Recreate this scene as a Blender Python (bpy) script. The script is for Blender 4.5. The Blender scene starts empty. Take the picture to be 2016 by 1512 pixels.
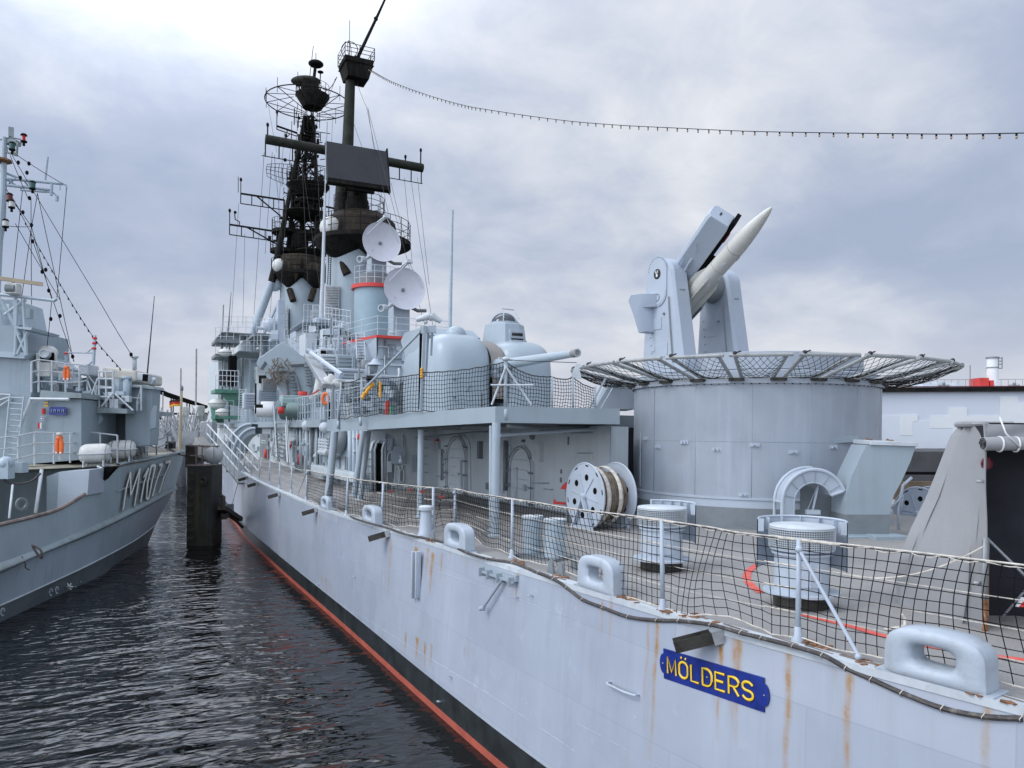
import bpy, bmesh, math, random
from mathutils import Vector, Matrix
V = Vector
PI = math.pi
R = math.radians
rng = random.Random(7)
S = bpy.context.scene
COL = S.collection
# ---------------- camera: world y runs along the destroyer towards its bow, x to starboard, z=0 is the water
CZ = 4.7; YAW = R(26.2); ROLL = R(0.6); F = 1500.0; HX, HY = 1008.0, 850.0
cd = bpy.data.cameras.new("camera"); cam = bpy.data.objects.new("camera", cd); COL.objects.link(cam); S.camera = cam
cd.sensor_width = 36; cd.lens = 36 * F / 2016; cd.shift_y = (HY - 756) / 2016
cd.clip_start = 0.05; cd.clip_end = 4000
cam.matrix_world = Matrix.Translation((0, 0, CZ)) @ Matrix.Rotation(-YAW, 4, 'Z') @ Matrix.Rotation(PI / 2, 4, 'X') @ Matrix.Rotation(ROLL, 4, 'Z')
# ---------------- view, world, sun
S.view_settings.view_transform = 'Standard'; S.view_settings.look = 'None'; S.view_settings.gamma = 1
S.view_settings.exposure = 0.0
SUN_AZ = R(-80); SUN_EL = R(42)          # azimuth from +y towards +x
sdir = V((math.sin(SUN_AZ) * math.cos(SUN_EL), math.cos(SUN_AZ) * math.cos(SUN_EL), math.sin(SUN_EL)))
sl = bpy.data.lights.new("sun", 'SUN'); sl.energy = 1.0; sl.angle = R(18); sl.color = (1, 0.97, 0.93)
so = bpy.data.objects.new("sun", sl); COL.objects.link(so); so.rotation_euler = sdir.to_track_quat('Z', 'Y').to_euler(); so.location = (0, 0, 60)
W = bpy.data.worlds.new("World"); S.world = W; W.use_nodes = True
nt = W.node_tree; nt.nodes.clear(); L = nt.links.new
def N(t, **k):
    n = nt.nodes.new(t)
    for a, b in k.items(): setattr(n, a, b)
    return n
def mth(op, a, b=None, c=None, clamp=False):
    n = N('ShaderNodeMath', operation=op); n.use_clamp = clamp
    for i, x in enumerate((a, b, c)):
        if x is None: continue
        if isinstance(x, (int, float)): n.inputs[i].default_value = x
        else: L(x, n.inputs[i])
    return n.outputs[0]
def mixc(f, a, b, bt='MIX'):
    n = N('ShaderNodeMix', data_type='RGBA', blend_type=bt)
    for i, x in ((0, f), (6, a), (7, b)):
        if isinstance(x, (int, float)): n.inputs[i].default_value = x
        elif isinstance(x, tuple): n.inputs[i].default_value = (*x, 1)
        else: L(x, n.inputs[i])
    return n.outputs[2]
def ramp(f, stops):
    n = N('ShaderNodeValToRGB'); L(f, n.inputs[0]); e = n.color_ramp.elements
    while len(e) < len(stops): e.new(0.5)
    for i, (p, c) in enumerate(stops): e[i].position = p; e[i].color = (*c, 1)
    return n.outputs[0]
tc = N('ShaderNodeTexCoord'); gen = tc.outputs['Generated']
sx = N('ShaderNodeSeparateXYZ'); L(gen, sx.inputs[0]); DX, DY, DZ = sx.outputs
# project the view direction onto a cloud layer
zz = mth('ADD', mth('MAXIMUM', DZ, 0.0), 0.33)
cx = N('ShaderNodeCombineXYZ'); L(mth('DIVIDE', DX, zz), cx.inputs[0]); L(mth('DIVIDE', DY, zz), cx.inputs[1]); cx.inputs[2].default_value = 3.3
def noise(vec, sc, det=4, rough=.5, dist=0.0):
    n = N('ShaderNodeTexNoise'); n.inputs['Scale'].default_value = sc; n.inputs['Detail'].default_value = det
    n.inputs['Roughness'].default_value = rough; n.inputs['Distortion'].default_value = dist; L(vec, n.inputs['Vector']); return n.outputs[0]
n1 = noise(cx.outputs[0], 1.35, 4.0, .5, .35); n2 = noise(cx.outputs[0], 4.2, 7, .62, .25)
nn = mth('ADD', mth('MULTIPLY', n1, .70), mth('MULTIPLY', n2, .30))
cloud = ramp(nn, [(.36, (.40, .47, .62)), (.45, (.48, .54, .68)), (.515, (.60, .65, .76)), (.58, (.73, .76, .83)), (.66, (.90, .91, .94))])
# paler, faintly warm band low down
band = mth('SUBTRACT', 1.0, mth('MULTIPLY', mth('ABSOLUTE', mth('SUBTRACT', DZ, .03)), 6.0), clamp=True)
c1 = mixc(mth('MULTIPLY', band, .6), cloud, (.72, .72, .80))
def lobe(d, power, gain):
    n = N('ShaderNodeVectorMath', operation='DOT_PRODUCT'); L(gen, n.inputs[0]); n.inputs[1].default_value = V(d).normalized()
    return mth('MULTIPLY', mth('POWER', mth('MAXIMUM', n.outputs['Value'], 0.0), power), gain)
def P(px, py, d=None, x=None, y=None, z=None):
    """pixel of the 2016x1512 photo -> world point at depth d, or on the plane x=, y= or z="""
    dx = px - HX; dy = HY - py; c, s = math.cos(ROLL), math.sin(ROLL)
    a = (c * dx - s * dy) / F; b = (s * dx + c * dy) / F
    D = V((a * math.cos(YAW) + math.sin(YAW), -a * math.sin(YAW) + math.cos(YAW), b))
    if x is not None: d = x / D.x
    elif y is not None: d = y / D.y
    elif z is not None: d = (z - CZ) / D.z
    return V((0, 0, CZ)) + D * d
glow = P(300, -800, d=1) - V((0, 0, CZ))
g1 = mth('ADD', lobe(glow, 42, 7.0), lobe(P(280, 30, d=1) - V((0, 0, CZ)), 14, .06))
up = mth('MULTIPLY', mth('POWER', mth('MAXIMUM', DZ, 0.0), 3.0), 1.2)
fac = mth('ADD', mth('ADD', g1, 1.0), mth('MULTIPLY', mth('GREATER_THAN', DZ, -1), up))
# sky brighter overhead; unseen lobe low to port added to fill shaded walls
back = lobe((-.93, -.26, .12), 1.9, 2.9)
fac = mth('ADD', fac, back)
vm = N('ShaderNodeVectorMath', operation='SCALE'); L(c1, vm.inputs[0]); L(fac, vm.inputs['Scale'])
nish = N('ShaderNodeTexSky', sky_type='NISHITA'); nish.sun_disc = False; nish.sun_elevation = SUN_EL; nish.sun_rotation = SUN_AZ
bg = N('ShaderNodeBackground'); L(vm.outputs[0], bg.inputs[0]); bg.inputs[1].default_value = 0.90
bg2 = N('ShaderNodeBackground'); L(nish.outputs[0], bg2.inputs[0]); bg2.inputs[1].default_value = 0.010
ad = N('ShaderNodeAddShader'); L(bg.outputs[0], ad.inputs[0]); L(bg2.outputs[0], ad.inputs[1])
ow = N('ShaderNodeOutputWorld'); L(ad.outputs[0], ow.inputs[0])

# ---------------- helpers
def cw(X, Y, Z):                       # camera-frame (right, forward, up from the water) -> world
    c, s = math.cos(YAW), math.sin(YAW)
    return V((X * c + Y * s, -X * s + Y * c, Z))
CR = V((math.cos(YAW), -math.sin(YAW), 0)); CF = V((math.sin(YAW), math.cos(YAW), 0)); UP = V((0, 0, 1))

MATS = {}
def mat(name, col, rough=.5, metal=0.0, var=.10, scale=1.2, streak=0.0, scol=(.10, .09, .07), grime=0.0, bump=0.0, bscale=3.0, fine=0.0, plates=0, attr=None, acol=(.30, .13, .04), spec=.5):
    """painted or raw surface: large mottling, vertical dirt runs, fine speckle, soft plate buckling"""
    global nt, L
    if name in MATS: return MATS[name]
    m = bpy.data.materials.new(name); m.use_nodes = True; MATS[name] = m
    nt = m.node_tree; L = nt.links.new; nt.nodes.clear()
    out = N('ShaderNodeOutputMaterial'); b = N('ShaderNodeBsdfPrincipled'); L(b.outputs[0], out.inputs[0])
    b.inputs['Roughness'].default_value = rough; b.inputs['Metallic'].default_value = metal; b.inputs['Specular IOR Level'].default_value = spec
    g = N('ShaderNodeNewGeometry'); pos = g.outputs['Position']
    v = noise(pos, scale, 4, .6)
    dk = tuple(c * (1 - var * 1.6) for c in col); lt = tuple(min(1, c * (1 + var)) for c in col)
    c = ramp(v, [(.32, dk), (.5, col), (.68, lt)])
    if streak:
        mp = N('ShaderNodeMapping'); mp.inputs['Scale'].default_value = (3.2, 3.2, .22); L(pos, mp.inputs[0])
        s1 = noise(mp.outputs[0], 1.6, 5, .62); f = mth('MULTIPLY', mth('MULTIPLY_ADD', s1, 5.0, -2.65, clamp=True), streak)
        c = mixc(f, c, scol)
        mp2 = N('ShaderNodeMapping'); mp2.inputs['Scale'].default_value = (1.7, 1.7, .12); mp2.inputs['Location'].default_value = (5, 9, 2); L(pos, mp2.inputs[0])
        s2 = noise(mp2.outputs[0], 1.3, 4, .6); c = mixc(mth('MULTIPLY', mth('MULTIPLY_ADD', s2, 5.0, -2.8, clamp=True), streak * .8), c, tuple(min(1, x * 1.35 + .03) for x in col))
    if grime:
        s3 = noise(pos, 9.0, 6, .7); c = mixc(mth('MULTIPLY', mth('MULTIPLY_ADD', s3, 6.0, -3.3, clamp=True), grime), c, scol)
    if fine:
        s4 = noise(pos, 55.0, 3, .6); c = mixc(mth('MULTIPLY', mth('MULTIPLY_ADD', s4, 4.0, -1.6, clamp=True), fine), c, tuple(x * .5 for x in col))
    if plates:
        sp0 = N('ShaderNodeSeparateXYZ'); L(pos, sp0.inputs[0]); cb0 = N('ShaderNodeCombineXYZ'); L(sp0.outputs[1], cb0.inputs[0]); L(mth('ADD', sp0.outputs[2], 4.1), cb0.inputs[1])
        bk = N('ShaderNodeTexBrick'); L(cb0.outputs[0], bk.inputs['Vector']); bk.inputs['Scale'].default_value = 1; bk.inputs['Brick Width'].default_value = 3.1; bk.inputs['Row Height'].default_value = .93; bk.inputs['Mortar Size'].default_value = .006
        bk.inputs['Color1'].default_value = (.90, .91, .93, 1); bk.inputs['Color2'].default_value = (1.05, 1.04, 1.02, 1); bk.inputs['Mortar'].default_value = (.86, .87, .88, 1)
        c = mixc(1.0, c, bk.outputs['Color'], 'MULTIPLY')
        s5 = noise(pos, 2.3, 5, .65); c = mixc(mth('MULTIPLY_ADD', s5, 7.0, -4.2, clamp=True), c, tuple(min(1, x * 1.12) for x in col))
        s6 = noise(pos, 14, 5, .7); c = mixc(mth('MULTIPLY', mth('MULTIPLY_ADD', s6, 14.0, -9.6, clamp=True), .6), c, (.26, .22, .17))
    if attr:
        at = N('ShaderNodeAttribute', attribute_name=attr); f9 = mth('MULTIPLY', at.outputs['Fac'], mth('MULTIPLY_ADD', noise(pos, 22, 5, .7), 2.6, -.45, clamp=True)); c = mixc(mth('MULTIPLY', at.outputs['Fac'], .45), c, (.46, .36, .20)); c = mixc(f9, c, acol)
    L(c, b.inputs['Base Color'])
    if bump:
        bn = N('ShaderNodeBump'); bn.inputs['Strength'].default_value = bump; bn.inputs['Distance'].default_value = .05
        hh = noise(pos, bscale, 3, .5)
        if plates:
            sp = N('ShaderNodeSeparateXYZ'); L(pos, sp.inputs[0])
            fr_ = mth('ABSOLUTE', mth('SINE', mth('MULTIPLY', sp.outputs[1], 3.4)))      # frames show through the plating
            hh = mth('ADD', mth('MULTIPLY', hh, 1.0), mth('MULTIPLY', mth('POWER', fr_, .4), .16))
            hh = mth('ADD', hh, mth('MULTIPLY', noise(pos, 5, 3, .5), .10))
        L(hh, bn.inputs['Height']); L(bn.outputs[0], b.inputs['Normal'])
    r2 = mth('ADD', mth('MULTIPLY', noise(pos, 4, 3, .6), .25), rough - .12); L(r2, b.inputs['Roughness'])
    return m

class MB:
    """collects shapes in world coordinates; build() links them as one mesh"""
    def __init__(s): s.v = []; s.f = []; s.sm = []
    def add(s, vs, fs, smooth=False):
        o = len(s.v); s.v += [V(p) for p in vs]
        for f in fs: s.f.append([i + o for i in f]); s.sm.append(smooth)
        return s
    def box(s, c, size, ax=None, ay=None, az=None):
        c = V(c); ax = V(ax).normalized() if ax else V((1, 0, 0)); az = V(az).normalized() if az else V((0, 0, 1))
        ay = V(ay).normalized() if ay else az.cross(ax).normalized()
        a, b, d = ax * size[0] / 2, ay * size[1] / 2, az * size[2] / 2
        vs = [c + i * a + j * b + k * d for k in (-1, 1) for j in (-1, 1) for i in (-1, 1)]
        return s.add(vs, [(0, 2, 3, 1), (4, 5, 7, 6), (0, 1, 5, 4), (2, 6, 7, 3), (0, 4, 6, 2), (1, 3, 7, 5)])
    def bar(s, p, q, w, h=None, up=UP):     # rectangular beam
        p, q = V(p), V(q); d = (q - p); h = h or w
        if abs(d.normalized().dot(up)) > .95: up = V((0, 1, 0))
        side = d.cross(up).normalized(); u2 = side.cross(d).normalized()
        return s.box((p + q) / 2, (d.length, w, h), d, side, u2)
    def tube(s, pts, r, n=8, caps=True, r2=None):
        pts = [V(p) for p in pts]
        k = len(pts); rs = [r] * k if not isinstance(r, (list, tuple)) else list(r)
        if r2 is not None: rs = [r + (r2 - r) * i / (k - 1) for i in range(k)]
        vs = []; u = None
        for i, p in enumerate(pts):
            t = (pts[min(i + 1, k - 1)] - pts[max(i - 1, 0)])
            if t.length < 1e-9: t = V((0, 0, 1))
            t.normalize()
            if u is None:
                u = t.cross(V((0, 0, 1)) if abs(t.z) < .9 else V((1, 0, 0))).normalized()
            else:
                u = (u - t * u.dot(t));
                if u.length < 1e-6: u = t.orthogonal()
                u.normalize()
            w = t.cross(u)
            for j in range(n):
                a = 2 * PI * j / n; vs.append(p + (u * math.cos(a) + w * math.sin(a)) * rs[i])
        fs = [(i * n + j, i * n + (j + 1) % n, (i + 1) * n + (j + 1) % n, (i + 1) * n + j) for i in range(k - 1) for j in range(n)]
        s.add(vs, fs, n > 5)
        if caps:
            o = len(s.v) - len(vs)
            s.f.append([o + j for j in range(n)][::-1]); s.sm.append(False)
            s.f.append([o + (k - 1) * n + j for j in range(n)]); s.sm.append(False)
        return s
    def lathe(s, c, prof, n=32, axis=UP, ref=None, a0=0, a1=2 * PI, smooth=True, sx=1.0, sy=1.0):
        """prof: list of (radius, height along the axis)"""
        c = V(c); ax = V(axis).normalized(); u = V(ref).normalized() if ref else (ax.orthogonal().normalized() if abs(ax.z) < .99 else V((1, 0, 0)))
        w = ax.cross(u); full = abs(a1 - a0 - 2 * PI) < 1e-6; m = n if full else n + 1
        vs = []
        for r, h in prof:
            for j in range(m):
                a = a0 + (a1 - a0) * j / n
                vs.append(c + ax * h + (u * math.cos(a) * sx + w * math.sin(a) * sy) * r)
        fs = []
        for i in range(len(prof) - 1):
            for j in range(n):
                fs.append((i * m + j, i * m + (j + 1) % m, (i + 1) * m + (j + 1) % m, (i + 1) * m + j))
        return s.add(vs, fs, smooth)
    def disc(s, c, r, axis=UP, n=24, sx=1, sy=1):
        return s.lathe(c, [(r, 0), (1e-4, 0)], n, axis, smooth=False, sx=sx, sy=sy)
    def cyl(s, p, q, r, r2=None, n=24):
        p, q = V(p), V(q); h = (q - p).length; r2 = r if r2 is None else r2
        return s.lathe(p, [(1e-4, 0), (r, 0)], n, q - p, smooth=False).lathe(p, [(r, 0), (r2, h)], n, q - p).lathe(p, [(r2, h), (1e-4, h)], n, q - p, smooth=False)
    def sph(s, c, r, n=20, m=12, sx=1, sy=1, sz=1, ax=None):
        c = V(c); ax = ax or (V((1, 0, 0)), V((0, 1, 0)), V((0, 0, 1)))
        vs = []
        for i in range(m + 1):
            t = PI * i / m
            for j in range(n):
                a = 2 * PI * j / n; vs.append(c + ax[0] * (r * sx * math.sin(t) * math.cos(a)) + ax[1] * (r * sy * math.sin(t) * math.sin(a)) + ax[2] * (r * sz * math.cos(t)))
        return s.add(vs, [(i * n + j, (i + 1) * n + j, (i + 1) * n + (j + 1) % n, i * n + (j + 1) % n) for i in range(m) for j in range(n)], True)
    def prism(s, pts, off, smooth=False):
        """closed polygon pts, pushed by vector off"""
        pts = [V(p) for p in pts]; off = V(off); n = len(pts)
        vs = pts + [p + off for p in pts]
        return s.add(vs, [list(range(n))[::-1], list(range(n, 2 * n))] + [(i, (i + 1) % n, n + (i + 1) % n, n + i) for i in range(n)], smooth)
    def grid(s, rows, smooth=True, close=False):
        n = len(rows[0]); vs = [p for r_ in rows for p in r_]
        m = n if close else n - 1
        return s.add(vs, [(i * n + j, i * n + (j + 1) % n, (i + 1) * n + (j + 1) % n, (i + 1) * n + j) for i in range(len(rows) - 1) for j in range(m)], smooth)
    def build(s, name, m, parent=None, bevel=0.0, fix=True, solid=0.0):
        me = bpy.data.meshes.new(name); o0 = V((0, 0, 0))
        if parent is not None:
            o0 = parent.location.copy(); q = parent.parent
            while q is not None: o0 += q.location; q = q.parent
        me.from_pydata([tuple(p - o0) for p in s.v], [], s.f); me.validate()
        bm = bmesh.new(); bm.from_mesh(me)
        if fix:
            bmesh.ops.remove_doubles(bm, verts=bm.verts, dist=2e-4)
            bmesh.ops.recalc_face_normals(bm, faces=bm.faces)
        bm.to_mesh(me); bm.free()
        if not fix: me.polygons.foreach_set('use_smooth', s.sm)
        me.materials.append(MATS[m] if isinstance(m, str) else m)
        ob = bpy.data.objects.new(name, me); COL.objects.link(ob)
        if parent is not None: ob.parent = parent
        if bevel:
            bv = ob.modifiers.new('bevel', 'BEVEL'); bv.width = bevel; bv.segments = 2; bv.limit_method = 'ANGLE'; bv.angle_limit = R(40)
        if solid:
            sm = ob.modifiers.new('solid', 'SOLIDIFY'); sm.thickness = solid; sm.offset = 0
        return ob
def shade(ob, ang=35):
    me = ob.data; me.polygons.foreach_set('use_smooth', [True] * len(me.polygons))
    bm = bmesh.new(); bm.from_mesh(me)
    for e in bm.edges:
        if len(e.link_faces) == 2 and e.calc_face_angle(0) > R(ang): e.smooth = False
    bm.to_mesh(me); bm.free(); return ob
_old = MB.build
def _b(s, name, m, parent=None, bevel=0.0, fix=True, solid=0.0, sm=True):
    ob = _old(s, name, m, parent, bevel, fix, solid)
    if sm: shade(ob)
    return ob
MB.build = _b
def tag(o, label=None, cat=None, group=None, kind=None):
    if label: o['label'] = label
    if cat: o['category'] = cat
    if group: o['group'] = group
    if kind: o['kind'] = kind
    return o
def thing(name, label, cat, loc=(0, 0, 0), group=None):
    o = bpy.data.objects.new(name, None); COL.objects.link(o); o.location = V(loc); o.empty_display_size = .2
    return tag(o, label, cat, group)
def copy_tree(o, loc, label=None, rotz=None, scale=None):
    c = o.copy(); COL.objects.link(c)
    if loc is not None: c.location = loc
    if label: c['label'] = label
    if rotz is not None: c.rotation_euler = (0, 0, rotz)
    if scale is not None: c.scale = (scale,) * 3
    def rec(src, dst):
        for ch in [k for k in bpy.data.objects if k.parent == src]:
            k = ch.copy(); COL.objects.link(k); k.parent = dst; rec(ch, k)
    rec(o, c); return c
def lerp(t, tab):
    if t <= tab[0][0]: return tab[0][1]
    for (a, b), (c, d) in zip(tab, tab[1:]):
        if t <= c:
            k = (t - a) / (c - a); return b + (d - b) * k
    return tab[-1][1]
def smooth_tab(tab, n=6):
    return tab
def catenary(p, q, sag, n=24):
    p, q = V(p), V(q); return [p.lerp(q, i / n) - V((0, 0, sag * 4 * (i / n) * (1 - i / n))) for i in range(n + 1)]

# ---------------- materials
HULLC = (.385, .432, .505)
mat('hull_paint', HULLC, .38, var=.06, scale=.7, streak=.3, scol=(.29, .31, .33), attr='rust', acol=(.36, .18, .045), bump=.35, bscale=1.1, plates=1)
mat('boot_black', (.022, .026, .028), .35, var=.3, scale=2, streak=.5, scol=(.06, .07, .06), bump=.1)
mat('boot_red', (.42, .10, .065), .5, var=.12, scale=2, streak=.4, scol=(.2, .06, .04))
mat('grey_paint', (.35, .41, .46), .42, var=.06, scale=.8, streak=.25, scol=(.20, .23, .24), bump=.12, bscale=1.6)
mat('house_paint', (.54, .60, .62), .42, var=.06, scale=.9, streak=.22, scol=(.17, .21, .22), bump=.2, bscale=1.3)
mat('drum_paint', (.325, .37, .42), .4, var=.07, scale=.8, streak=.45, scol=(.42, .47, .54), grime=.10, bump=.18, bscale=.9)
mat('light_paint', (.43, .49, .555), .4, var=.05, scale=1.5, streak=.1, scol=(.35, .38, .4))
mat('pale_fitting', (.52, .57, .60), .45, var=.08, scale=4, streak=.1, grime=.25, scol=(.25, .22, .17))
mat('dark_grey', (.19, .215, .23), .55, var=.12, scale=1.5, grime=.3)
mat('deck_paint', (.295, .288, .275), .75, var=.10, scale=.6, grime=.3, scol=(.19, .19, .185), fine=.35, bump=.1, bscale=30)
mat('deck_far', (.20, .195, .18), .75, var=.14, scale=.8, grime=.35, scol=(.13, .12, .10), fine=.3)
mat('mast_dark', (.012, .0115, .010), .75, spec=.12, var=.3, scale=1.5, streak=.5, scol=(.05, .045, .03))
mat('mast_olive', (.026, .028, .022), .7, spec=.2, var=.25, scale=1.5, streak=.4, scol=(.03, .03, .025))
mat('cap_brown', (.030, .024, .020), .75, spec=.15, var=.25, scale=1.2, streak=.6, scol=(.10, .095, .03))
mat('panel_grey', (.040, .044, .050), .6, spec=.25, var=.06, scale=1.2)
mat('dish_grey', (.60, .61, .66), .5, var=.03, scale=2)
mat('white', (.70, .72, .72), .4, var=.05, scale=2, streak=.15, scol=(.45, .4, .32))
mat('missile_white', (.60, .60, .55), .42, var=.03, scale=3, streak=.0, scol=(.5, .47, .4))
mat('canister', (.62, .63, .60), .45, var=.06, scale=3, streak=.3, scol=(.4, .36, .28))
mat('red', (.60, .045, .035), .45, var=.08)
mat('deck_red', (.72, .12, .09), .7, var=.12, scale=6, grime=.3, scol=(.4, .2, .18), fine=.3)
mat('orange', (.78, .17, .04), .6, var=.12, scale=6)
mat('yellow', (.75, .38, .04), .6, var=.1, scale=5)
mat('black', (.012, .012, .012), .55, var=.2)
mat('net_black', (.010, .010, .011), .9, spec=.1, var=.1)
mat('net_grey', (.045, .045, .043), .8, var=.2)
mat('rope', (.55, .52, .46), .85, var=.2, scale=14, grime=.4, scol=(.25, .2, .14))
mat('reel_rope', (.21, .175, .135), .9, var=.35, scale=5, grime=.5, scol=(.05, .045, .04), bump=.5, bscale=25)
mat('cable_rubber', (.055, .05, .048), .6, var=.25, scale=6, grime=.5, scol=(.35, .32, .28), bump=.2, bscale=40)
mat('bronze', (.04, .038, .032), .5, spec=.3, var=.3, scale=6, grime=.4, scol=(.16, .15, .11))
mat('canvas', (.285, .293, .30), .75, var=.06, scale=1.2, streak=.3, scol=(.26, .275, .29), bump=.1, bscale=60)
mat('shade_dark', (.028, .03, .036), .85, spec=.2, var=.2)  # near-black standing for shade: shelter inside, recess, gap by the drum
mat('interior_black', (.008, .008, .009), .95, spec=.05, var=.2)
mat('green', (.10, .27, .20), .5, var=.15, scale=2, streak=.4, scol=(.06, .13, .1))
mat('blue_sign', (.012, .03, .22), .35, var=.18, scale=5, streak=.25, scol=(.05, .08, .22), grime=.15)
mat('sign_yellow', (.90, .58, .03), .35, var=.03)
mat('letter_white', (.86, .85, .78), .5, var=.05, scale=3, grime=.12, scol=(.3, .32, .3))
mat('letter_black', (.03, .035, .04), .5, var=.1)
mat('m_hull', (.31, .38, .41), .42, var=.10, scale=.5, streak=.35, scol=(.27, .32, .35), bump=.25, bscale=1.2)
mat('m_hull_light', (.39, .475, .53), .42, var=.08, scale=.5, streak=.35, scol=(.15, .20, .23), bump=.2, bscale=1.2)
mat('m_house', (.27, .335, .375), .45, var=.07, scale=.7, streak=.3, scol=(.15, .19, .21), bump=.15)
mat('m_deck', (.32, .31, .24), .8, var=.2, scale=2, grime=.5, scol=(.22, .20, .12))
mat('m_rub', (.25, .31, .33), .5, var=.15, scale=1.5, grime=.6, scol=(.19, .18, .10), streak=.5)
mat('rust_edge', (.20, .16, .14), .8, var=.25, scale=3, grime=.6, scol=(.3, .2, .13))
mat('tan', (.56, .47, .33), .6, var=.08)
mat('cream_canvas', (.60, .57, .50), .8, var=.08, bump=.2, bscale=3)
mat('pile_steel', (.022, .024, .02), .6, var=.4, scale=1.5, streak=.8, scol=(.075, .065, .02))
mat('pile_brown', (.05, .04, .032), .8, var=.35, scale=3, streak=.6, scol=(.03, .03, .025))
mat('ball', (.40, .42, .42), .5, var=.06, scale=2)
mat('hall_wall', (.60, .65, .71), .6, var=.03, scale=.2)
mat('hall_patch', (.72, .75, .75), .6, var=.03, scale=.2)
mat('hall_pale', (.65, .70, .75), .6, var=.03, scale=.2)
mat('quay_dark', (.06, .062, .066), .8, var=.2, scale=.5, streak=.3)
mat('quay_brown', (.14, .105, .07), .85, var=.25, scale=1, grime=.4)
mat('concrete', (.25, .24, .22), .8, var=.15)
mat('bulb', (.34, .26, .15), .3, var=.1)
mat('maroon', (.16, .03, .04), .6)
mat('rust_spot', (.22, .105, .05), .85, var=.35, scale=18, grime=.7, scol=(.5, .42, .3))
mat('zinc', (.33, .35, .36), .5, metal=.3, var=.15, scale=4)
mat('orange_float', (.65, .30, .03), .6)
mat('flag_black', (.02, .02, .02), .8); mat('flag_red', (.62, .03, .03), .8); mat('flag_gold', (.85, .48, .04), .8)
def glassmat():
    m = bpy.data.materials.new('glass'); m.use_nodes = True; MATS['glass'] = m
    b = m.node_tree.nodes['Principled BSDF']; b.inputs['Base Color'].default_value = (.05, .06, .07, 1); b.inputs['Roughness'].default_value = .05
glassmat()
# ---------------- water: one sheet with real ripples near the ships, flat further out
def water():
    global nt, L
    m = bpy.data.materials.new('water'); m.use_nodes = True; nt = m.node_tree; L = nt.links.new; nt.nodes.clear(); MATS['water'] = m
    out = N('ShaderNodeOutputMaterial'); b = N('ShaderNodeBsdfPrincipled'); L(b.outputs[0], out.inputs[0])
    b.inputs['Base Color'].default_value = (.0035, .004, .004, 1); b.inputs['Roughness'].default_value = .02; b.inputs['IOR'].default_value = 1.40
    g = N('ShaderNodeNewGeometry'); pos = g.outputs['Position']
    def nz(sc, rot, s, det, dist=.4):
        mp = N('ShaderNodeMapping'); mp.inputs['Rotation'].default_value = (0, 0, rot); mp.inputs['Scale'].default_value = sc; L(pos, mp.inputs[0])
        return noise(mp.outputs[0], s, det, .55, dist)
    h = mth('ADD', mth('MULTIPLY', nz((.6, 1.2, 1), R(24), 1.1, 1, .9), .155), mth('MULTIPLY', nz((.7, 1.5, 1), R(8), 3.1, .8, .8), .070))
    h = mth('ADD', h, mth('MULTIPLY', nz((.8, 1.5, 1), R(40), 8, .5), .013))
    # gusty patches against sheltered, smoother water
    gust = mth('MULTIPLY_ADD', noise(pos, .17, 2, .5), 3.0, -.9, clamp=True)
    h = mth('MULTIPLY', h, mth('ADD', mth('MULTIPLY', gust, .75), .42))
    sp = N('ShaderNodeSeparateXYZ'); L(pos, sp.inputs[0])
    lee = mth('MULTIPLY_ADD', sp.outputs[0], -.42, 1.75, clamp=True)          # sheltered strip beside the long hull
    h = mth('MULTIPLY', h, mth('MULTIPLY_ADD', lee, .72, .28))
    bn = N('ShaderNodeBump'); bn.inputs['Strength'].default_value = 1.0; bn.inputs['Distance'].default_value = 1.0
    L(h, bn.inputs['Height']); L(bn.outputs[0], b.inputs['Normal'])
water()
w = MB(); w.add([(-1500, -60, 0), (1500, -60, 0), (1500, 3000, 0), (-1500, 3000, 0)], [(0, 1, 2, 3)])
tag(w.build('water', 'water', sm=False), kind='structure')

# ---------------- destroyer
CX = 13.1
ship = thing('warship', 'large pale grey warship filling the right side, moored beside the narrow strip of water', 'warship', (9, 25, 0))
def zdeck(y): return lerp(y, [(0, 2.90), (4, 2.87), (7, 2.83), (10, 2.77), (16, 2.68), (21, 2.62), (30, 2.60), (50, 2.9), (80, 4.0), (105, 6.0)])
EDGE_PX = [(2016, 1404, 2.86), (1941, 1384, 2.86), (1747, 1331, 2.86), (1562, 1281, 2.84), (1459, 1255, 2.83), (1297, 1213, 2.80), (1198, 1180, 2.79), (1119, 1156, 2.77), (1000, 1119, 2.75), (860, 1075, 2.70), (745, 1040, 2.65), (640, 1005, 2.62), (560, 972, 2.60), (485, 938, 2.62)]
epts = sorted([P(a, b, z=c) for a, b, c in EDGE_PX], key=lambda p: p.y)
XD = [(-8, 9.2), (-4, 7.4), (0, 6.1)] + [(p.y, p.x) for p in epts] + [(45, 4.5), (70, 4.9), (90, 6.2), (105, 8.4), (120, 13.0)]
# smooth the measured edge a little
def xdeck(y):
    s = 0; n = 0
    for k in range(-4, 5): s += lerp(y + k * .35, XD); n += 1
    return s / n
XW = [(-8, 9.6), (-4, 7.6), (0, 6.0), (4, 5.05), (8, 4.62), (12, 4.5), (17, 4.46), (25, 4.3), (34, 4.2), (45, 4.6), (70, 5.6), (90, 7.6), (105, 10.2), (120, 13.0)]
def xwater(y):
    return sum(lerp(y + k * .4, XW) for k in range(-5, 6)) / 11
def hx(y, z, off=0.0):
    zd = zdeck(y); k = max(0, min(1, z / zd)); a, b = xwater(y), xdeck(y)
    return a + (b - a) * k ** 1.3 - off
def hullpt(y, z, off=0.0):
    return V((hx(y, z, off), y, z))
def on_hull(px, py, off=0.0):
    """where the ray through this pixel meets the port side"""
    d = 3.0
    last = None
    while d < 90:
        p = P(px, py, d=d)
        if p.x > hx(p.y, max(0, p.z)) : break
        d += .02
    p = P(px, py, d=d); p.x -= off; return p
ys = []
y = -6.0
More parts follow.
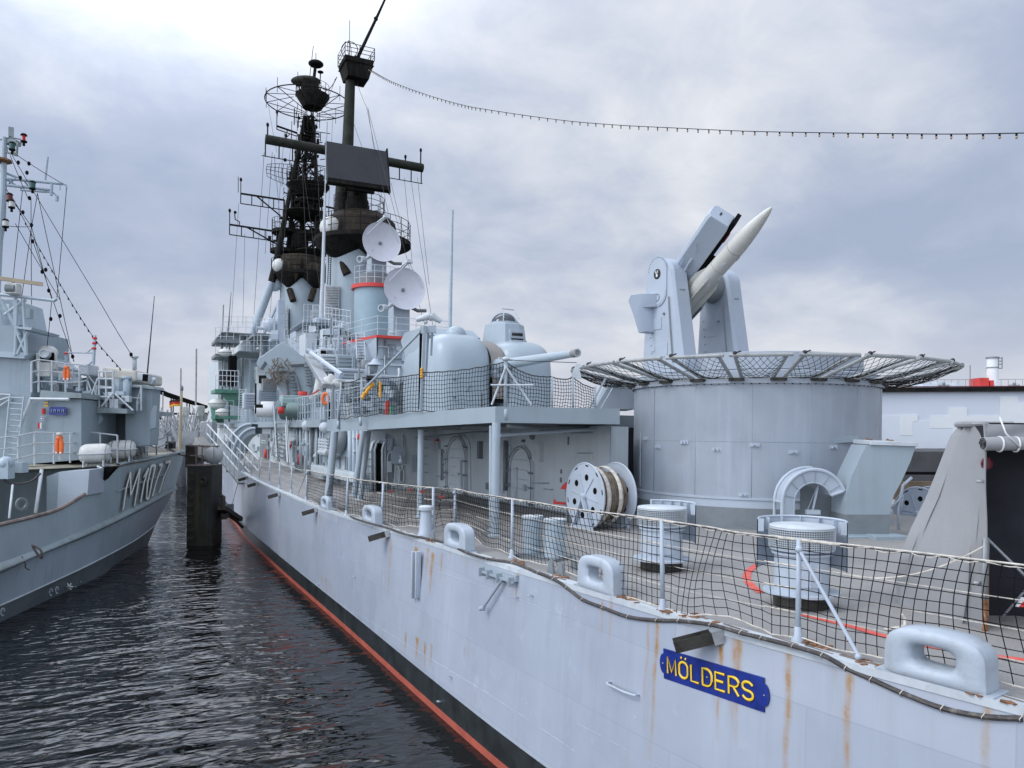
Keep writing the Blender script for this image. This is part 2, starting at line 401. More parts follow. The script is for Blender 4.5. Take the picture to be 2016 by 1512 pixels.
while y < 18: ys.append(y); y += .025
while y < 60: ys.append(y); y += .12
while y < 121: ys.append(y); y += 1.0
STREAK = []      # (y, ztop, length, half width, strength) rust runs below fittings
for px, py, ln, hw, st in [(1278, 1225, 1.3, .012, .5), (1295, 1230, 1.5, .02, .75), (1556, 1290, 1.7, .022, .7), (1673, 1330, 1.6, .022, .6), (1421, 1262, 1.0, .02, .8), (1448, 1258, .9, .03, .5), (1458, 1262, 1.0, .02, .6),
                           (1020, 1132, .5, .03, .4), (853, 1090, .75, .05, .95), (843, 1082, .6, .05, .5), (820, 1080, .7, .06, .7), (1947, 1390, .8, .02, .4), (1188, 1188, .35, .012, .8), (1205, 1190, .5, .02, .35), (871, 1092, .5, .03, .6),
                           (800, 1247, .45, .03, .8), (822, 1258, .4, .05, .9), (838, 1268, .45, .03, .9), (850, 1275, .4, .03, .6), (633, 1135, .35, .05, .4), (643, 1140, .5, .05, .5), (650, 1145, .4, .04, .6), (546, 1070, .4, .05, .5), (770, 1065, 1.0, .06, .35), (630, 1015, .6, .06, .4)]:
    p = on_hull(px, py); STREAK.append((p.y, p.z, ln, hw * 1.3, st))
for _ in range(90):
    yy = rng.uniform(2, 60); zt = zdeck(yy) - (0.02 if rng.random() < .6 else rng.uniform(.3, 2.0)); STREAK.append((yy, zt, rng.uniform(.15, .8), rng.uniform(.006, .03), rng.uniform(.08, .3)))
def rust_at(y, z):
    r_ = 0
    for sy, sz, ln, hw, st in STREAK:
        dy = y - sy - .008 * math.sin(z * 9 + sy * 7)
        if abs(dy) > hw * 2.4 or z > sz + .03 or z < sz - ln: continue
        t = (sz - z) / ln
        w_ = hw * (1 - .45 * t)
        r_ += 1.7 * st * math.exp(-(dy / w_) ** 2) * (1 - t) ** .8 * (.75 + .25 * math.sin(z * 23 + sy * 40))
    return min(1, r_)
LV = []
nz_ = 46
rows_t, rust = [], []
z0 = .48
for y in ys:
    zd = zdeck(y); r_ = []
    for i in range(nz_ + 1):
        z = z0 + (zd - z0) * i / nz_; r_.append(hullpt(y, z)); rust.append(rust_at(y, z) if y < 62 else 0)
    rows_t.append(r_)
mb = MB().grid(rows_t); hull = mb.build('hull', 'hull_paint', ship, fix=False, sm=False)
at = hull.data.attributes.new('rust', 'FLOAT', 'POINT'); at.data.foreach_set('value', rust)
ys2 = [y for i, y in enumerate(ys) if i % 8 == 0]
MB().grid([[hullpt(y, z, .004) for z in (.115, .24, .36, .487)] for y in ys2]).build('boot_topping', 'boot_black', ship, fix=False)
MB().grid([[hullpt(y, z, .004) for z in (-1.2, -.6, 0, .06, .118)] for y in ys2]).build('antifouling', 'boot_red', ship, fix=False)
# deck sheet, port edge to the far side, slightly cambered
rows = []
for y in [k * 1.0 for k in range(-6, 121)]:
    a = xdeck(y) + .015; b = 2 * CX - a; zd = zdeck(y)
    rows.append([V((a + (b - a) * t, y, zd - .012 + .10 * math.sin(PI * t))) for t in (0, .06, .15, .3, .5, .7, .85, 1)])
MB().grid(rows).build('deck', 'deck_paint', ship, fix=False)
def dz(x, y):
    a = xdeck(y); t = max(0, min(1, (x - a) / (2 * CX - 2 * a))); return zdeck(y) - .012 + .10 * math.sin(PI * t)
def D(px, py):                         # pixel -> point on the deck
    p = P(px, py, z=2.75)
    for _ in range(6): p = P(px, py, z=dz(p.x, p.y))
    return p
# starboard side and transom
MB().grid([[V((2 * CX - hx(y, z), y, z)) for z in (-1, 1, zdeck(y))] for y in ys2]).build('hull', 'grey_paint', ship, fix=False)
# margin plate (gunwale) along the port edge
mb = MB(); yy = [-5 + .25 * i for i in range(0, 500)]
mb.grid([[V((xdeck(y) - .012, y, zdeck(y) - .05)), V((xdeck(y) - .012, y, zdeck(y) + .012)), V((xdeck(y) + .16, y, zdeck(y) + .014)), V((xdeck(y) + .165, y, zdeck(y) - .02))] for y in yy])
mb.build('gunwale', 'pale_fitting', ship, fix=False)
# weld seams and strakes on the side
mb = MB()
def seam(pts, r=.006):
    q = []
    for (a, b), (c, d) in zip(pts, pts[1:]):
        for i in range(14): t = i / 14; q.append(on_hull(a + (c - a) * t, b + (d - b) * t, .002))
    q.append(on_hull(*pts[-1], .002)); mb.tube(q, r, 5, False)
seam([(852, 1122), (960, 1158), (1108, 1212), (1122, 1222), (1124, 1240)]); seam([(640, 1090), (760, 1120), (852, 1122)], .004)
seam([(862, 1306), (960, 1365), (1060, 1430), (1133, 1480)], .007); seam([(1136, 1424), (1200, 1458), (1300, 1512)], .005); seam([(700, 1205), (790, 1262), (862, 1306)], .005)
seam([(1124, 1240), (1130, 1360), (1135, 1480)], .003)
mb.build('weld_seam', 'hull_paint', ship)
# fender guide channel, ladder rail, handle, boom bracket
mb = MB()
for a, b in (((826, 1085), (829, 1183)), ((834, 1085), (837, 1183))):
    p, q = on_hull(*a, .05), on_hull(*b, .05); xm = min(p.x, q.x) ; q = V((xm, p.y, q.z)); p.x = xm; mb.bar(p, q, .06, .10, V((1, 0, 0)))
p, q = on_hull(830, 1088, .03), on_hull(831, 1182, .03); xm = min(p.x, q.x); q = V((xm, p.y, q.z)); p.x = xm
mb.build('fender_channel', 'light_paint', ship, bevel=.006)
MB().bar(p + V((-.012, 0, 0)), q + V((-.012, 0, 0)), .07, .05, V((1, 0, 0))).build('fender_channel', 'black', ship)
p, q = on_hull(1205, 1342, .0), on_hull(1258, 1367, 0)
pts = [p, p + V((-.06, .01, 0)), p + V((-.08, -.03, -.01))] + [p.lerp(q, t) + V((-.08, 0, -.012 * math.sin(PI * t))) for t in (.3, .5, .7)] + [q + V((-.08, .03, 0)), q + V((-.06, -.01, 0)), q]
MB().tube(pts, .013, 8).build('grab_handle', 'light_paint', ship)
p = on_hull(957, 1117, .03); q = on_hull(1022, 1139, .03); u = (q - p)
mb = MB(); mb.bar(p, q, .05, .09); mb.bar(p + V((-.06, 0, -.05)), q + V((-.06, 0, -.05)), .03, .03)
for t in (.05, .3, .6, .95): mb.box(p + u * t + V((-.05, 0, -.05)), (.13, .02, .13))
a = on_hull(1000, 1137, .07); b = on_hull(962, 1197, .10)
mb.tube([a, b], .022, 10); mb.tube([b + V((0, -.05, 0)), b + V((0, .05, 0))], .03, 8); mb.sph(b + V((-.03, .0, 0)), .03)
mb.build('boom_bracket', 'grey_paint', ship)
mb = MB()
for px, py in ((889, 1332), (628, 1150), (1020, 1175), (700, 1135), (868, 1380), (1048, 1172)):
    c = on_hull(px, py, .02); mb.tube([c + V((.02, -.03, 0)), c + V((-.05, -.02, 0)), c + V((-.05, .02, 0)), c + V((.02, .03, 0))], .008, 6)
mb.build('pad_eye', 'light_paint', ship)
mb = MB()
for i in range(70):
    yy = rng.uniform(2.5, 30); zt = rng.uniform(.6, 2.6); c = hullpt(yy, zt, .002)
    mb.lathe(c, [(1e-4, .004), (rng.uniform(.006, .016), .0)], 7, (-1, 0, 0))
mb.build('paint_chip', 'pale_fitting', ship)
# dark scupper chutes under the gunwale
proto = thing('scupper_chute', 'x', 'drain chute', (0, 0, 0), 'dark drain chutes along the deck edge')
mb = MB()                                # channel pointing outboard (-x) and forward, drooping
dirv = V((-.80, .55, -.30)).normalized(); sd = V((.55, .80, 0)).normalized(); u2 = sd.cross(dirv).normalized()
if u2.z < 0: u2 = -u2
for s_ in (-1, 1): mb.bar(V((0, 0, 0)) + sd * .055 * s_, dirv * .36 + sd * .055 * s_, .008, .09, u2)
mb.bar(-u2 * .042, dirv * .36 - u2 * .042, .11, .008, u2); mb.build('channel', 'bronze', proto)
mb = MB(); mb.box(V((.02, 0, .0)) + sd * .07, (.16, .02, .10), dirv, None, u2); mb.box(V((.02, 0, .0)) - sd * .07, (.16, .02, .10), dirv, None, u2)
for s_ in (-1, 1): mb.cyl(sd * .08 * s_ + V((.0, 0, .0)), sd * .095 * s_, .014)
mb.build('bracket', 'zinc', proto)
chutes = [((1415, 1250), 'drain chute right above the blue name board'), ((766, 1054), 'drain chute nearest left of the rusty fender channel'), ((625, 1010), 'drain chute just below the foot of the leaning pillar'), ((552, 973), 'small drain chute between the second and third from the bow end'), ((508, 951), 'small drain chute third from the far end of the deck edge'), ((488, 941), 'small drain chute second from the far end of the deck edge'), ((462, 928), 'smallest, farthest drain chute by the black pile')]
for i, ((px, py), lb) in enumerate(chutes):
    p = on_hull(px, py + 3); loc = V((p.x + .02, p.y, zdeck(p.y) - .06))
    o = proto if i == 0 else copy_tree(proto, loc)
    o.location = loc; o['label'] = 'dark bronze ' + lb; o.scale = (1.25,) * 3
# ---- nameplate
A0 = on_hull(1302, 1303, .0); B0 = on_hull(1517, 1371, .0)
u = (B0 - A0); Lp = u.length; u.normalize(); nrm = u.cross(UP).normalized()
if nrm.x > 0: nrm = -nrm
vv = nrm.cross(u).normalized()
if vv.z < 0: vv = -vv
name = thing('name_board', 'blue name board with yellow lettering screwed to the hull side', 'name board', A0)
H2 = .152
def ar(x, y_, o=.012): return A0 + u * x + vv * y_ + nrm * o
prof = []
e = .055
for a in [PI / 2 + PI * k / 14 for k in range(15)]: prof.append((e + math.cos(a) * e, math.sin(a) * H2 * .66))
out = [(e, H2)] + [(Lp - e, H2)]
for k in range(15):
    a = PI / 2 - PI * k / 14; out.append((Lp - e + math.cos(a) * e, math.sin(a) * H2 * .66))
out += [(Lp - e, -H2), (e, -H2)] + [(e + math.cos(a) * e, math.sin(a) * H2 * .66) for a in [-PI / 2 - PI * k / 14 for k in range(15)]]
MB().prism([ar(x, y_, .006) for x, y_ in out], nrm * .016).build('plate', 'blue_sign', name, sm=False)
mb = MB()
for x in (e * .9, Lp / 2 - .035, Lp - e * .9): mb.sph(ar(x, .0 if x != Lp / 2 - .035 else -.0, .024), .009)
mb.build('screw', 'zinc', name)
def text_mesh(txt, font_off=0.0, size=1.0, extrude=.0, spacing=1.0):
    cu = bpy.data.curves.new('t', 'FONT'); cu.body = txt; cu.size = size; cu.extrude = extrude; cu.offset = font_off; cu.space_character = spacing; cu.resolution_u = 4
    o = bpy.data.objects.new('t', cu); COL.objects.link(o); dg = bpy.context.evaluated_depsgraph_get(); me = o.evaluated_get(dg).to_mesh()
    vs = [v.co.copy() for v in me.vertices]; fs = [list(p.vertices) for p in me.polygons]
    o.evaluated_get(dg).to_mesh_clear(); bpy.data.objects.remove(o); bpy.data.curves.remove(cu)
    return vs, fs
def fit_text(txt, fn, off=.02, th=.004, spacing=1.05):
    vs, fs = text_mesh(txt, off, 1.0, .01, spacing)
    x0 = min(v.x for v in vs); x1 = max(v.x for v in vs); y0 = min(v.y for v in vs)
    caps = sorted(v.y for v in vs); y1 = .73 if 'Ö' in txt else max(v.y for v in vs)
    return MB().add([fn((v.x - x0) / (x1 - x0), (v.y - 0) / (y1 - 0), .5 + v.z / .02) for v in vs], fs)
def arc_(cx_, cy_, rx, ry, a0, a1, n=12): return [(cx_ + rx * math.cos(R(a0 + (a1 - a0) * k / n)), cy_ + ry * math.sin(R(a0 + (a1 - a0) * k / n))) for k in range(n + 1)]
GL = {'M': [[(0, 0), (0, 1), (.5, .12), (1, 1), (1, 0)]], 'O': [arc_(.5, .68, .5, .32, 0, 180) + arc_(.5, .32, .5, .32, 180, 360) + [(1, .68)]], 'L': [[(0, 1), (0, 0), (1, 0)]], 'D': [[(0, 0), (0, 1), (.45, 1)] + arc_(.45, .62, .55, .38, 90, 0) + arc_(.45, .38, .55, .38, 0, -90) + [(0, 0)]],
      'E': [[(1, 1), (0, 1), (0, 0), (1, 0)], [(0, .52), (.85, .52)]], 'R': [[(0, 0), (0, 1), (.5, 1)] + arc_(.5, .74, .5, .26, 90, -90) + [(0, .48)], [(.45, .48), (1, 0)]], 'S': [arc_(.5, .75, .5, .25, 20, 180, 10) + arc_(.5, .68, .5, .18, 200, 260, 5) + arc_(.5, .32, .5, .18, 80, 20, 5) + arc_(.5, .25, .5, .25, 0, -165, 10)]}
sp_ = (Lp - .25) / 7.0; x_ = .125; lt, lo_ = MB(), MB()
for ch_ in 'MOLDERS':
    w_ = sp_ * (.72 if ch_ != 'L' else .62)
    for st_ in GL[ch_]:
        for mb_, r_, o_ in ((lt, .0155, .021), (lo_, .0215, .0135)): mb_.tube([ar(x_ + a * w_, -.082 + b * .158, o_) for a, b in st_], r_, 8)
    if ch_ == 'O':
        for a in (.25, .75):
            for mb_, r_, o_ in ((lt, .014, .022), (lo_, .019, .0145)): mb_.sph(ar(x_ + a * w_, .112, o_), r_, 8, 6)
    x_ += sp_ * (1.0 if ch_ not in 'L' else .92) + .002
lt.build('lettering', 'sign_yellow', name); lo_.build('letter_outline', 'letter_black', name)

# ---- rubber cable that snakes along the gunwale
cab = [(2016, 1412), (1941, 1408), (1860, 1392), (1780, 1362), (1720, 1335), (1670, 1313), (1620, 1290), (1562, 1272), (1500, 1256), (1459, 1246), (1400, 1230), (1340, 1220), (1297, 1219), (1240, 1212), (1190, 1194), (1150, 1178), (1119, 1155), (1090, 1140), (1060, 1128), (1010, 1108), (960, 1100), (920, 1088), (880, 1070), (850, 1062), (800, 1052), (760, 1038), (720, 1028), (690, 1017)]
pts = []
for a, b in cab:
    q = on_hull(a, b + 2, .02)
    if q.z > zdeck(q.y) - .02 or q.y > 40: q = P(a, b, z=zdeck(P(a, b, z=2.7).y) + .045)
    pts.append(q)
def spline(pts, k=6):
    out = []
    n = len(pts)
    for i in range(n - 1):
        p0, p1, p2, p3 = pts[max(i - 1, 0)], pts[i], pts[i + 1], pts[min(i + 2, n - 1)]
        for j in range(k):
            t = j / k
            out.append(.5 * ((2 * p1) + (p2 - p0) * t + (2 * p0 - 5 * p1 + 4 * p2 - p3) * t * t + (3 * p1 - p0 - 3 * p2 + p3) * t ** 3))
    out.append(pts[-1]); return out
cb = MB().tube(spline(pts), .021, 8).build('power_cable', 'cable_rubber', None)
tag(cb, 'dark flaking rubber cable snaking along the pale deck edge above the hull side', 'cable')
mb = MB()
for i in range(0, len(pts) - 1):
    q = pts[i]
    mb.tube([q + V((0, .012, -.03)), q + V((-.03, 0, .0)), q + V((0, -.01, .035))], .004, 5)
mb.build('cable_tie', 'rope', cb)

# ---- mooring chocks
def make_chock(name, w, h, dep, label):
    """closed chock: stadium hole, rolled lips, standing on its base; local x along the ship side"""
    t = thing(name, label, 'mooring chock', (0, 0, 0), 'rolled steel chocks on the gunwale')
    hw, hh = w * .205, h * .185; cz = h * .50
    n = 48; rows = []
    def sup(a, A, B, e): c, s_ = math.cos(a), math.sin(a); return (A * math.copysign(abs(c) ** e, c), B * math.copysign(abs(s_) ** e, s_))
    for i in range(n):
        a = 2 * PI * i / n; ix, iz = sup(a, hw, hh, .62)
        ox, oz = sup(a, w / 2, h / 2, .62 if math.sin(a) > 0 else .22)
        if math.sin(a) > 0: ox *= 1 - .07 * math.sin(a)
        if math.sin(a) < 0: ox *= 1 + .10 * (-math.sin(a))
        row = []
        for k in range(18):                        # round section from the hole lip to the rim
            b = 2 * PI * k / 18; f = (1 - math.cos(b)) / 2
            f2 = f ** 1.0; y_ = dep / 2 * math.copysign(abs(math.sin(b)) ** (.40 if f < .5 else .25), math.sin(b))
            row.append(V((ix + (ox - ix) * f2, y_, cz + iz + (oz - iz) * f2)))
        rows.append(row)
    rows.append(rows[0])
    mb = MB().grid(rows, True, True)
    mb.box((0, 0, .012), (w * 1.16, dep * .9, .03))
    mb.build('chock_body', 'chock_paint', t, fix=True); return t
mat('hull_light', (.41, .47, .54), .4, var=.05, scale=1.5, grime=.1, scol=(.3, .26, .2))
mat('chock_paint', (.41, .47, .53), .45, var=.07, scale=3, streak=.25, grime=.35, scol=(.27, .23, .18), bump=.08, bscale=20)
ch = [((1752, 1337), (1962, 1392), 108, 'largest chock, nearest the camera at the lower right'), ((1131, 1160), (1212, 1186), 72, 'chock standing left of the tall post above the hull'), ((868, 1078), (917, 1094), 52, 'chock between the wooden bollard and the boom bracket'), ((711, 1027), (744, 1036), 36, 'chock beside the drain chute, second from the leaning pillar'), ((630, 1000), (646, 1006), 26, 'chock right at the foot of the leaning pillar')]
for i, (a, b, hp, lb) in enumerate(ch):
    pa = P(*a, z=zdeck(P(*a, z=2.8).y)); pb = P(*b, z=zdeck(P(*b, z=2.8).y))
    dm = ((pa + pb) / 2 - V((0, 0, CZ))).dot(CF); h = hp / F * dm; w = (pb - pa).length
    if i: w = max(w * .86, h * 1.0)
    t = make_chock('mooring_chock', w, h, .22 + .06 * (i == 0), 'pale rounded ' + lb)
    m_ = (pa + pb) / 2; yv = m_.y + (.15, .16, .22, .22, .2)[i]; tx = V((xdeck(yv + .3) - xdeck(yv - .3), .6, 0)).normalized()
    t.location = V((xdeck(yv) + .09 + (.03 if i == 0 else 0), yv, zdeck(yv) + .0)); t.rotation_euler = (0, 0, math.atan2(tx.y, tx.x))

# ---- red rings painted on the deck
mb = MB()
def ring_arc(pts, w):
    q = [D(*p) for p in pts]; q = spline(q, 5); rows = []
    for i, p in enumerate(q):
        t = (q[min(i + 1, len(q) - 1)] - q[max(i - 1, 0)]).normalized(); s_ = t.cross(UP)
        rows.append([p + s_ * w / 2 + UP * .006, p - s_ * w / 2 + UP * .006])
    for r_ in rows:
        for p in r_: p.z = dz(p.x, p.y) + .006
    mb.grid(rows)
ring_arc([(1520, 1106), (1492, 1112), (1475, 1124), (1470, 1136), (1476, 1150), (1498, 1168)], .10)
ring_arc([(1575, 1210), (1660, 1230), (1760, 1258), (1880, 1282), (2016, 1300)], .10)
mb.build('deck_marking', 'deck_red', ship, fix=False)
# ---------------- missile launcher drum on the after deck
dc = P(1481, 800, d=17.8); DCx, DCy = dc.x, dc.y; DR = 2.73
def dpt(r, a, z): return V((DCx + r * math.cos(a), DCy + r * math.sin(a), z))
C0 = V((DCx, DCy, 0))
MB().lathe(C0, [(DR, 3.40), (DR, 5.72)], 96).build('launcher_drum', 'drum_paint', ship)
MB().lathe(C0, [(DR + .012, 3.22), (DR + .012, 3.38), (DR + .035, 3.385), (DR + .035, 3.425), (DR, 3.43)], 96).build('drum_flange', 'light_paint', ship)
MB().lathe(C0, [(DR + .02, 2.70), (DR + .02, 3.22)], 96).build('drum_base', 'dark_grey', ship)
MB().lathe(C0, [(DR + .26, 2.70), (DR + .26, 2.84), (DR, 2.86)], 64).build('drum_curb', 'dark_grey', ship)
MB().lathe(C0, [(DR, 5.72), (DR + .045, 5.72), (DR + .045, 5.78), (DR - .02, 5.785), (DR - .02, 5.98), (DR - .05, 6.0), (DR - .5, 6.0)], 96).build('drum_rim', 'drum_paint', ship)
mb = MB()
for i in range(110):
    a = 2 * PI * i / 110; mb.cyl(dpt(DR + .028, a, 5.70), dpt(DR + .028, a, 5.722), .012, n=6)
tag(mb.build('rim_bolts', 'mast_dark', ship), kind='stuff')
cc = C0 + cw(.12, .0, 0)
MB().lathe(cc, [(2.25, 5.9), (2.25, 6.40), (2.18, 6.42), (2.18, 5.99)], 96).build('launcher_coaming', 'drum_paint', ship)
mb = MB(); mb.disc(V((DCx, DCy, 6.02)), 2.6, n=64); mb.build('launcher_platform', 'dark_grey', ship)
aim = math.atan2(-DCy, -DCx)
for i, (dx_, z_) in enumerate([(1272, 864), (1296, 880), (1348, 871), (1411, 885), (1486, 876), (1562, 890), (1464, 974), (1640, 880)]):
    q = P(dx_, z_, d=16); a0 = math.atan2(q.y, q.x)
    lo = None
    for k in range(400):
        q = P(dx_, z_, d=14 + k * .02)
        if math.hypot(q.x - DCx, q.y - DCy) < DR: break
    n_ = V((q.x - DCx, q.y - DCy, 0)).normalized(); t_ = n_.cross(UP)
    mb = MB(); mb.box(q + n_ * .01, (.20, .02, .075), t_, n_); mb.box(q + n_ * .04 - t_ * .04, (.03, .05, .05), t_, n_); mb.box(q + n_ * .04 + t_ * .04, (.03, .05, .05), t_, n_); mb.cyl(q + n_ * .045 - t_ * .05, q + n_ * .045 + t_ * .05, .01, n=6)
    mb.build('drum_lug', 'light_paint', ship)
a = math.atan2(P(1289, 800, d=16.2).y - DCy, P(1289, 800, d=16.2).x - DCx)
for k in range(300):
    q = P(1289, 800, d=15 + k * .02)
    if math.hypot(q.x - DCx, q.y - DCy) < DR: break
a = math.atan2(q.y - DCy, q.x - DCx)
mb = MB(); mb.bar(dpt(DR + .002, a, 3.43), dpt(DR + .002, a, 5.70), .012); mb.build('weld_seam', 'dark_grey', ship)
mb = MB(); mb.tube([dpt(DR + .03, a - .21, 3.5), dpt(DR + .05, a - .20, 4.6), dpt(DR + .03, a - .2, 4.72)], .008, 5); mb.build('drum_hook', 'pale_fitting', ship)
# safety net skirt around the rim
mat('skirt_paint', (.33, .35, .35), .5, var=.15, scale=5, grime=.7, scol=(.13, .10, .07))
sk = thing('safety_net_skirt', 'ring of tubular frames strung with netting around the top of the round launcher drum', 'safety net', (DCx, DCy, 5.9))
NP = 22; RI, RO, ZI, ZO = DR + .06, 4.17, 5.83, 6.14
base_a = math.atan2(P(1450, 700, d=15.2).y - DCy, P(1450, 700, d=15.2).x - DCx)
for i in range(NP):
    a0 = base_a + 2 * PI * i / NP; a1 = a0 + 2 * PI / NP; g = .035; go = .035
    i0, i1 = dpt(RI, a0 + g, ZI), dpt(RI, a1 - g, ZI); o0, o1 = dpt(RO / math.cos(PI / NP) , a0 + go, ZO), dpt(RO / math.cos(PI / NP), a1 - go, ZO)
    mb = MB(); mb.tube([i0, o0], .036, 8); mb.tube([i1, o1], .036, 8); mb.tube([o0 + (o0 - o1).normalized() * .1, o1 + (o1 - o0).normalized() * .1], .036, 8); mb.tube([i0, i1], .018, 6)
    mb.tube([i0.lerp(o0, .55), i0.lerp(o0, .95) + V((0, 0, -.02))], .015, 5)
    fr = mb.build('frame', 'skirt_paint', sk)
    mb = MB()
    m1, m2 = 7, 6
    def q_(u, v):
        p = i0.lerp(i1, u).lerp(o0.lerp(o1, u), v); return p + V((0, 0, -.16 * math.sin(PI * u) * math.sin(PI * v) + .01 * math.sin(u * 31 + v * 17 + i)))
    for s_ in (-1, 1):
        for k in range(-m2, m1 + m2 + 1):
            seg = []
            for j in range(m2 + 1):
                u = (k + s_ * j) / m1
                if -1e-6 <= u <= 1 + 1e-6: seg.append(q_(max(0, min(1, u)), j / m2))
            if len(seg) > 1: mb.tube(seg, .0048, 3, False)
    mb.build('net', 'net_black', fr, sm=False, fix=False)
    c = dpt(DR + .02, a0, ZI - .035); n_ = V((math.cos(a0), math.sin(a0), 0))
    MB().box(c + n_ * .05, (.30, .12, .06), n_.cross(UP), n_).build('hinge_bracket', 'bronze', sk)
    mb = MB(); mb.sph(o0 + V((0, 0, .03)), .045, 8, 6); mb.tube([o0 + V((0, 0, .04)), o0.lerp(o1, .12) + V((0, 0, .07))], .014, 5); mb.build('shackle', 'black', fr)

# launcher: two arms, guide rail, counterweight
GH = (CR * .50 - CF * .866).normalized()         # horizontal heading of the guide rail
TR = (CR * .866 + CF * .50).normalized()         # trunnion axis
la = thing('missile_launcher', 'grey single-rail missile launcher with two tall arms on top of the round drum', 'missile launcher', (DCx, DCy, 6.02))
def arm(px_c, px_base, top_y, dep, flip, wtop=.92, wbase=1.35):
    """arm profile in the plane of GH and z, thickness along TR"""
    c = P(px_c, 700, d=dep); cb_ = P(px_base, 700, d=dep)
    def q(g, z, t): return V((c.x, c.y, 0)) + GH * g + TR * t + V((0, 0, z))
    zt = P(px_c, top_y, d=dep).z; rt = wtop / 2; zc = zt - rt
    off = 0
    pr = []
    for k in range(13):
        a = PI * k / 12; pr.append((math.cos(a) * rt, zc + math.sin(a) * rt))
    lo = [(-rt * .98, zc - .6), (-rt - .02, zc - .9)]
    hi = [(wbase * .62, 6.02)]
    poly = pr + [(-rt * 1.0, zc - .55), (-wbase * .42, 6.02)] + hi
    return q, poly, zc, rt
for i, (pc, ty, dep) in enumerate(((1310, 510, 17.0), (1416, 531, 17.95))):
    q, poly, zc, rt = arm(pc, pc, ty, dep, i)
    th = .44
    t0 = -th / 2
    mb = MB()
    # tapered: inner core and chamfered outer shell
    inner = [q(g * .90, z if z < 6.1 else zc + (z - zc) * .92, t0) for g, z in poly]; mid = [q(g, z, t0 + .06) for g, z in poly]; mid2 = [q(g, z, th / 2 - .03) for g, z in poly]; end = [q(g * .94, z if z < 6.1 else zc + (z - zc) * .95, th / 2) for g, z in poly]
    mb.grid([inner, mid, mid2, end], False, True); n0 = len(mb.v)
    mb.add(inner, [list(range(len(inner)))]); mb.add(end, [list(range(len(end)))])
    ar_ = mb.build('arm', 'light_arm' if 'light_arm' in MATS else mat('light_arm', (.40, .46, .53), .4, var=.04, scale=1.2, streak=.12, scol=(.3, .3, .3)), la)
    if i == 0:
        mb = MB(); n = 40; out = []
        for k in range(n):
            a = 2 * PI * k / n; gx = math.cos(a) * rt * .66; gz = math.sin(a) * rt * .66 + (.22 if math.sin(a) > 0 else -.30) ; out.append(q(gx - .02, zc - .02 + gz, t0 - .004))
        mb.prism(out, -TR * .02); mb.build('cover_plate', 'light_arm', ar_)
        mb = MB()
        for p_ in out[::1]: mb.sph(p_.lerp(q(-.02, zc - .05, t0), .06) - TR * .022, .011, 6, 4)
        tag(mb.build('plate_screws', 'dark_grey', ar_), kind='stuff')
        mb = MB(); mb.lathe(q(-.02, zc + .10, t0 - .026), [(1e-4, .006), (.105, .006), (.115, 0)], 24, -TR, sx=1); mb.build('emblem', 'black', ar_)
        # white rabbit-like crest mark
        b0 = q(-.02, zc + .10, t0 - .036)
        mb = MB()
        def el(cx_, cy_, a_, b_, rot=0):
            pts_ = []
            for k in range(14):
                t = 2 * PI * k / 14; x_, y_ = math.cos(t) * a_, math.sin(t) * b_; x2 = x_ * math.cos(rot) - y_ * math.sin(rot) + cx_; y2 = x_ * math.sin(rot) + y_ * math.cos(rot) + cy_
                pts_.append(b0 + GH * x2 * 1.0 + UP * y2)
            mb.prism(pts_, -TR * .004)
        el(0, -.035, .032, .034); el(-.03, .035, .012, .042, .35); el(.015, .04, .012, .042, -.25)
        mb.build('emblem_mark', 'white', ar_, sm=False)
        mb = MB(); mb.lathe(q(-.02, zc - .42, t0 - .024), [(.085, 0), (.085, .008), (.07, .008), (.07, 0)], 24, -TR); mb.build('port_ring', 'dark_grey', ar_)
    mb = MB()
    for zz_ in (zc - .3, zc - 1.0, zc - 1.7):
        g = rt * .98 + (zc - zz_) * .12; mb.tube([q(g, zz_, -.06), q(g + .05, zz_, -.06), q(g + .05, zz_, .06), q(g, zz_, .06)], .008, 5)
    mb.build('rung', 'dark_grey', ar_)
    if i == 0: hub0 = q(0, zc, 0)
    else: hub1 = q(0, zc, 0)
MB().cyl(hub0.lerp(hub1, .12), hub0.lerp(hub1, .88), .36, n=32).build('trunnion', 'dark_grey', la)
# missile and rail share one axis
MT, MN = P(1338, 612, d=17.5), P(1514, 414, d=14.6)
ax = (MN - MT); ML = ax.length; ax.normalize(); upn = (UP - ax * UP.dot(ax)).normalized(); sd = ax.cross(upn)
MT2 = MT - ax * .55
mi = thing('missile', 'white missile with thin strakes slung under the raised launcher rail', 'missile', MT2)
Lf = (MN - MT2).length; mr = .19
prof = [(1e-4, 0), (mr * .9, 0), (mr, .05), (mr, Lf - 1.15)] + [(mr * math.sqrt(max(0, 1 - t ** 1.45)) ** 1.25 if t < 1 else 1e-4, Lf - 1.15 + 1.25 * t) for t in [.1, .2, .3, .42, .55, .68, .8, .9, .97, 1]]
MB().lathe(MT2, prof, 40, ax, upn).build('missile_body', 'missile_white', mi)
for k in range(4):
    a = PI / 4 + k * PI / 2; r_ = upn * math.cos(a) + sd * math.sin(a); n_ = ax.cross(r_)
    p0 = MT2 + ax * .15; f = Lf - 2.1
    pts_ = [p0 + r_ * mr * .9, p0 + r_ * (mr + .10), p0 + ax * (f - .35) + r_ * (mr + .10), p0 + ax * f + r_ * mr * .9]
    MB().prism([p - n_ * .009 for p in pts_], n_ * .018).build('strake', 'missile_white', mi)
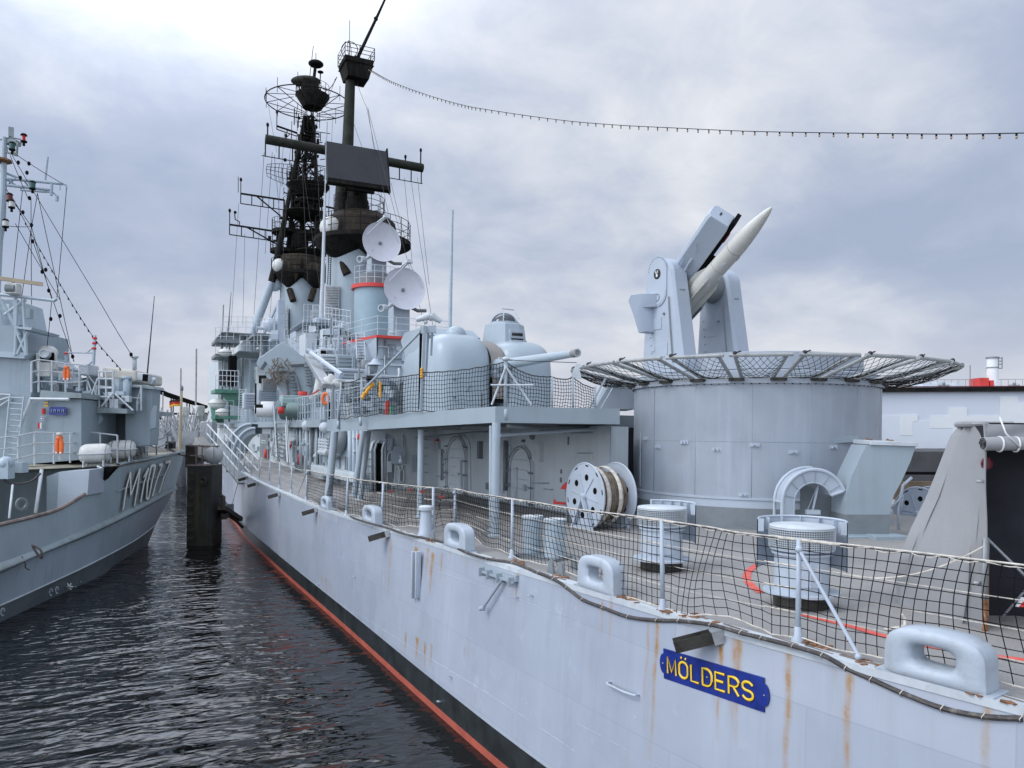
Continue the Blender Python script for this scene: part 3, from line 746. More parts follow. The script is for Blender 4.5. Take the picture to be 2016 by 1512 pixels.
# guide rail box above-left of the missile
def along(px, py, ref): pass
off = (P(1400, 430, d=15.2) - P(1470, 480, d=15.2)); off = off - ax * off.dot(ax)
g_n = off.normalized(); g_s = ax.cross(g_n).normalized()
Rb = P(1305, 590, d=17.9); Re = P(1421, 424, d=15.6)
axr = (Re - Rb).normalized(); g_n = (g_n - axr * g_n.dot(axr)).normalized(); g_s = axr.cross(g_n).normalized()
if g_s.dot(TR) < 0: g_s = -g_s
Lr = (Re - Rb).length
def gp(a, n, s_): return Rb + axr * a + g_n * n + g_s * s_
hh_, ww = .26, .22
sec = [(-hh_, -ww), (hh_ * .75, -ww), (hh_, -ww * .7), (hh_, ww * .7), (hh_ * .75, ww), (-hh_, ww)]
mb = MB(); st_ = [(-.45, 1), (.2, 1), (Lr * .4, 1), (Lr - .12, 1), (Lr, .92)]
mb.grid([[gp(a, n * k, s_ * k) for n, s_ in sec] for a, k in st_], False, True)
mb.add([gp(Lr, n * .92, s_ * .92) for n, s_ in sec], [list(range(6))]); mb.add([gp(-.45, n, s_) for n, s_ in sec], [list(range(6))])
ra = mb.build('guide_rail', 'light_arm', la, bevel=.01)
mb = MB(); mb.box(gp(Lr * .62, -hh_ - .035, 0), (Lr * .85, .36, .09), axr, g_s, g_n); mb.box(gp(Lr * .45, -hh_ - .12, 0), (Lr * .4, .10, .14), axr, g_s, g_n); mb.box(gp(Lr * .2, -hh_ - .1, 0), (.9, .16, .2), axr, g_s, g_n)
mb.build('rail_shoe', 'interior_black', ra)
mb = MB(); mb.box(gp(Lr * .86, -hh_ - .08, 0.0), (.22, .10, .05), axr, g_s, g_n); mb.box(gp(Lr * .70, -hh_ - .20, .02), (.09, .08, .05), axr, g_s, g_n); mb.build('red_latch', 'red', ra)
mb = MB(); mb.tube([gp(.25, -.10, -ww - .05), gp(Lr * .58, .0, -ww - .05)], .028, 8); mb.tube([gp(Lr * .58, .0, -ww - .05), gp(Lr * .58, .0, -ww)], .028, 8); mb.tube([gp(.25, -.1, -ww - .05), gp(.25, -.1, -ww)], .03, 8)
mb.tube([gp(Lr * .42, .13, -ww), gp(Lr * .44, .10, -ww - .04), gp(Lr * .54, .14, -ww - .04)], .012, 5); mb.tube([gp(Lr * .66, .02, -ww), gp(Lr * .68, .02, -ww - .04), gp(Lr * .73, .1, -ww - .02)], .01, 5)
mb.build('actuator_rod', 'light_arm', ra)
MB().box(gp(Lr + .006, .03, .02), (.01, .10, .035), axr, g_s, g_n).build('slot', 'black', ra)
mb = MB(); mb.prism([gp(-.2, -.05, -.16), gp(.55, -.20, -.16), gp(.9, -.30, -.16), (gp(.55, -.85, -.16)), gp(-.25, -.8, -.16)], g_s * .32); mb.build('rail_carrier', 'dark_grey', la)
# counterweight behind the near arm
cwx = lambda px, py, d=16.9: P(px, py, d=d)
mb = MB(); mb.prism([cwx(1241, 580), cwx(1264, 577), cwx(1292, 577), cwx(1292, 604), cwx(1265, 605), cwx(1273, 653), cwx(1257, 656), cwx(1247, 622), cwx(1236, 592)], TR * .35)
mb.build('counterweight', 'light_arm', la, bevel=.015)
MB().prism([cwx(1263, 606, 17.0), cwx(1271, 610, 17.0), cwx(1276, 636, 17.0), cwx(1270, 634, 17.0)], TR * .25).build('counterweight_gap', 'interior_black', la)

# ---------------- upper deck (01 level) and house below it
E1b, E2b, E3b = P(655, 850, d=20.2), P(975, 832, d=15.1), P(1220, 835.5, d=15.9)
E1t, E2t, E3t = P(655, 825, d=20.2), P(975, 800, d=15.1), P(1220, 804.5, d=15.9)
WX = 9.40
mb = MB()
ring_b = [E1b, E2b, E3b, V((9.75, 15.4, 4.85)), V((10.6, 17.0, 4.85)), V((13.0, 17.6, 4.85)), V((19, 17.6, 4.85)), V((19, 80, 4.85)), V((6.9, 80, 4.8)), V((6.9, 23.2, 4.72)), V((4.9, 22.0, 4.66))]
ring_t = [V((p.x, p.y, p.z + .33)) for p in ring_b]; ring_t[0], ring_t[1], ring_t[2] = V((E1b.x, E1b.y, E1t.z)), V((E2b.x, E2b.y, E2t.z)), V((E3b.x, E3b.y, E3t.z))
n = len(ring_b)
mb.add(ring_b + ring_t, [(i, (i + 1) % n, n + (i + 1) % n, n + i) for i in range(n)])
mb.build('upper_deck_edge', 'grey_edge' if 'grey_edge' in MATS else mat('grey_edge', (.30, .365, .405), .42, var=.05, scale=1, streak=.15, scol=(.2, .22, .22)), ship, sm=False)
mb = MB(); mb.add([p + V((0, 0, .02)) for p in ring_b], [list(range(n))]); mb.add([p - V((0, 0, .035)) for p in ring_t], [list(range(n))])
mb.build('upper_deck', 'dark_grey', ship, sm=False)
mb = MB()
for i in range(9):
    yy = 15 + i * 1.0; mb.box((8.2 - .3 * (i > 6), yy, 4.80), (3.2 - (i < 1) * .8, .06, .11))
mb.bar(E2b.lerp(V((9.3, 14.2, 4.8)), .1) - V((0, 0, .05)), V((9.3, 16, 4.72)), .05, .08)
mb.build('deck_beam', 'dark_grey', ship)
# walls
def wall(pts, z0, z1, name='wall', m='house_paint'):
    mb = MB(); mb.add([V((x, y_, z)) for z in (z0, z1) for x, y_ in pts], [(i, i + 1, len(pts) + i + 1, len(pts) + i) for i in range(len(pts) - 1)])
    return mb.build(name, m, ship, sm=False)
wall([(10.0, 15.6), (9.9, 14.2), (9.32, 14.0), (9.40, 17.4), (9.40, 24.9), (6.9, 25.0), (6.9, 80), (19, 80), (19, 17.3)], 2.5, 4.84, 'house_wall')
wall([(19, 17.3), (13, 17.4), (10.3, 16.6), (9.9, 14.2)], 2.5, 4.84, 'house_wall', 'shade_dark')  # walls facing the drum: shade of the narrow gap put into their colour
MB().bar(V((9.31, 13.99, 2.6)), V((9.31, 13.99, 4.83)), .05).build('corner_trim', 'grey_paint', ship)
def pw(px, py, x=WX): return P(px, py, x=x)
mat('dark_seal', (.05, .06, .065), .7)
def door(c0, c1, ztop, zbot, x=None, y=None, name='watertight_door', m='house_paint', panels=5):
    """rounded steel door on the plane x= or y=; c0,c1 are the coordinates along the wall"""
    def q(s_, z, o): return V((x - o, s_, z)) if x is not None else V((s_, y - o, z))
    w = abs(c1 - c0) / 2; c = (c0 + c1) / 2; r_ = w
    def outline(k, o, n=14):
        ww_ = w * k; zt = ztop - (1 - k) * w; zb = zbot + (1 - k) * w; rr = ww_ * .95; pts = []
        for i in range(n + 1): a = PI * i / n; pts.append(q(c + math.cos(a) * ww_, zt - rr + math.sin(a) * rr, o))
        for i in range(n + 1): a = PI + PI * i / n; pts.append(q(c + math.cos(a) * ww_, zb + rr * .5 + math.sin(a) * rr * .5, o))
        return pts
    o1 = outline(1.16, .05); o2 = outline(1.16, 0)
    mb = MB(); mb.grid([outline(1.16, 0), outline(1.16, .09), outline(1.02, .09), outline(1.02, .0)], False, True)
    fr_ = mb.build('door_frame', m, ship); ol = outline(1.10, .085); MB().tube(ol + [ol[0]], .017, 6, False).build('door_seal', 'dark_seal', fr_)
    nv = (q(0, 0, 1) - q(0, 0, 0))
    mb = MB(); mb.prism(outline(.97, .015), nv * .035); dd = mb.build(name, m, ship)
    mb = MB()
    for k in range(panels):
        z = zbot + (ztop - zbot) * (.18 + .64 * k / (panels - 1)); mb.bar(q(c - w * .7, z, .055), q(c + w * .7, z, .055), .03, .02)
    mb.build('door_rib', 'light_paint', dd)
    mb = MB()
    for k in (.12, .38, .62, .86):
        z = zbot + (ztop - zbot) * k
        for s_ in (-1, 1):
            mb.box(q(c + s_ * w * 1.1, z, .10), (.10, .10, .05)); mb.tube([q(c + s_ * w * 1.1, z, .12), q(c + s_ * w * .85, z + .03, .12)], .014, 5)
    mb.build('door_dog', 'dark_grey', dd); return dd
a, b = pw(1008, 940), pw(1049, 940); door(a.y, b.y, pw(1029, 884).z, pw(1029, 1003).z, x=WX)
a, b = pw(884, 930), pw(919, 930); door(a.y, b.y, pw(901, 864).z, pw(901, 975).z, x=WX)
# half arch recess outline beside the second door, tall narrow cabinet, rails, pipes on the wall
mb = MB(); pts = [pw(905, 858), pw(915, 857), pw(923, 864), pw(927, 878), pw(928, 965)]
mb.tube([p - V((.02, 0, 0)) for p in pts], .012, 6); mb.build('door_gutter', 'grey_paint', ship)
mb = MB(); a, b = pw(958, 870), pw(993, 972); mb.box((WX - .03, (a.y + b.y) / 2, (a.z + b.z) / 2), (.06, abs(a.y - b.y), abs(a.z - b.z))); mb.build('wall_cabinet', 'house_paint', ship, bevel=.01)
mb = MB(); a, b = pw(962, 950), pw(988, 968); mb.box((WX - .08, (a.y + b.y) / 2, (a.z + b.z) / 2), (.05, abs(a.y - b.y), abs(a.z - b.z))); mb.build('cabinet_vent', 'dark_grey', ship, bevel=.005)
for (x0, y0), (x1, y1) in (((1130, 853), (1172, 853)), ((1142, 892), (1172, 892)), ((848, 936), (880, 938)), ((795, 932), (820, 935)), ((1052, 950), (1082, 951)), ((1075, 962), (1090, 964))):
    p, q = pw(x0, y0), pw(x1, y1); MB().tube([p, p + V((-.07, 0, 0)), q + V((-.07, 0, 0)), q], .016, 6).build('grab_rail', 'grey_paint', ship)
p, q = P(985, 857, d=15.6), pw(1178, 845); MB().tube([p, q + V((-.1, 0, 0)), q], .035, 8).build('brace_pipe', 'grey_paint', ship)
mb = MB(); q = pw(862, 871); mb.box(q + V((-.06, 0, 0)), (.12, .28, .22)); mb.tube([q + V((-.05, 0, .1)), q + V((-.05, 0, .5))], .012, 5); mb.build('alarm_box', 'red', ship, bevel=.01)
mb = MB()
for px, py, s in ((806, 866, 1), (846, 869, 1), (807, 903, 1), (846, 905, 1), (1122, 868, 1), (1108, 928, .5), (1107, 945, .6)):
    q = pw(px, py); mb.box(q + V((-.03, 0, 0)), (.06, .04, .2 * s))
mb.build('wall_clip', 'dark_grey', ship)
for px, py, r_ in ((1050, 859, .09), (1033, 868, .04), (1172, 902, .05)):
    q = pw(px, py); MB().lathe(q, [(1e-4, .10), (r_ * .6, .10), (r_, .06), (r_, 0)], 16, (-1, 0, 0)).build('wall_lamp', 'dark_grey' if px != 1172 else 'cream_canvas', ship)
# pipes running under the overhang
for k, (pts_) in enumerate([[(740, 858), (800, 862), (860, 858), (930, 851), (960, 850)], [(690, 866), (735, 868), (790, 872), (812, 862)]]):
    MB().tube(spline([P(a, b, x=8.6) for a, b in pts_], 4), .03, 6).build('pipe', 'dark_grey', ship)
# outboard bulkhead at y=25
BY = 24.97
def pb(px, py, o=0): p = P(px, py, y=BY - o); return p
a, b = pb(735, 900), pb(752, 900); mb = MB(); mb.box(((a.x + b.x) / 2, BY - .01, (pb(743, 873).z + pb(743, 974).z) / 2), (abs(a.x - b.x), .04, pb(743, 873).z - pb(743, 974).z)); mb.build('doorway', 'interior_black', ship)
mb = MB()
for x0 in (731, 738, 753): mb.tube([pb(x0, 975, .08), pb(x0 - .5, 885, .08), pb(x0 + 3, 872, .08), pb(x0 + 9, 868, .08)], .045, 6)
mb.build('doorway_frame', 'house_paint', ship)
mb = MB()
for k in range(6): mb.bar(pb(720, 890 + k * 14, .2), pb(731, 890 + k * 14, .2), .05, .05)
mb.bar(pb(720, 880, .2), pb(718, 975, .2), .05); mb.build('shelf_rack', 'grey_paint', ship)
for cxp, cyp, wpx, hpx, m_ in ((769, 922, 8.5, 33, 'dark_grey'), (781, 935, 4.5, 20, 'house_paint'), (790, 937, 4.5, 13, 'dark_grey'), (765, 962, 6, 11, 'dark_grey')):
    c = pb(cxp, cyp); w_, h_ = wpx / F * 25, hpx / F * 25; pts_ = []
    for k in range(20):
        t = 2 * PI * k / 20; pts_.append(V((c.x + math.copysign(abs(math.cos(t)) ** .7, math.cos(t)) * w_, BY - .03, c.z + math.copysign(abs(math.sin(t)) ** .45, math.sin(t)) * h_)))
    MB().prism(pts_, V((0, -.03, 0))).build('hatch', m_, ship)
    MB().tube([p + V((0, -.03, 0)) for p in pts_] + [pts_[0] + V((0, -.03, 0))], .022, 6, False).build('hatch_rim', 'house_paint', ship)
for cxp, cyp in ((783, 908), (796, 913)):
    c = pb(cxp, cyp); s_ = MB().box((c.x, BY - .03, c.z), (.19, .015, .13)).build('wall_sign', 'white', ship, sm=False)
    mb = MB()
    for k, kk in ((-.05, 1), (0, .5), (.05, 1)): mb.box((c.x + k, BY - .041, c.z), (.03, .006, .035 * kk))
    mb.build('sign_mark', 'letter_black', s_, sm=False)
mb = MB(); c = P(823, 947, x=WX - .25); mb.lathe(c, [(1e-4, 0), (.13, 0), (.13, .1), (1e-4, .1)], 20, (-1, -.4, 0)); mb.build('fire_hose_reel', 'red', ship)
# pillars under the overhang
for (tx, ty), (bx_, by_), r_ in (((977, 832), (974, 1056), .082), ((967, 838), (966, 1046), .04), ((829, 846), (827, 1018), .075), ((716, 848), (697, 978), .10), ((725, 849), (709, 985), .085), ((659, 850), (644, 1001), .10)):
    b_ = D(bx_, by_); d_ = (b_ - V((0, 0, CZ))).dot(CF); t_ = P(tx, ty, d=d_)
    mb = MB(); mb.tube([b_, t_], r_, 14); mb.lathe(b_, [(r_ * 1.7, 0), (r_ * 1.7, .03), (r_, .05)], 14); mb.build('pillar', 'pillar_paint' if 'pillar_paint' in MATS else mat('pillar_paint', (.37, .44, .49), .4, var=.05, scale=3, streak=.1), ship)
# red hand wheel cover beside the reel
for pts_ in (([(1104, 963), (1108, 956), (1115, 950), (1122, 949), (1122, 964), (1106, 963)], [(1090, 984), (1094, 984), (1094, 988), (1122, 990), (1122, 995), (1090, 992)])):
    MB().prism([P(a, b, d=16.4) for a, b in pts_], CF * .12).build('valve_guard', 'red', ship)
mb = MB(); mb.tube([P(1115, 964, d=16.4), P(1117, 984, d=16.4), P(1117, 1040, d=16.4)], .035, 8); mb.build('hydrant_pipe', 'dark_grey', ship)

# ---------------- hawser reel
def make_reel(c, axis, rad, gap, label, rope='reel_rope', rope_len=1.0):
    axis = V(axis).normalized(); t = thing('hawser_reel', label, 'cable reel', V((c.x, c.y, dz(c.x, c.y))))
    up = UP; side = axis.cross(up).normalized()
    for k, s_ in enumerate((-1, 1)):
        o = c + axis * s_ * gap / 2
        mb = MB(); n = 64
        # disc with six round holes, by gridding angle and cutting holes with rings
        hr, hc = rad * .10, rad * .58
        def pt(r_, a, h=0): return o + side * math.cos(a) * r_ + up * math.sin(a) * r_ + axis * h
        mb.lathe(o - axis * .012, [(1e-4, 0), (rad, 0), (rad, .024), (1e-4, .024)], n, axis)
        dsk = mb.build('flange', 'light_paint', t)
        mb = MB(); mb.tube([pt(rad, 2 * PI * j / 48, 0) for j in range(49)], .022, 8, False); mb.build('flange_rim', 'light_paint', dsk)
        mb = MB()
        for j in range(6):
            a = .35 + 2 * PI * j / 6
            for q in (-1, 1): mb.lathe(pt(hc, a, q * .0135), [(hr, 0), (1e-4, 0.0005)], 20, axis * q)
        mb.build('lightening_hole', 'interior_black', dsk)
        mb = MB()
        for j in range(6): a = .35 + 2 * PI * (j + .5) / 6; mb.bar(pt(rad * .12, a, s_ * .02), pt(rad * .72, a, s_ * .02), .012, .02, axis)
        mb.lathe(pt(0, 0, 0) , [(1e-4, .09), (.055, .09), (.075, .05), (.075, 0)], 16, axis * s_); mb.build('spoke', 'light_paint', dsk)
        mb = MB()
        for j in range(10):
            a = 2 * PI * j / 10 + .2; mb.box(pt(rad * .93, a, s_ * .013), (.10, .025, .006), -side * math.sin(a) + up * math.cos(a), None, axis)
        mb.build('rim_slot', 'interior_black', dsk)
        mb = MB(); gz = dz(c.x, c.y); f = o + axis * s_ * .07
        for q in (-1, 1):
            b_ = f + side * q * .34; b_.z = gz; mb.bar(f, b_, .05, .07, axis)
        b1 = f + side * .34; b2 = f - side * .34; b1.z = b2.z = gz + .03; mb.bar(b1, b2, .06, .05); mb.build('stand', 'light_paint', t)
    if rope_len:
        mb = MB(); pr = []; n = 60; h0 = -gap / 2 + .03; hw = gap - .06
        for j in range(n + 1):
            u = j / n; pr.append((rad * .70 + .045 * math.sin(u * PI * 9) ** 2 + .05 * math.sin(u * 5.1) + .01 * math.sin(u * 70), h0 + hw * u))
        mb.lathe(c, pr, 48, axis); mb.build('rope_coil', rope, t)
        mb = MB()
        for q in (.22, .62): mb.lathe(c, [(rad * .78 + .06, h0 + hw * q - .05), (rad * .78 + .09, h0 + hw * q), (rad * .78 + .06, h0 + hw * q + .05)], 48, axis)
        mb.build('fire_hose', 'rope', t)
    return t
rc = P(1151, 977, d=15.2)
make_reel(rc + V((1, 0, 0)) * .38, (1, .04, 0), .66, .76, 'large pale blue reel of thick brown hawser standing by the house corner')
rc2 = P(1822, 1010, d=18.2)
make_reel(rc2, (1, .06, 0), .62, .6, 'pale blue reel half hidden behind the grey canvas shelter', rope_len=0)
# joints, bands and small fittings on drum, missile and launcher arms
mb = MB()
for k in range(12):
    a = aim + PI + k * PI / 6 + .3
    a = math.atan2(-DCy, -DCx) + (k - 6) * .42; mb.bar(dpt(DR + .001, a, 3.43), dpt(DR + .001, a, 5.70), .007)
mb.build('drum_seam', 'grey_paint', ship)
mb = MB(); mb.tube([dpt(DR + .002, 2 * PI * k / 96, 4.55) for k in range(97)], .005, 4, False); mb.build('drum_seam', 'drum_paint', ship)
for t_, w_, m_ in ((Lf - 1.16, .012, 'dark_grey'), (Lf - 1.75, .008, 'dark_grey'), (Lf - .55, .008, 'dark_grey'), (Lf - 2.05, .02, 'pale_fitting'), (Lf - .08, .03, 'tan')):
    rr = mr if t_ < Lf - 1.15 else mr * max(0, 1 - ((t_ - Lf + 1.15) / 1.25) ** 1.45) ** 1.25
    MB().lathe(MT2 + ax * t_, [(rr + .001, 0), (rr + .003, w_ / 2), (rr * .995 + .001, w_)], 40, ax, upn).build('missile_band', m_, mi)
for t_, a_ in ((Lf - 1.5, 2.6), (Lf - 1.9, 3.4), (Lf - 1.3, 3.9), (Lf - 2.2, 2.9)):
    r_ = upn * math.cos(a_) + sd * math.sin(a_); MB().box(MT2 + ax * t_ + r_ * (mr + .004), (.10, .05, .012), ax, None, r_).build('missile_band', 'dish_grey', mi)
for q_, zc_ in ((hub0, hub0.z), (hub1, hub1.z)):
    f0 = lambda g, z, t: V((q_.x, q_.y, z)) + GH * g + TR * t
    for (g, z, w_, h_) in ((-.05, zc_ - 1.0, .34, .26), (.12, zc_ - 1.6, .40, .30), (-.15, zc_ - 1.55, .12, .12)):
        mb = MB(); mb.box(f0(g, z, -.228), (w_, .012, h_), GH, TR, UP); pj = mb.build('panel_joint', 'light_arm', la, bevel=.004)
    mb = MB()
    for k in range(7): mb.sph(f0(-.30 + .02 * k, zc_ - .75 - k * .18, -.228), .014, 6, 4)
    mb.sph(f0(.2, zc_ - .8, -.24), .03, 8, 6); mb.build('arm_fitting', 'dark_grey', la)
    mb = MB(); mb.tube([f0(.36, zc_ - .45, -.25), f0(.42, zc_ - 1.1, -.25), f0(.52, zc_ - 1.9, -.25)], .014, 6); mb.build('hydraulic_line', 'dark_grey', la)
mat('maroon_rope', (.25, .04, .035), .8, var=.2)
# ---------------- guard rail along the port edge, with netting
gr_ = thing('guard_rail', 'long main deck guard rail of pale posts, wires and black netting along the hull edge', 'guard rail', (5, 10, 2.75))
POSTS = [((1573, 1060), (1571, 1262)), ((1303, 1022), (1301, 1203)), ((1009, 981), (1008, 1098)), ((896, 963), (895, 1045)), ((853, 959), (853, 1049)), ((755, 949), (751, 1031)), ((685, 939), (682, 1015)), ((605, 925), (603, 986)), ((575, 918), (573, 970)), ((551, 910), (550, 962)), ((532, 906), (530, 953)), ((515, 901), (509, 945)), ((498, 897), (494, 938)), ((482, 893), (478, 930)), ((467, 889), (462, 924))]
pp = []
for (tx, ty), (bx_, by_) in POSTS:
    b_ = P(bx_, by_, z=2.74)
    for _ in range(5): b_ = P(bx_, by_, z=zdeck(b_.y))
    b_.x = max(b_.x, xdeck(b_.y) + .05)
    d_ = (b_ - V((0, 0, CZ))).dot(CF); t_ = P(tx, ty, d=d_); t_.z = max(t_.z, b_.z + .85); pp.append((b_, t_))
    mb = MB(); r_ = .026 if b_.y < 12 else .03
    mb.tube([b_, t_], [r_, r_ * .85], 12); mb.lathe(b_ - UP * .01, [(r_ * 2.4, 0), (r_ * 2.2, .03), (r_ * 1.35, .06), (r_ * 1.35, .13), (r_, .14)], 12)
    mb.build('post', 'hull_light', gr_)
first = P(2290, 1150, d=5.2); nb = V((xdeck(1.2) + .06, 1.2, zdeck(1.2))); nt_ = nb + V((0, 0, 1.0))
pp = [(nb, nt_)] + pp
# diagonal braces
for i, q in ((1, (1690, 1305)), (4, (904, 1040)), (8, (586, 978))):
    b_, t_ = pp[i]; e_ = P(*q, z=zdeck(b_.y) + .0); e_.x = max(e_.x, xdeck(e_.y) + .03)
    s_ = b_.lerp(t_, .90); mb = MB(); mb.tube([s_ + V((-.03, -.03, 0)), e_ + V((0, 0, .06))], .016, 8); mb.sph(s_ + V((-.03, -.03, 0)), .035, 10, 8); mb.sph(e_ + V((0, 0, .05)), .03, 8, 6); mb.build('brace', 'hull_light', gr_)
top = []; bot = []
def net_between(a, b, hi=1.0, dense=True, cell=.105, sagt=.015):
    """netting between two posts (bottom, top); returns mesh pieces"""
    (b0, t0), (b1, t1) = a, b; Ln = (b1 - b0).length; nu = max(4, int(Ln / cell)); nv = 10
    ph = rng.uniform(0, 6)
    def q(u, v):
        p = b0.lerp(b1, u).lerp(t0.lerp(t1, u), v)
        bulge = math.sin(PI * u)
        out = V((0, 0, 0)); drift = .05 * math.sin(v * 3 + ph + u * 5) * bulge
        p = p + (b1 - b0).normalized() * (drift + (1 - v) * .05 * math.sin(u * PI * 2 + ph) * bulge) + V((.04 * math.sin(u * 9 + v * 4 + ph) * bulge, 0, 0))
        p.z += -sagt * bulge * v + .045 * (1 - v) * (math.sin(u * 8 + ph) * bulge + .3) + .008 * math.sin(u * 37 + ph) * (1 - v)
        return p
    mb = MB(); th = .0042 if b0.y < 9 else .005
    for i in range(nu + 1): mb.tube([q(i / nu, .02 + .96 * j / nv) for j in range(nv + 1)], th, 3, False)
    for j in range(nv + 1): mb.tube([q(i / nu, .02 + .96 * j / nv) for i in range(nu + 1)], th, 3, False)
    mb.build('net', 'net_black', gr_, sm=False, fix=False)
    # top wire with lacing, foot rope
    mb = MB(); tw = [q(i / nu, .995) for i in range(nu + 1)]; mb.tube(tw, .008, 6)
    la_ = []
    for i in range(nu * 2 + 1):
        u = i / (nu * 2); la_.append(q(u, .985) + V((.006 * math.cos(i * 2.1), 0, .010 * math.sin(i * .9) - .015 * abs(math.sin(i * .55)))))
    mb.tube(la_, .005, 5); mb.tube([q(i / nu, .02) + V((0, 0, 0)) for i in range(nu + 1)], .008, 6)
    for s0, s1 in ((0, .12), (.9, 1)): mb.tube([q(s0 + (s1 - s0) * k / 3, .985) for k in range(4)], .012, 6)
    mb.build('lacing_rope', 'rope', gr_)
def wires(a, b, fr_=(.72, .5, .27), s=.02, m='rope', r_=.0055):
    (b0, t0), (b1, t1) = a, b; mb = MB()
    for f in fr_:
        p, q = b0.lerp(t0, f), b1.lerp(t1, f); mb.tube(catenary(p + V((.02, 0, 0)), q + V((.02, 0, 0)), s, 10), r_, 5)
        dd = (q - p).normalized(); mb.tube([p + V((.02, 0, 0)), p + dd * .22 + V((.02, 0, 0))], .010, 6); mb.tube([p + dd * .25 + V((.02, 0, 0)), p + dd * .36 + V((.02, 0, 0))], .009, 6)
    mb.build('guard_wire', m, gr_)
for i in range(len(pp) - 1):
    y0 = pp[i][0].y
    if y0 < 21.5 and not i == 3: net_between(pp[i], pp[i + 1], cell=.098 if y0 < 12 else .115)
    elif i == 3: net_between(pp[i], pp[i + 1], cell=.11)
    wires(pp[i], pp[i + 1], s=.008 if i < 4 else .04, r_=.0042)
    if y0 >= 21.5:
        mb = MB(); mb.tube(catenary(pp[i][1], pp[i + 1][1], .05, 8), .009, 5); mb.build('guard_wire', 'rope', gr_)
for (x, y) in ((770, 967), (808, 966), (832, 967), (868, 980)):
    q = P(x, y, d=14.3 if x > 800 else 15.6)
    mb = MB()
    for k in range(7): mb.sph(q + V((rng.uniform(-.04, .04), rng.uniform(-.09, .09), rng.uniform(-.03, .03))), rng.uniform(.012, .024), 6, 4)
    tag(mb.build('rope_knot', 'maroon_rope', gr_), kind='stuff')

# ---------------- things on the main deck
def vent(loc, label, s=1.0, sh=(2.55, -.15)):
    t = thing('mushroom_ventilator', label, 'ventilator', loc, 'round deck ventilators with curved shields')
    o = V((0, 0, 0)) + V(loc)
    def L_(pr, name, m, n=40, **k): return MB().lathe(o, [(r_ * s, z * s) for r_, z in pr], n, **k).build(name, m, t)
    L_([(.32, 0), (.32, .16)], 'base', 'bronze'); L_([(.32, .155), (.44, .16), (.44, .185), (.32, .19)], 'collar', 'light_paint')
    L_([(.32, .18), (.31, .62), (.345, .625), (.345, .65), (.30, .66)], 'trunk', 'light_paint')
    L_([(.37, .93), (.375, .955), (.36, .965), (.1, .985), (1e-3, .985)], 'cap', 'pale_fitting'); L_([(.345, .68), (.345, .93)], 'core', 'dark_grey')
    L_([(.30, .655), (.372, .68), (.372, .70), (.34, .70)], 'trunk_ring', 'light_paint')
    mb = MB()
    for k in range(10):
        z = .70 + .23 * k / 9; mb.lathe(o, [(.372 * s, z * s - .004), (.378 * s, z * s), (.372 * s, z * s + .004)], 40)
    for k in range(84):
        a = 2 * PI * k / 84; c_, s_ = math.cos(a) * .374 * s, math.sin(a) * .374 * s; mb.tube([o + V((c_, s_, .70 * s)), o + V((c_, s_, .93 * s))], .0042, 3, False)
    mb.build('grille', 'pale_fitting', t)
    A0_, A1_ = sh; zs0, zs1 = .42, 1.02
    mb = MB(); R0 = .50 * s
    mb.lathe(o, [(R0, zs0 * s), (R0, zs1 * s), (R0 + .012, zs1 * s), (R0 + .012, zs0 * s), (R0, zs0 * s)], 40, UP, CR, a0=A1_, a1=A0_)
    for k in range(7):
        a = A1_ + (A0_ - A1_) * k / 6; d_ = CR * math.cos(a) + CF * math.sin(a)
        mb.box(o + d_ * (R0 - .03) + UP * (zs1 - .08) * s, (.06, .008, .14), d_)
    mb.tube([o + (CR * math.cos(A1_ + (A0_ - A1_) * k / 24) + CF * math.sin(A1_ + (A0_ - A1_) * k / 24)) * R0 + UP * zs1 * s for k in range(25)], .014, 6)
    mb.build('spray_shield', 'light_paint', t)
    mb = MB()
    for k in range(3): a = -2.2 + k * .35; d_ = CR * math.cos(a) + CF * math.sin(a); mb.box(o + d_ * .325 * s + UP * .42 * s, (.02, .14, .26), d_)
    mb.build('access_plate', 'light_paint', t)
v1 = D(1302, 1121); v2 = D(1577, 1192)
vent(v1, 'round ventilator with its grille beside the tall post, farther of the two on the deck', .90, (1.75, -.35)); vent(v2, 'round ventilator in front of the curved exhaust trunk, nearer of the two on the deck', .90, (2.75, -.25))
def bollard(c, label):
    t = thing('twin_bollard', label, 'bollard', c)
    for px_, in ((1048,), (1092,)):
        q = D(px_, 1092 if px_ == 1048 else 1101)
        mb = MB(); mb.lathe(q, [(.155, .04), (.155, .56), (.175, .57), (.175, .605), (.165, .615)], 28); mb.build('bitt', 'm_hull_light', t)
        MB().lathe(q, [(.165, .616), (1e-3, .622)], 28).build('bitt_top', 'white', t)
    p, q = D(1030, 1093), D(1113, 1103); mb = MB(); mb.bar(p + UP * .02, q + UP * .02, .46, .05); mb.build('base_plate', 'dark_grey', t)
bollard(D(1070, 1100), 'pair of stubby grey bollards with white tops on the deck behind the net')
q = D(838, 1056)
t = thing('capped_bollard', 'small tapered grey bollard with a flat cap between two net posts', 'bollard', q)
mb = MB(); mb.lathe(q, [(.16, 0), (.13, .1), (.10, .42), (.09, .50)], 16); mb.build('stem', 'light_paint', t)
MB().lathe(q, [(.135, .50), (.14, .56), (.10, .585), (1e-3, .59)], 16).build('cap', 'pale_fitting', t)
mb = MB(); mb.tube([q + V((.15, 0, 0)), q + V((.16, 0, .35)), q + V((.05, 0, .45))], .02, 6); mb.build('handle', 'grey_paint', t)
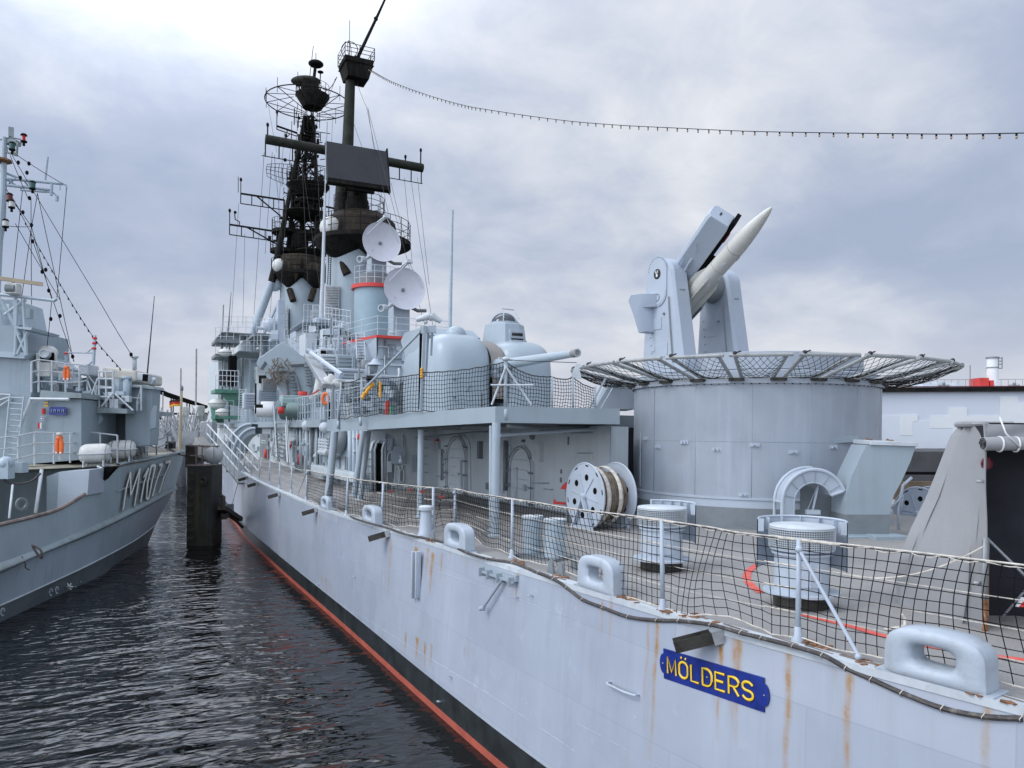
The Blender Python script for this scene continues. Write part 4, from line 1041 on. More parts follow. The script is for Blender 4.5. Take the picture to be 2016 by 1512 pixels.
for k, ((x, y), lb) in enumerate((((851, 1062), 'left'), ((873, 1068), 'right'), ((1083, 1128), 'left'), ((1102, 1133), 'right'), ((1128, 1121), 'x'))):
    q = D(x, y); mb = MB(); mb.prism([q + V((0, -.09, 0)), q + V((0, .09, 0)), q + V((0, .05, .15)), q + V((0, 0, .19)), q + V((0, -.05, .15))], V((.03, 0, 0))); mb.build('deck_lug', 'dark_grey', ship)
# rounded cable guide (arch) against the drum
def PF(px, py, d): return P(px, py, d=d)
ag = thing('cable_guide', 'pale arched cable guide with ribs standing against the round drum', 'cable guide', D(1600, 1052))
cx0, cy0, dd_ = 1603, 990, 14.0
c_ = PF(cx0, cy0, dd_); RO_, RI_ = .60, .36; UL = UP
def ap(r_, a, o): return c_ + CR * math.cos(a) * r_ * .98 + UP * math.sin(a) * r_ * 1.02 + CF * o
a_s = [PI - .0 - (PI * .88) * k / 24 for k in range(25)]
base = dz(c_.x, c_.y)
mb = MB(); o1 = [ap(RO_, a, 0) for a in a_s]; mb.tube([V((o1[0].x, o1[0].y, base))] + o1, .035, 10); i1 = [ap(RI_, a, .05) for a in a_s]; mb.tube([V((i1[0].x, i1[0].y, base))] + i1, .016, 8); mb.tube([o1[-1], i1[-1]], .03, 8)
o2 = [ap(RO_ + .02, a, .35) for a in a_s[:16]]; mb.tube([V((o2[0].x, o2[0].y, base))] + o2, .03, 8); mb.tube([o1[0], o2[0]], .025, 8)
mb.build('frame', 'light_paint', ag)
mb = MB(); mb.grid([[V((p.x, p.y, base)) for p in (o1[0], i1[0])]] + [[a, b] for a, b in zip(o1, i1)]); mb.grid([[a, b] for a, b in zip(i1, [p + CF * .5 for p in i1])]); mb.grid([[a, b] for a, b in zip(o1[:18], [p + CF * .35 for p in o1[:18]])]); mb.build('web', 'light_paint', ag, fix=False)
mb = MB()
for k in (2, 6, 10, 14, 18, 22): mb.bar(o1[k], i1[k], .012, .03, CF)
mb.build('rib', 'grey_paint', ag)
mb = MB(); mb.tube([PF(1612, 950, 14.2), PF(1600, 1005, 14.2)], .022, 6); mb.tube([PF(1612, 950, 14.3), PF(1590, 1003, 14.4)], .012, 6); mb.box(PF(1600, 1008, 14.1), (.25, .1, .08), CR); mb.build('strut', 'light_paint', ag)
MB().add([PF(1575, 940, 14.6), PF(1640, 955, 14.6), PF(1640, 1050, 14.6), PF(1575, 1050, 14.6)], [(0, 1, 2, 3)]).build('back_plate', 'dark_grey', ag, sm=False)
# curved exhaust trunk
tr = thing('exhaust_trunk', 'curved pale grey exhaust trunk with a flared flat lid beside the drum', 'exhaust trunk', D(1700, 1056))
fl = [(1706, 876), (1692, 905), (1678, 935), (1669, 965), (1665, 990), (1664, 1013)]; frr = [(1803, 878), (1792, 910), (1776, 945), (1760, 975), (1754, 995), (1752, 1013)]
dv = CF * .62; fd = 13.9
mb = MB(); A_ = [PF(x, y, fd) for x, y in fl]; B_ = [PF(x, y, fd) for x, y in frr]
mb.grid([[a, b, b + dv, a + dv, a] for a, b in zip(A_, B_)]); mb.build('duct', 'grey_edge', tr, fix=False)
mb = MB(); A2 = [A_[-1], PF(1662, 1058, fd)]; B2 = [B_[-1], PF(1751, 1056, fd)]; mb.grid([[a, b, b + dv * 1.0, a + dv * 1.0, a] for a, b in zip(A2, B2)]); mb.build('duct_foot', 'dark_grey', tr, fix=False)
tq = [PF(1714, 876, fd - .05), PF(1808, 879, fd - .05)]; lp_ = [tq[0], tq[1], tq[1] + dv * 1.12 + UP * .02, tq[0] + dv * 1.15 + UP * .02]
MB().prism([p - UP * .0 for p in lp_], UP * .075).build('lid', 'pale_fitting', tr, bevel=.008)
mb = MB()
for k in (.3, .75): 
    p = lp_[3].lerp(lp_[2], k) + UP * .08; mb.tube([p, p - dv * .35 - UP * .002], .012, 5); mb.sph(p, .03, 6, 5)
mb.build('lid_stay', 'rust_spot', tr)
mb = MB(); mb.prism([PF(1617, 862, 15.2), PF(1690, 858, 15.2), PF(1690, 870, 15.2), PF(1617, 874, 15.2)], CF * .6); mb.build('shelf', 'grey_edge', tr, sm=False)
mb = MB(); mb.prism([PF(1658, 1056, 13.6), PF(1790, 1056, 13.6), PF(1790, 1086, 13.6), PF(1658, 1086, 13.6)], CF * 1.2); mb.box(PF(1742, 1070, 13.5), (.5, .3, .3), CR)
mb.build('plinth', 'm_house', tr, bevel=.01)
mb = MB(); mb.tube([PF(1770, 1050, 15), PF(1768, 1000, 15), PF(1778, 955, 15), PF(1795, 940, 15)], .03, 6); mb.tube([PF(1755, 1000, 15), PF(1778, 975, 15), PF(1770, 1010, 15)], .03, 6); mb.build('ladder_pipe', 'light_paint', tr)
# canvas shelter
tn = thing('canvas_shelter', 'grey canvas shelter with a rolled-up door flap at the right edge', 'canvas shelter', D(1940, 1252))
Lb = [(1770, 1205, 8.2), (1764, 1150, 8.3), (1772, 1095, 8.2), (1790, 1050, 8.15), (1822, 980, 8.05), (1850, 910, 7.95), (1872, 858, 7.9), (1890, 836, 7.85)]
Rb_ = [(1940, 1252, 7.15), (1940, 1180, 7.15), (1940, 1110, 7.15), (1940, 1050, 7.15), (1940, 980, 7.15), (1940, 910, 7.15), (1939, 860, 7.15), (1938, 834, 7.15)]
rows = []
for i in range(57):
    t = i / 56 * 7; k = min(6, int(t)); f = t - k
    l = P(*[Lb[k][j] + (Lb[k + 1][j] - Lb[k][j]) * f for j in (0, 1)], d=Lb[k][2] + (Lb[k + 1][2] - Lb[k][2]) * f); r_ = P(*[Rb_[k][j] + (Rb_[k + 1][j] - Rb_[k][j]) * f for j in (0, 1)], d=7.15)
    row = []
    for j in range(41):
        u = j / 40; h = 1 - t / 7
        off = .15 * math.sin(u * 8 + h * 3.2) * math.sin(PI * u) + .02 * math.sin(u * 26 + h * 9) * math.sin(PI * u) * (h + .2) + .012 * math.sin(u * 41 - h * 14) * math.sin(PI * h) + .03 * math.sin(u * 17 - h * 5) * h * math.sin(PI * u) + .05 * math.exp(-((u - .45 - .25 * (1 - h)) / .08) ** 2) * (1 - .6 * h)
        off += .05 * math.sin(h * 14 + u * 4) * max(0, h - .75) * 3
        row.append(l.lerp(r_, u) - CF * off + CR * .0)
    rows.append(row)
mb = MB().grid(rows)
back = CR * .9 + CF * 1.9
lt_, rt_, lb_, rb__ = rows[-1][0], rows[-1][-1], rows[0][0], rows[0][-1]
mb.grid([[r_[0], r_[0] + CF * 1.5 + CR * 1.5] for r_ in rows])
mb.grid([rows[-1], [p + CF * .7 + CR * .75 - UP * .04 for p in rows[-1]], [p + CF * 1.5 + CR * 1.5 - UP * .3 for p in rows[-1]]])
mb.tube(rows[-1], .02, 6); mb.tube([r_[-1] for r_ in rows], .012, 6)
mb.tube([rows[-1][0] + CF * .05, rows[-1][-1] + CF * .3 , rows[-1][-1] + CR * .4 + CF * .2], .03, 8)
mb.build('side_flap', 'canvas', tn, fix=False)
# door side: dark interior, lintel, rolled flap
p0, p1 = P(1940, 1252, d=7.15), P(1940, 835, d=7.15); ex = CR * 2.6 - CF * .15
inn = CF * .55 + CR * .1
mb = MB(); mb.add([p0 + inn, p0 + inn + ex, p1 + inn + ex, p1 + inn], [(0, 1, 2, 3)]); mb.add([p0, p0 + inn, p1 + inn, p1], [(0, 1, 2, 3)]); mb.build('interior', 'shade_dark', tn, fix=False, sm=False)
lz = P(1940, 868, d=7.15); rowsl = []
for i in range(9):
    h = i / 8; rowsl.append([p1.lerp(V((p1.x, p1.y, lz.z)), h) + ex * (j / 30) - CF * (.02 * math.sin(j * .9 + h * 2) * math.sin(PI * h)) for j in range(31)])
MB().grid(rowsl).build('lintel', 'canvas', tn, fix=False)
MB().grid([[p1 + ex * (j / 30) + UP * .015, p1 + ex * (j / 30) + CF * .5 + CR * .4 + UP * .0, p1 + ex * (j / 30) + CF * 1.5 + CR * 1.3 - UP * .3] for j in range(31)]).build('roof', 'canvas', tn, fix=False)
a = P(1936, 874, d=7.05); mb = MB(); mb.tube([a + ex * (k / 12) + UP * (.01 * math.sin(k)) for k in range(13)], [.062 + .006 * math.sin(k * 2.2) for k in range(13)], 18); rl = mb.build('rolled_flap', 'canvas', tn)
mb = MB(); mb.tube([a - ex.normalized() * .006 + (UP * math.sin(t * .9) + CF * math.cos(t * .9)) * (.058 * (1 - t / 26)) for t in range(25)], .004, 4); mb.build('roll_end', 'shade_dark', rl)
mb = MB()
for k in (.055, .11):
    c = a + ex * k; mb.tube([c + (UP * math.sin(t) + CF * math.cos(t)) * .068 for t in [j * PI / 8 for j in range(17)]] , .009, 5)
mb.tube([a + ex * .055 + UP * .25, a + ex * .06 + UP * .1 - CF * .07, a + ex * .11 - CF * .07 - UP * .03], .008, 5); mb.build('tie_strap', 'white', tn)
mb = MB(); mb.bar(P(1940, 1252, d=7.1), P(1941, 1062, d=7.1), .055, .03); mb.build('edge_post', 'rust_spot', tn)
mb = MB(); mb.bar(P(1938, 1180, d=7.06), P(1942, 1060, d=7.06), .07, .02); mb.box(P(1930, 948, d=7.1), (.06, .02, .03), CR); mb.box(P(1925, 1148, d=7.1), (.07, .02, .03), CR); mb.build('toggle', 'zinc', tn)
mb = MB(); mb.tube([p0 + inn * .5 + UP * 1.0, p0 + inn * .5 + ex * .35 + UP * .1], .015, 6); mb.tube([p0 + ex * .3 + inn * .5 + UP * .75, p0 + ex * .1 + inn * .5 + UP * .1], .012, 6); mb.build('cross_brace', 'zinc', tn)
MB().lathe(P(1941, 912, d=7.2) + CR * .0, [(1e-3, 0), (.06, 0), (.06, .02)], 20, -CF + CR * .2).build('life_ring_edge', 'maroon', tn)
mb = MB(); q = PF(2016, 1195, 7.2); mb.prism([q + CR * -.07 + UP * 0, q + CR * .3, q + CR * .3 + UP * .09, q + CR * -.02 + UP * .09], CF * .02); mb.build('warning_board', 'white', tn)
MB().prism([q - CF * .004 + CR * -.05, q - CF * .004 + CR * .0, q - CF * .004 + CR * .03 + UP * .06, q - CF * .004 - CR * .01 + UP * .05], CF * .003).build('warning_stripe', 'red', tn)
rp = MB().tube(catenary(P(1600, 1110, d=8.2), P(1938, 1075, d=7.05), .22, 20), .009, 6).build('slack_rope', 'rope', None)
tag(rp, 'slack pale rope sagging from the rail post to the rusty canvas shelter post', 'rope')
q = D(1768, 1240); h = thing('deck_hook', 'small pale shackle and strap lying on the deck left of the canvas shelter', 'shackle', q)
mb = MB(); mb.tube([q + V((0, 0, .02)), q + V((.12, .02, .02)), q + V((.16, .05, .08)), q + V((.13, .06, .12))], .014, 6); mb.box(q + V((-.05, .02, .015)), (.18, .05, .012)); mb.build('shackle', 'cream_canvas', h)

# ---------------- gun turret on the upper deck, trained aft
GY = 29.6; GXc = 12.85
gt = thing('gun_turret', 'rounded twin-shell gun turret behind the upper net with its barrel pointing aft', 'gun turret', (GXc, GY, 5.1))
def sh(c, sz, e1=.42, e2=.5, n=40, m=20, zc=.0, name='shell', matn='gun_paint', par=None):
    mb = MB(); rows = []
    for i in range(m + 1):
        t = PI / 2 * (1 - i / m); ct, st = max(0, math.cos(t)) ** e2, math.sin(t) ** e2; row = []
        for j in range(n):
            a = 2 * PI * j / n; row.append(V((c[0] + sz[0] * math.copysign(abs(math.cos(a)) ** e1, math.cos(a)) * ct, c[1] + sz[1] * math.copysign(abs(math.sin(a)) ** e1, math.sin(a)) * ct, c[2] + sz[2] * st)))
        rows.append(row)
    rows.append([V((p.x, p.y, 5.2)) for p in rows[-1]])
    mb.grid(rows, True, True); return mb.build(name, matn, par or gt)
mat('gun_paint', (.35, .42, .465), .32, var=.05, scale=.6, streak=.1, scol=(.25, .3, .33))
zb = 6.6
sh((GXc - 1.42, GY, zb), (1.32, 2.45, 2.02), .50, .52); sh((GXc + 1.42, GY, zb), (1.28, 2.4, 1.90), .50, .52)
# dark tan band over the slot, gun cradle
mb = MB(); rows = []
for k in range(15):
    a = PI * .95 * k / 14 + .0; yy = GY - math.cos(a) * 2.3; zz_ = zb + math.sin(a) ** .6 * 1.88; rows.append([V((GXc - .30, yy, zz_)), V((GXc + .30, yy, zz_))])
rows = [[V((GXc - .3, GY - 2.3, 6.0)), V((GXc + .3, GY - 2.3, 6.0))]] + rows
mb.grid(rows); mb.build('shield_band', mat('taupe', (.24, .225, .205), .55, var=.08), gt, fix=False)
mb = MB(); mb.box((GXc, GY - 1.75, 6.35), (.62, .9, 1.0)); mb.build('cradle_opening', 'interior_black', gt, sm=False)
mb = MB(); mb.tube([(GXc, GY - 1.9, 6.98), (GXc, GY - 2.5, 7.02)], .30, 20, r2=.24); mb.build('mantlet', 'gun_paint', gt)
B0 = V((GXc + .0, GY - 2.0, P(990, 716, d=29.5).z)); B1 = P(1137, 694.5, d=24.6)
bd = (B1 - B0); bl = bd.length
mb = MB(); mb.lathe(B0, [(.27, 0), (.26, bl * .18), (.21, bl * .22), (.175, bl * .5), (.125, bl * .94), (.13, bl * .945), (.135, bl * .965), (.135, bl), (.09, bl), (.08, bl - .1), (1e-3, bl - .1)], 24, bd); mb.build('barrel', 'gun_paint', gt)
MB().lathe(B0, [(.137, bl * .955), (.138, bl - .02), (.137, bl - .001)], 24, bd).build('muzzle_ring', 'taupe', gt)
mb = MB(); mb.disc(B1 - bd.normalized() * .03, .09, -bd.normalized(), 16); mb.build('tampion', 'taupe', gt)
# flat blast cover at the forward port shoulder
f = lambda px, py, x: P(px, py, x=x)
zz0 = P(872, 650, d=31.5).z
mb = MB(); x0 = GXc - 2.66; mb.prism([V((x0, GY + .9, 7.2)), V((x0, GY + 2.1, zz0 - .3)), V((x0, GY + 1.6, zz0)), V((x0, GY - .6, zz0 - .02)), V((x0 + .2, GY - 1.0, zz0 - .35))], V((2.2, 0, 0))); mb.build('blast_cover', 'gun_paint', gt)
sph_ = MB(); sph_.sph((GXc - 1.3, GY - .9, 8.58), .42, 24, 12, sz=.9); sph_.lathe((GXc - 1.3, GY - .9, 8.48), [(.48, 0), (.48, .1), (.40, .12)], 24); sph_.build('observation_dome', 'gun_paint', gt)
c = V((GXc + 1.25, GY - .1, 8.28)); mb = MB(); mb.lathe(c, [(.98, 0), (.84, .95), (.80, 1.0), (1e-3, 1.0)], 8, UP, V((1, .4, 0)), smooth=False); cu_ = mb.build('cupola', 'gun_paint', gt, sm=False)
mb = MB(); mb.sph(c + UP * 1.0, .60, 24, 12, sz=.78); mb.build('cupola_dome', 'glass', cu_)
mb = MB()
for a in (0, PI / 3, 2 * PI / 3): mb.tube([c + UP * 1.0 + V((math.cos(a) * math.cos(t), math.sin(a) * math.cos(t), .8 * math.sin(t))) * .62 for t in [PI * k / 16 for k in range(17)]], .03, 6)
mb.lathe(c + UP * 1.0, [(.64, 0), (.64, .08), (.58, .1)], 24); mb.tube([c + V((-.35, -.7, 1.2)), c + V((-.3, -.4, 1.62)), c + V((.3, -.3, 1.62)), c + V((.35, -.7, 1.2))], .02, 6); mb.build('dome_frame', 'gun_paint', cu_)
mb = MB(); mb.box(c + V((.15, -.88, .45)), (.7, .12, .5)); mb.box(c + V((.15, -.96, .2)), (.75, .3, .08)); mb.build('sight_box', 'grey_paint', cu_, bevel=.01)
mb = MB(); mb.box(c + V((.15, -.95, .5)), (.5, .03, .12)); mb.box(c + V((.15, -.95, .3)), (.55, .03, .06)); mb.build('sight_slot', 'black', cu_)
mb = MB()
for k in range(7):
    for px, py in ((968, 682), (968, 701), (1038, 687), (1038, 725), (1046, 735)): pass
for x_, z_ in ((-.45, 7.9), (-.45, 7.5), (.75, 7.75), (.75, 6.9), (.55, 6.7), (-1.5, 7.0)):
    y_ = GY - 2.1 + abs(x_) * .02 - (.1 if z_ < 7.2 else -.25); mb.tube([(GXc + x_ - .12, y_ + .1, z_), (GXc + x_ - .1, y_ - .08, z_), (GXc + x_ + .1, y_ - .08, z_), (GXc + x_ + .12, y_ + .1, z_)], .015, 5)
mb.build('rung', 'dark_grey', gt)
MB().lathe((GXc, GY, 4.95), [(2.1, 0), (2.1, .35), (1.9, .45)], 48).build('turret_ring', 'grey_paint', gt)
mb = MB(); mb.box((GXc - 1.2, GY - 2.3, 5.7), (.9, .25, 1.0)); mb.box((GXc + 1.3, GY - 2.25, 5.6), (.9, .2, .8)); mb.box((GXc - 2.05, GY - .8, 5.9), (.1, .7, 1.3)); mb.build('access_panel', 'dark_grey', gt, bevel=.02)

# ---------------- netting round the upper deck
un = thing('upper_deck_rail', 'guard rail with black netting round the raised deck in front of the turret', 'guard rail', (7, 15, 5.2))
UPX = [((672, 752), (666, 822), 19.9), ((712, 743), (710, 815), 18.8), ((831, 640), (829, 806), 17.0), ((996, 702), (995, 799), 15.2), ((1087, 741), (1087, 801), 15.5), ((1128, 742), (1128, 803), 15.7), ((1172, 760), (1172, 804), 15.9)]
up_ = []
for k, ((tx, ty), (bx_, by_), d_) in enumerate(UPX):
    b_ = P(bx_, by_ + 6, d=d_); t_ = P(tx, ty, d=d_); up_.append((b_, t_))
    if k == 2: continue
    r_ = .035 if k in (3,) else .022; mb = MB(); mb.tube([b_, t_], r_, 10)
    mb.tube([b_ - UP * .22, b_], r_ * 1.6, 10); mb.build('post', 'pillar_paint', un)
mb = MB(); t_ = up_[3][1]
for q in ((968, 797), (1046, 797)): mb.tube([P(996, 722, d=15.15), P(*q, d=15.2)], .022, 8)
mb.tube([P(966, 758, d=15.1), P(1050, 758, d=15.1)], .018, 8); mb.sph(t_ - UP * .05, .09, 8, 6, sz=.5); mb.tube([t_ + V((-.16, 0, -.04)), t_ + V((.2, 0, -.06))], .02, 6); mb.build('brace', 'pale_fitting', un)
def unet(a, b, ta=None, tb=None, nu=20, nv=9, sag=.05):
    (b0, t0), (b1, t1) = a, b; t0 = ta or t0; t1 = tb or t1; ph = rng.uniform(0, 6)
    def q(u, v):
        p = b0.lerp(b1, u).lerp(t0.lerp(t1, u), v); p.z += -sag * math.sin(PI * u) * v + .02 * math.sin(u * 13 + ph) * (1 - v) + .006 * math.sin(u * 40); p += (b1 - b0).normalized() * .03 * math.sin(v * 4 + ph) * math.sin(PI * u); return p
    mb = MB()
    for i in range(nu + 1): mb.tube([q(i / nu, .03 + .97 * j / nv) for j in range(nv + 1)], .0062, 3, False)
    for j in range(nv + 1): mb.tube([q(i / nu, .03 + .97 * j / nv) for i in range(nu + 1)], .0062, 3, False)
    mb.build('net', 'net_black', un, sm=False, fix=False)
    MB().tube([q(i / nu, .99) for i in range(nu + 1)], .012, 5).tube([q(i / nu, .03) for i in range(nu + 1)], .010, 5).build('lacing_rope', 'net_grey', un)
mast_t = P(831, 735, d=17.0)
unet(up_[0], up_[1], nu=14); unet(up_[1], up_[2], tb=mast_t, nu=24); unet(up_[2], up_[3], ta=P(831, 733, d=17.0), tb=P(996, 712, d=15.2), nu=30)
unet(up_[3], up_[4], ta=P(996, 712, d=15.2), nu=16, sag=.10); unet(up_[4], up_[5], nu=8, sag=.05); unet(up_[5], (up_[6][0], P(1172, 764, d=15.9)), nu=9, sag=.04)
# post with davit head beside the turret
dp = thing('davit_post', 'upright grey post with a pair of folded floodlights between tower and turret', 'post', P(831, 806, d=17.2))
mb = MB(); mb.bar(P(829, 810, d=17.0), P(836, 642, d=17.0), .07, .05); dpost = mb.build('post', 'pillar_paint', dp)
mb = MB(); mb.bar(P(826, 806, d=17.1), P(829, 650, d=17.1), .05, .05); mb.build('groove', 'interior_black', dp)
mb = MB(); mb.bar(P(838, 740, d=17.3), P(843, 650, d=17.3), .05, .05); mb.bar(P(849, 700, d=17.3), P(851, 650, d=17.3), .04, .04); mb.bar(P(828, 650, d=17.1), P(858, 648, d=17.1), .1, .16); mb.build('post_head', 'pillar_paint', dp)
mb = MB()
for a, b in (((820, 630), (846, 622)), ((868, 633), (850, 622))):
    mb.tube([P(*a, d=17.1), P(*b, d=17.1)], [.05, .09], 12); 
mb.sph(P(848, 625, d=17.1), .08, 8, 6); mb.sph(P(838, 634, d=17.1), .05, 8, 6); mb.build('floodlight', 'pale_fitting', dp)
mb = MB(); mb.tube([P(715, 768, d=18.3), P(829, 652, d=17.2)], .03, 8); mb.build('boom', 'pillar_paint', dp)
mb = MB()
for k in range(7): mb.sph(P(715 + k * 3, 780 - k * 4, d=18.2) + V((rng.uniform(-.02, .02), 0, rng.uniform(-.02, .02))), .045, 8, 6, sz=1.4)
mb.build('float_line', 'yellow', dp)
mb = MB()
for k in range(8): mb.sph(P(748 + (k % 2), 753 + k * 4, d=18.1), .035, 8, 6)
mb.build('float_line', 'yellow', dp)
mb = MB()
for k in range(4): mb.sph(P(830, 727 + k * 5, d=16.95), .038, 8, 6)
mb.build('lashing', 'yellow', dp)
# ramp/locker seen right of the nets, behind the drum, and folded thing
mb = MB(); mb.prism([P(1170, 806, d=19), P(1206, 748, d=19), P(1250, 740, d=19), P(1250, 806, d=19)], CF * 1.5); mb.build('sloped_housing', 'grey_paint', ship, sm=False)
mb = MB(); mb.bar(P(1160, 806, d=16.5), P(1192, 745, d=16.5), .05, .04); mb.tube([P(1182, 806, d=16.3), P(1206, 764, d=16.3)], .014, 5); mb.build('ladder_rail', 'pillar_paint', ship)
mb = MB(); mb.prism([P(1124, 742, d=16.2), P(1134, 716, d=16.2), P(1143, 717, d=16.2), P(1136, 744, d=16.2)], CF * .1); mb.prism([P(1136, 744, d=16.2), P(1140, 722, d=16.2), P(1145, 746, d=16.2)], CF * .1)
mb.build('lamp_hood', 'pale_fitting', ship)
wr = MB().tube([P(990, 709, d=15.2), P(1135, 714, d=16.5)], .008, 5).build('wire', 'net_grey', None); tag(wr, 'thin taut wire running from the braced post to the drum net under the gun barrel', 'wire')
# flaking paint and rust lumps where fittings meet the gunwale
mb = MB()
for px, py, n in ((853, 1064, 16), (820, 1068, 10), (1226, 1178, 22), (1190, 1168, 10), (1310, 1206, 14), (1590, 1268, 10), (1700, 1308, 8), (1960, 1392, 10), (1098, 1138, 14), (1010, 1106, 10), (1370, 1218, 10), (1471, 1258, 10)):
    q = P(px, py, z=zdeck(P(px, py, z=2.8).y) + .01)
    for _ in range(n):
        c = q + V((rng.uniform(-.02, .12), rng.gauss(0, .13), rng.uniform(.004, .012))); c.z = zdeck(c.y) + .016; c.x = max(c.x, xdeck(c.y) + .005)
        mb.box(c, (rng.uniform(.02, .07), rng.uniform(.02, .09), rng.uniform(.004, .014)), V((rng.uniform(-1, 1), 1, 0)))
tag(mb.build('flaking_rust', 'rust_spot', ship), kind='stuff')
mb = MB(); yy = 3.0
while yy < 24:
    l_ = rng.uniform(.05, .35); x_ = xdeck(yy); mb.box((x_ + rng.uniform(.10, .16), yy, zdeck(yy) + .016), (rng.uniform(.01, .05), l_, .004)); yy += l_ + rng.uniform(.05, .5)
tag(mb.build('bare_metal', 'rust_edge', ship), kind='stuff')
# seams and hatch on the turret shells
for sx_, sw in ((-1.42, 1.32), (1.42, 1.28)):
    for yy_ in (-1.2, .6):
        hgt = 2.02 if sx_ < 0 else 1.90; ct_ = (1 - min(1, abs(yy_) / 2.45) ** 3.6) ; pts_ = []
        for k in range(-12, 13):
            u = k / 12; zz_ = hgt * max(0, 1 - abs(u) ** 3.9) ** .52 * ct_ ** .2; pts_.append(V((GXc + sx_ + u * sw * .97, GY + yy_, zb + zz_ * .985 + .012)))
        MB().tube(pts_, .012, 5, False).build('shell_seam', 'grey_paint', gt)
q = V((GXc - 1.6, GY - 2.43, 6.35)); mb = MB(); mb.box(q, (.7, .05, 1.1)); mb.build('shell_hatch', 'gun_paint', gt, bevel=.02); mb = MB()
for z in (-.35, .35): mb.box(q + V((-.36, -.03, z)), (.10, .05, .08))
mb.tube([q + V((.15, -.06, -.1)), q + V((.28, -.06, .12))], .02, 6); mb.build('hatch_hinge', 'dark_grey', gt)
mb = MB()
for k in range(14): mb.box((GXc - 2.5 + k * .36, GY - 2.52, 5.42), (.08, .04, .10))
tag(mb.build('base_bolts', 'dark_grey', gt), kind='stuff')
# ---------------- forward superstructure of the destroyer
def boxY(px0, py0, px1, py1, y, dep, m, name, parent=None, z0=None, bevel=0.0):
    a, b = P(px0, py0, y=y), P(px1, py1, y=y); c0 = min(a.z, b.z) if z0 is None else z0; c1 = max(a.z, b.z)
    return MB().box(((a.x + b.x) / 2, y + dep / 2, (c0 + c1) / 2), (abs(a.x - b.x), dep, c1 - c0)).build(name, m, parent or ship, bevel=bevel, sm=False)
def boxX(px0, py0, px1, py1, x, dep, m, name, parent=None, z0=None, bevel=0.0):
    a, b = P(px0, py0, x=x), P(px1, py1, x=x); c0 = min(a.z, b.z) if z0 is None else z0; c1 = max(a.z, b.z)
    return MB().box((x + dep / 2, (a.y + b.y) / 2, (c0 + c1) / 2), (dep, abs(a.y - b.y), c1 - c0)).build(name, m, parent or ship, bevel=bevel, sm=False)
def rail(pts, h, parent, m='pale_fitting', r_=.02, name='railing', mid=2):
    mb = MB(); pts = [V(p) for p in pts]
    for p in pts: mb.tube([p, p + UP * h], r_, 5)
    for k in range(mid + 1): mb.tube([p + UP * h * (1 - k / (mid + 1)) for p in pts], r_ * .8, 5)
    return mb.build(name, m, parent)
def pts_between(a, b, n): return [V(a).lerp(V(b), i / n) for i in range(n + 1)]
# after director house
oct_ = [(11.3, 39), (15.2, 39), (16.2, 42), (16.2, 52), (10.9, 52), (10.85, 42)]
Z9 = P(780, 664, y=39).z
mb = MB(); mb.prism([V((x, y, 5.1)) for x, y in oct_], V((0, 0, Z9 - 5.1 - .12))); mb.build('director_house', 'grey_paint', ship, sm=False)
big = [(11.1, 38.6), (15.4, 38.6), (16.5, 42), (16.5, 52), (10.2, 52), (10.0, 46), (10.45, 42.2)]
mb = MB(); mb.prism([V((x, y, Z9 - .12)) for x, y in big], V((0, 0, .13))); mb.build('red_deck_edge', 'red', ship, sm=False)
mb = MB(); mb.prism([V((x, y, Z9 + .01)) for x, y in [(11.2, 38.7), (15.3, 38.7), (16.4, 42), (16.4, 52), (10.3, 52), (10.1, 46), (10.55, 42.2)]], V((0, 0, .02))); mb.build('director_deck', 'dark_grey', ship, sm=False)
mb = MB(); mb.grid([[V((11.1, 38.6, Z9 - .13)), V((10.45, 42.2, Z9 - .13)), V((10.0, 46, Z9 - .13)), V((10.2, 52, Z9 - .13))], [V((11.3, 39.2, Z9 - 1.3)), V((10.86, 42.1, Z9 - .8)), V((10.86, 46, Z9 - .8)), V((10.9, 52, Z9 - .8))]]); mb.build('flared_bulwark', 'light_paint', ship, sm=False)
rail([V((x, y, Z9 + .02)) for x, y in [(10.3, 50), (10.1, 48), (10.1, 46), (10.3, 44), (10.55, 42.3), (10.85, 40.5), (11.2, 38.75), (12.2, 38.75), (13.3, 38.75), (14.4, 38.75), (15.3, 38.75)]], 1.0, ship)
# lower house block in front with two oval openings
boxY(700, 735, 828, 800, 36.0, 3.0, 'house_paint', 'machinery_house', z0=5.1)
for px in (762, 806):
    c = P(px, 765, y=35.98); pts_ = [V((c.x + .50 * math.copysign(abs(math.cos(t)) ** .6, math.cos(t)), 35.98, c.z + .36 * math.copysign(abs(math.sin(t)) ** .6, math.sin(t)))) for t in [2 * PI * k / 20 for k in range(20)]]
    MB().prism(pts_, V((0, -.02, 0))).build('oval_opening', 'dark_grey', ship)
p, q = P(758, 670, y=38.95), P(758, 742, y=38.95); mb = MB(); mb.tube([p, q], .06, 8); mb.tube([P(748, 706, y=38.95), P(824, 708, y=38.95)], .03, 6); mb.tube([P(800, 664, y=38.7), P(799, 708, y=38.9)], .02, 6); mb.build('pipe', 'dark_grey', ship)
c = P(798, 724, y=38.9); mb = MB(); mb.lathe(c, [(1e-3, .2), (.13, .2), (.22, .05), (.22, 0)], 18, (0, -1, 0)); mb.box(c + V((0, .05, -.3)), (.35, .08, .5)); hl = mb.build('signal_horn', 'light_paint', ship); MB().sph(c + V((0, -.2, 0)), .06, 10, 8).build('lens', 'black', hl)
c = P(738, 714, y=37.0); MB().lathe(c, [(.40, -.12), (.12, .14), (.05, .2), (1e-3, .2)], 20).build('deck_lamp', 'light_paint', ship)
mb = MB(); mb.box(P(726, 722, y=37.5), (.7, .5, .6)); mb.lathe(P(732, 724, y=37), [(.32, 0), (.32, .12), (1e-3, .12)], 18, (-.6, -1, 0)); mb.build('winch', 'dark_grey', ship)
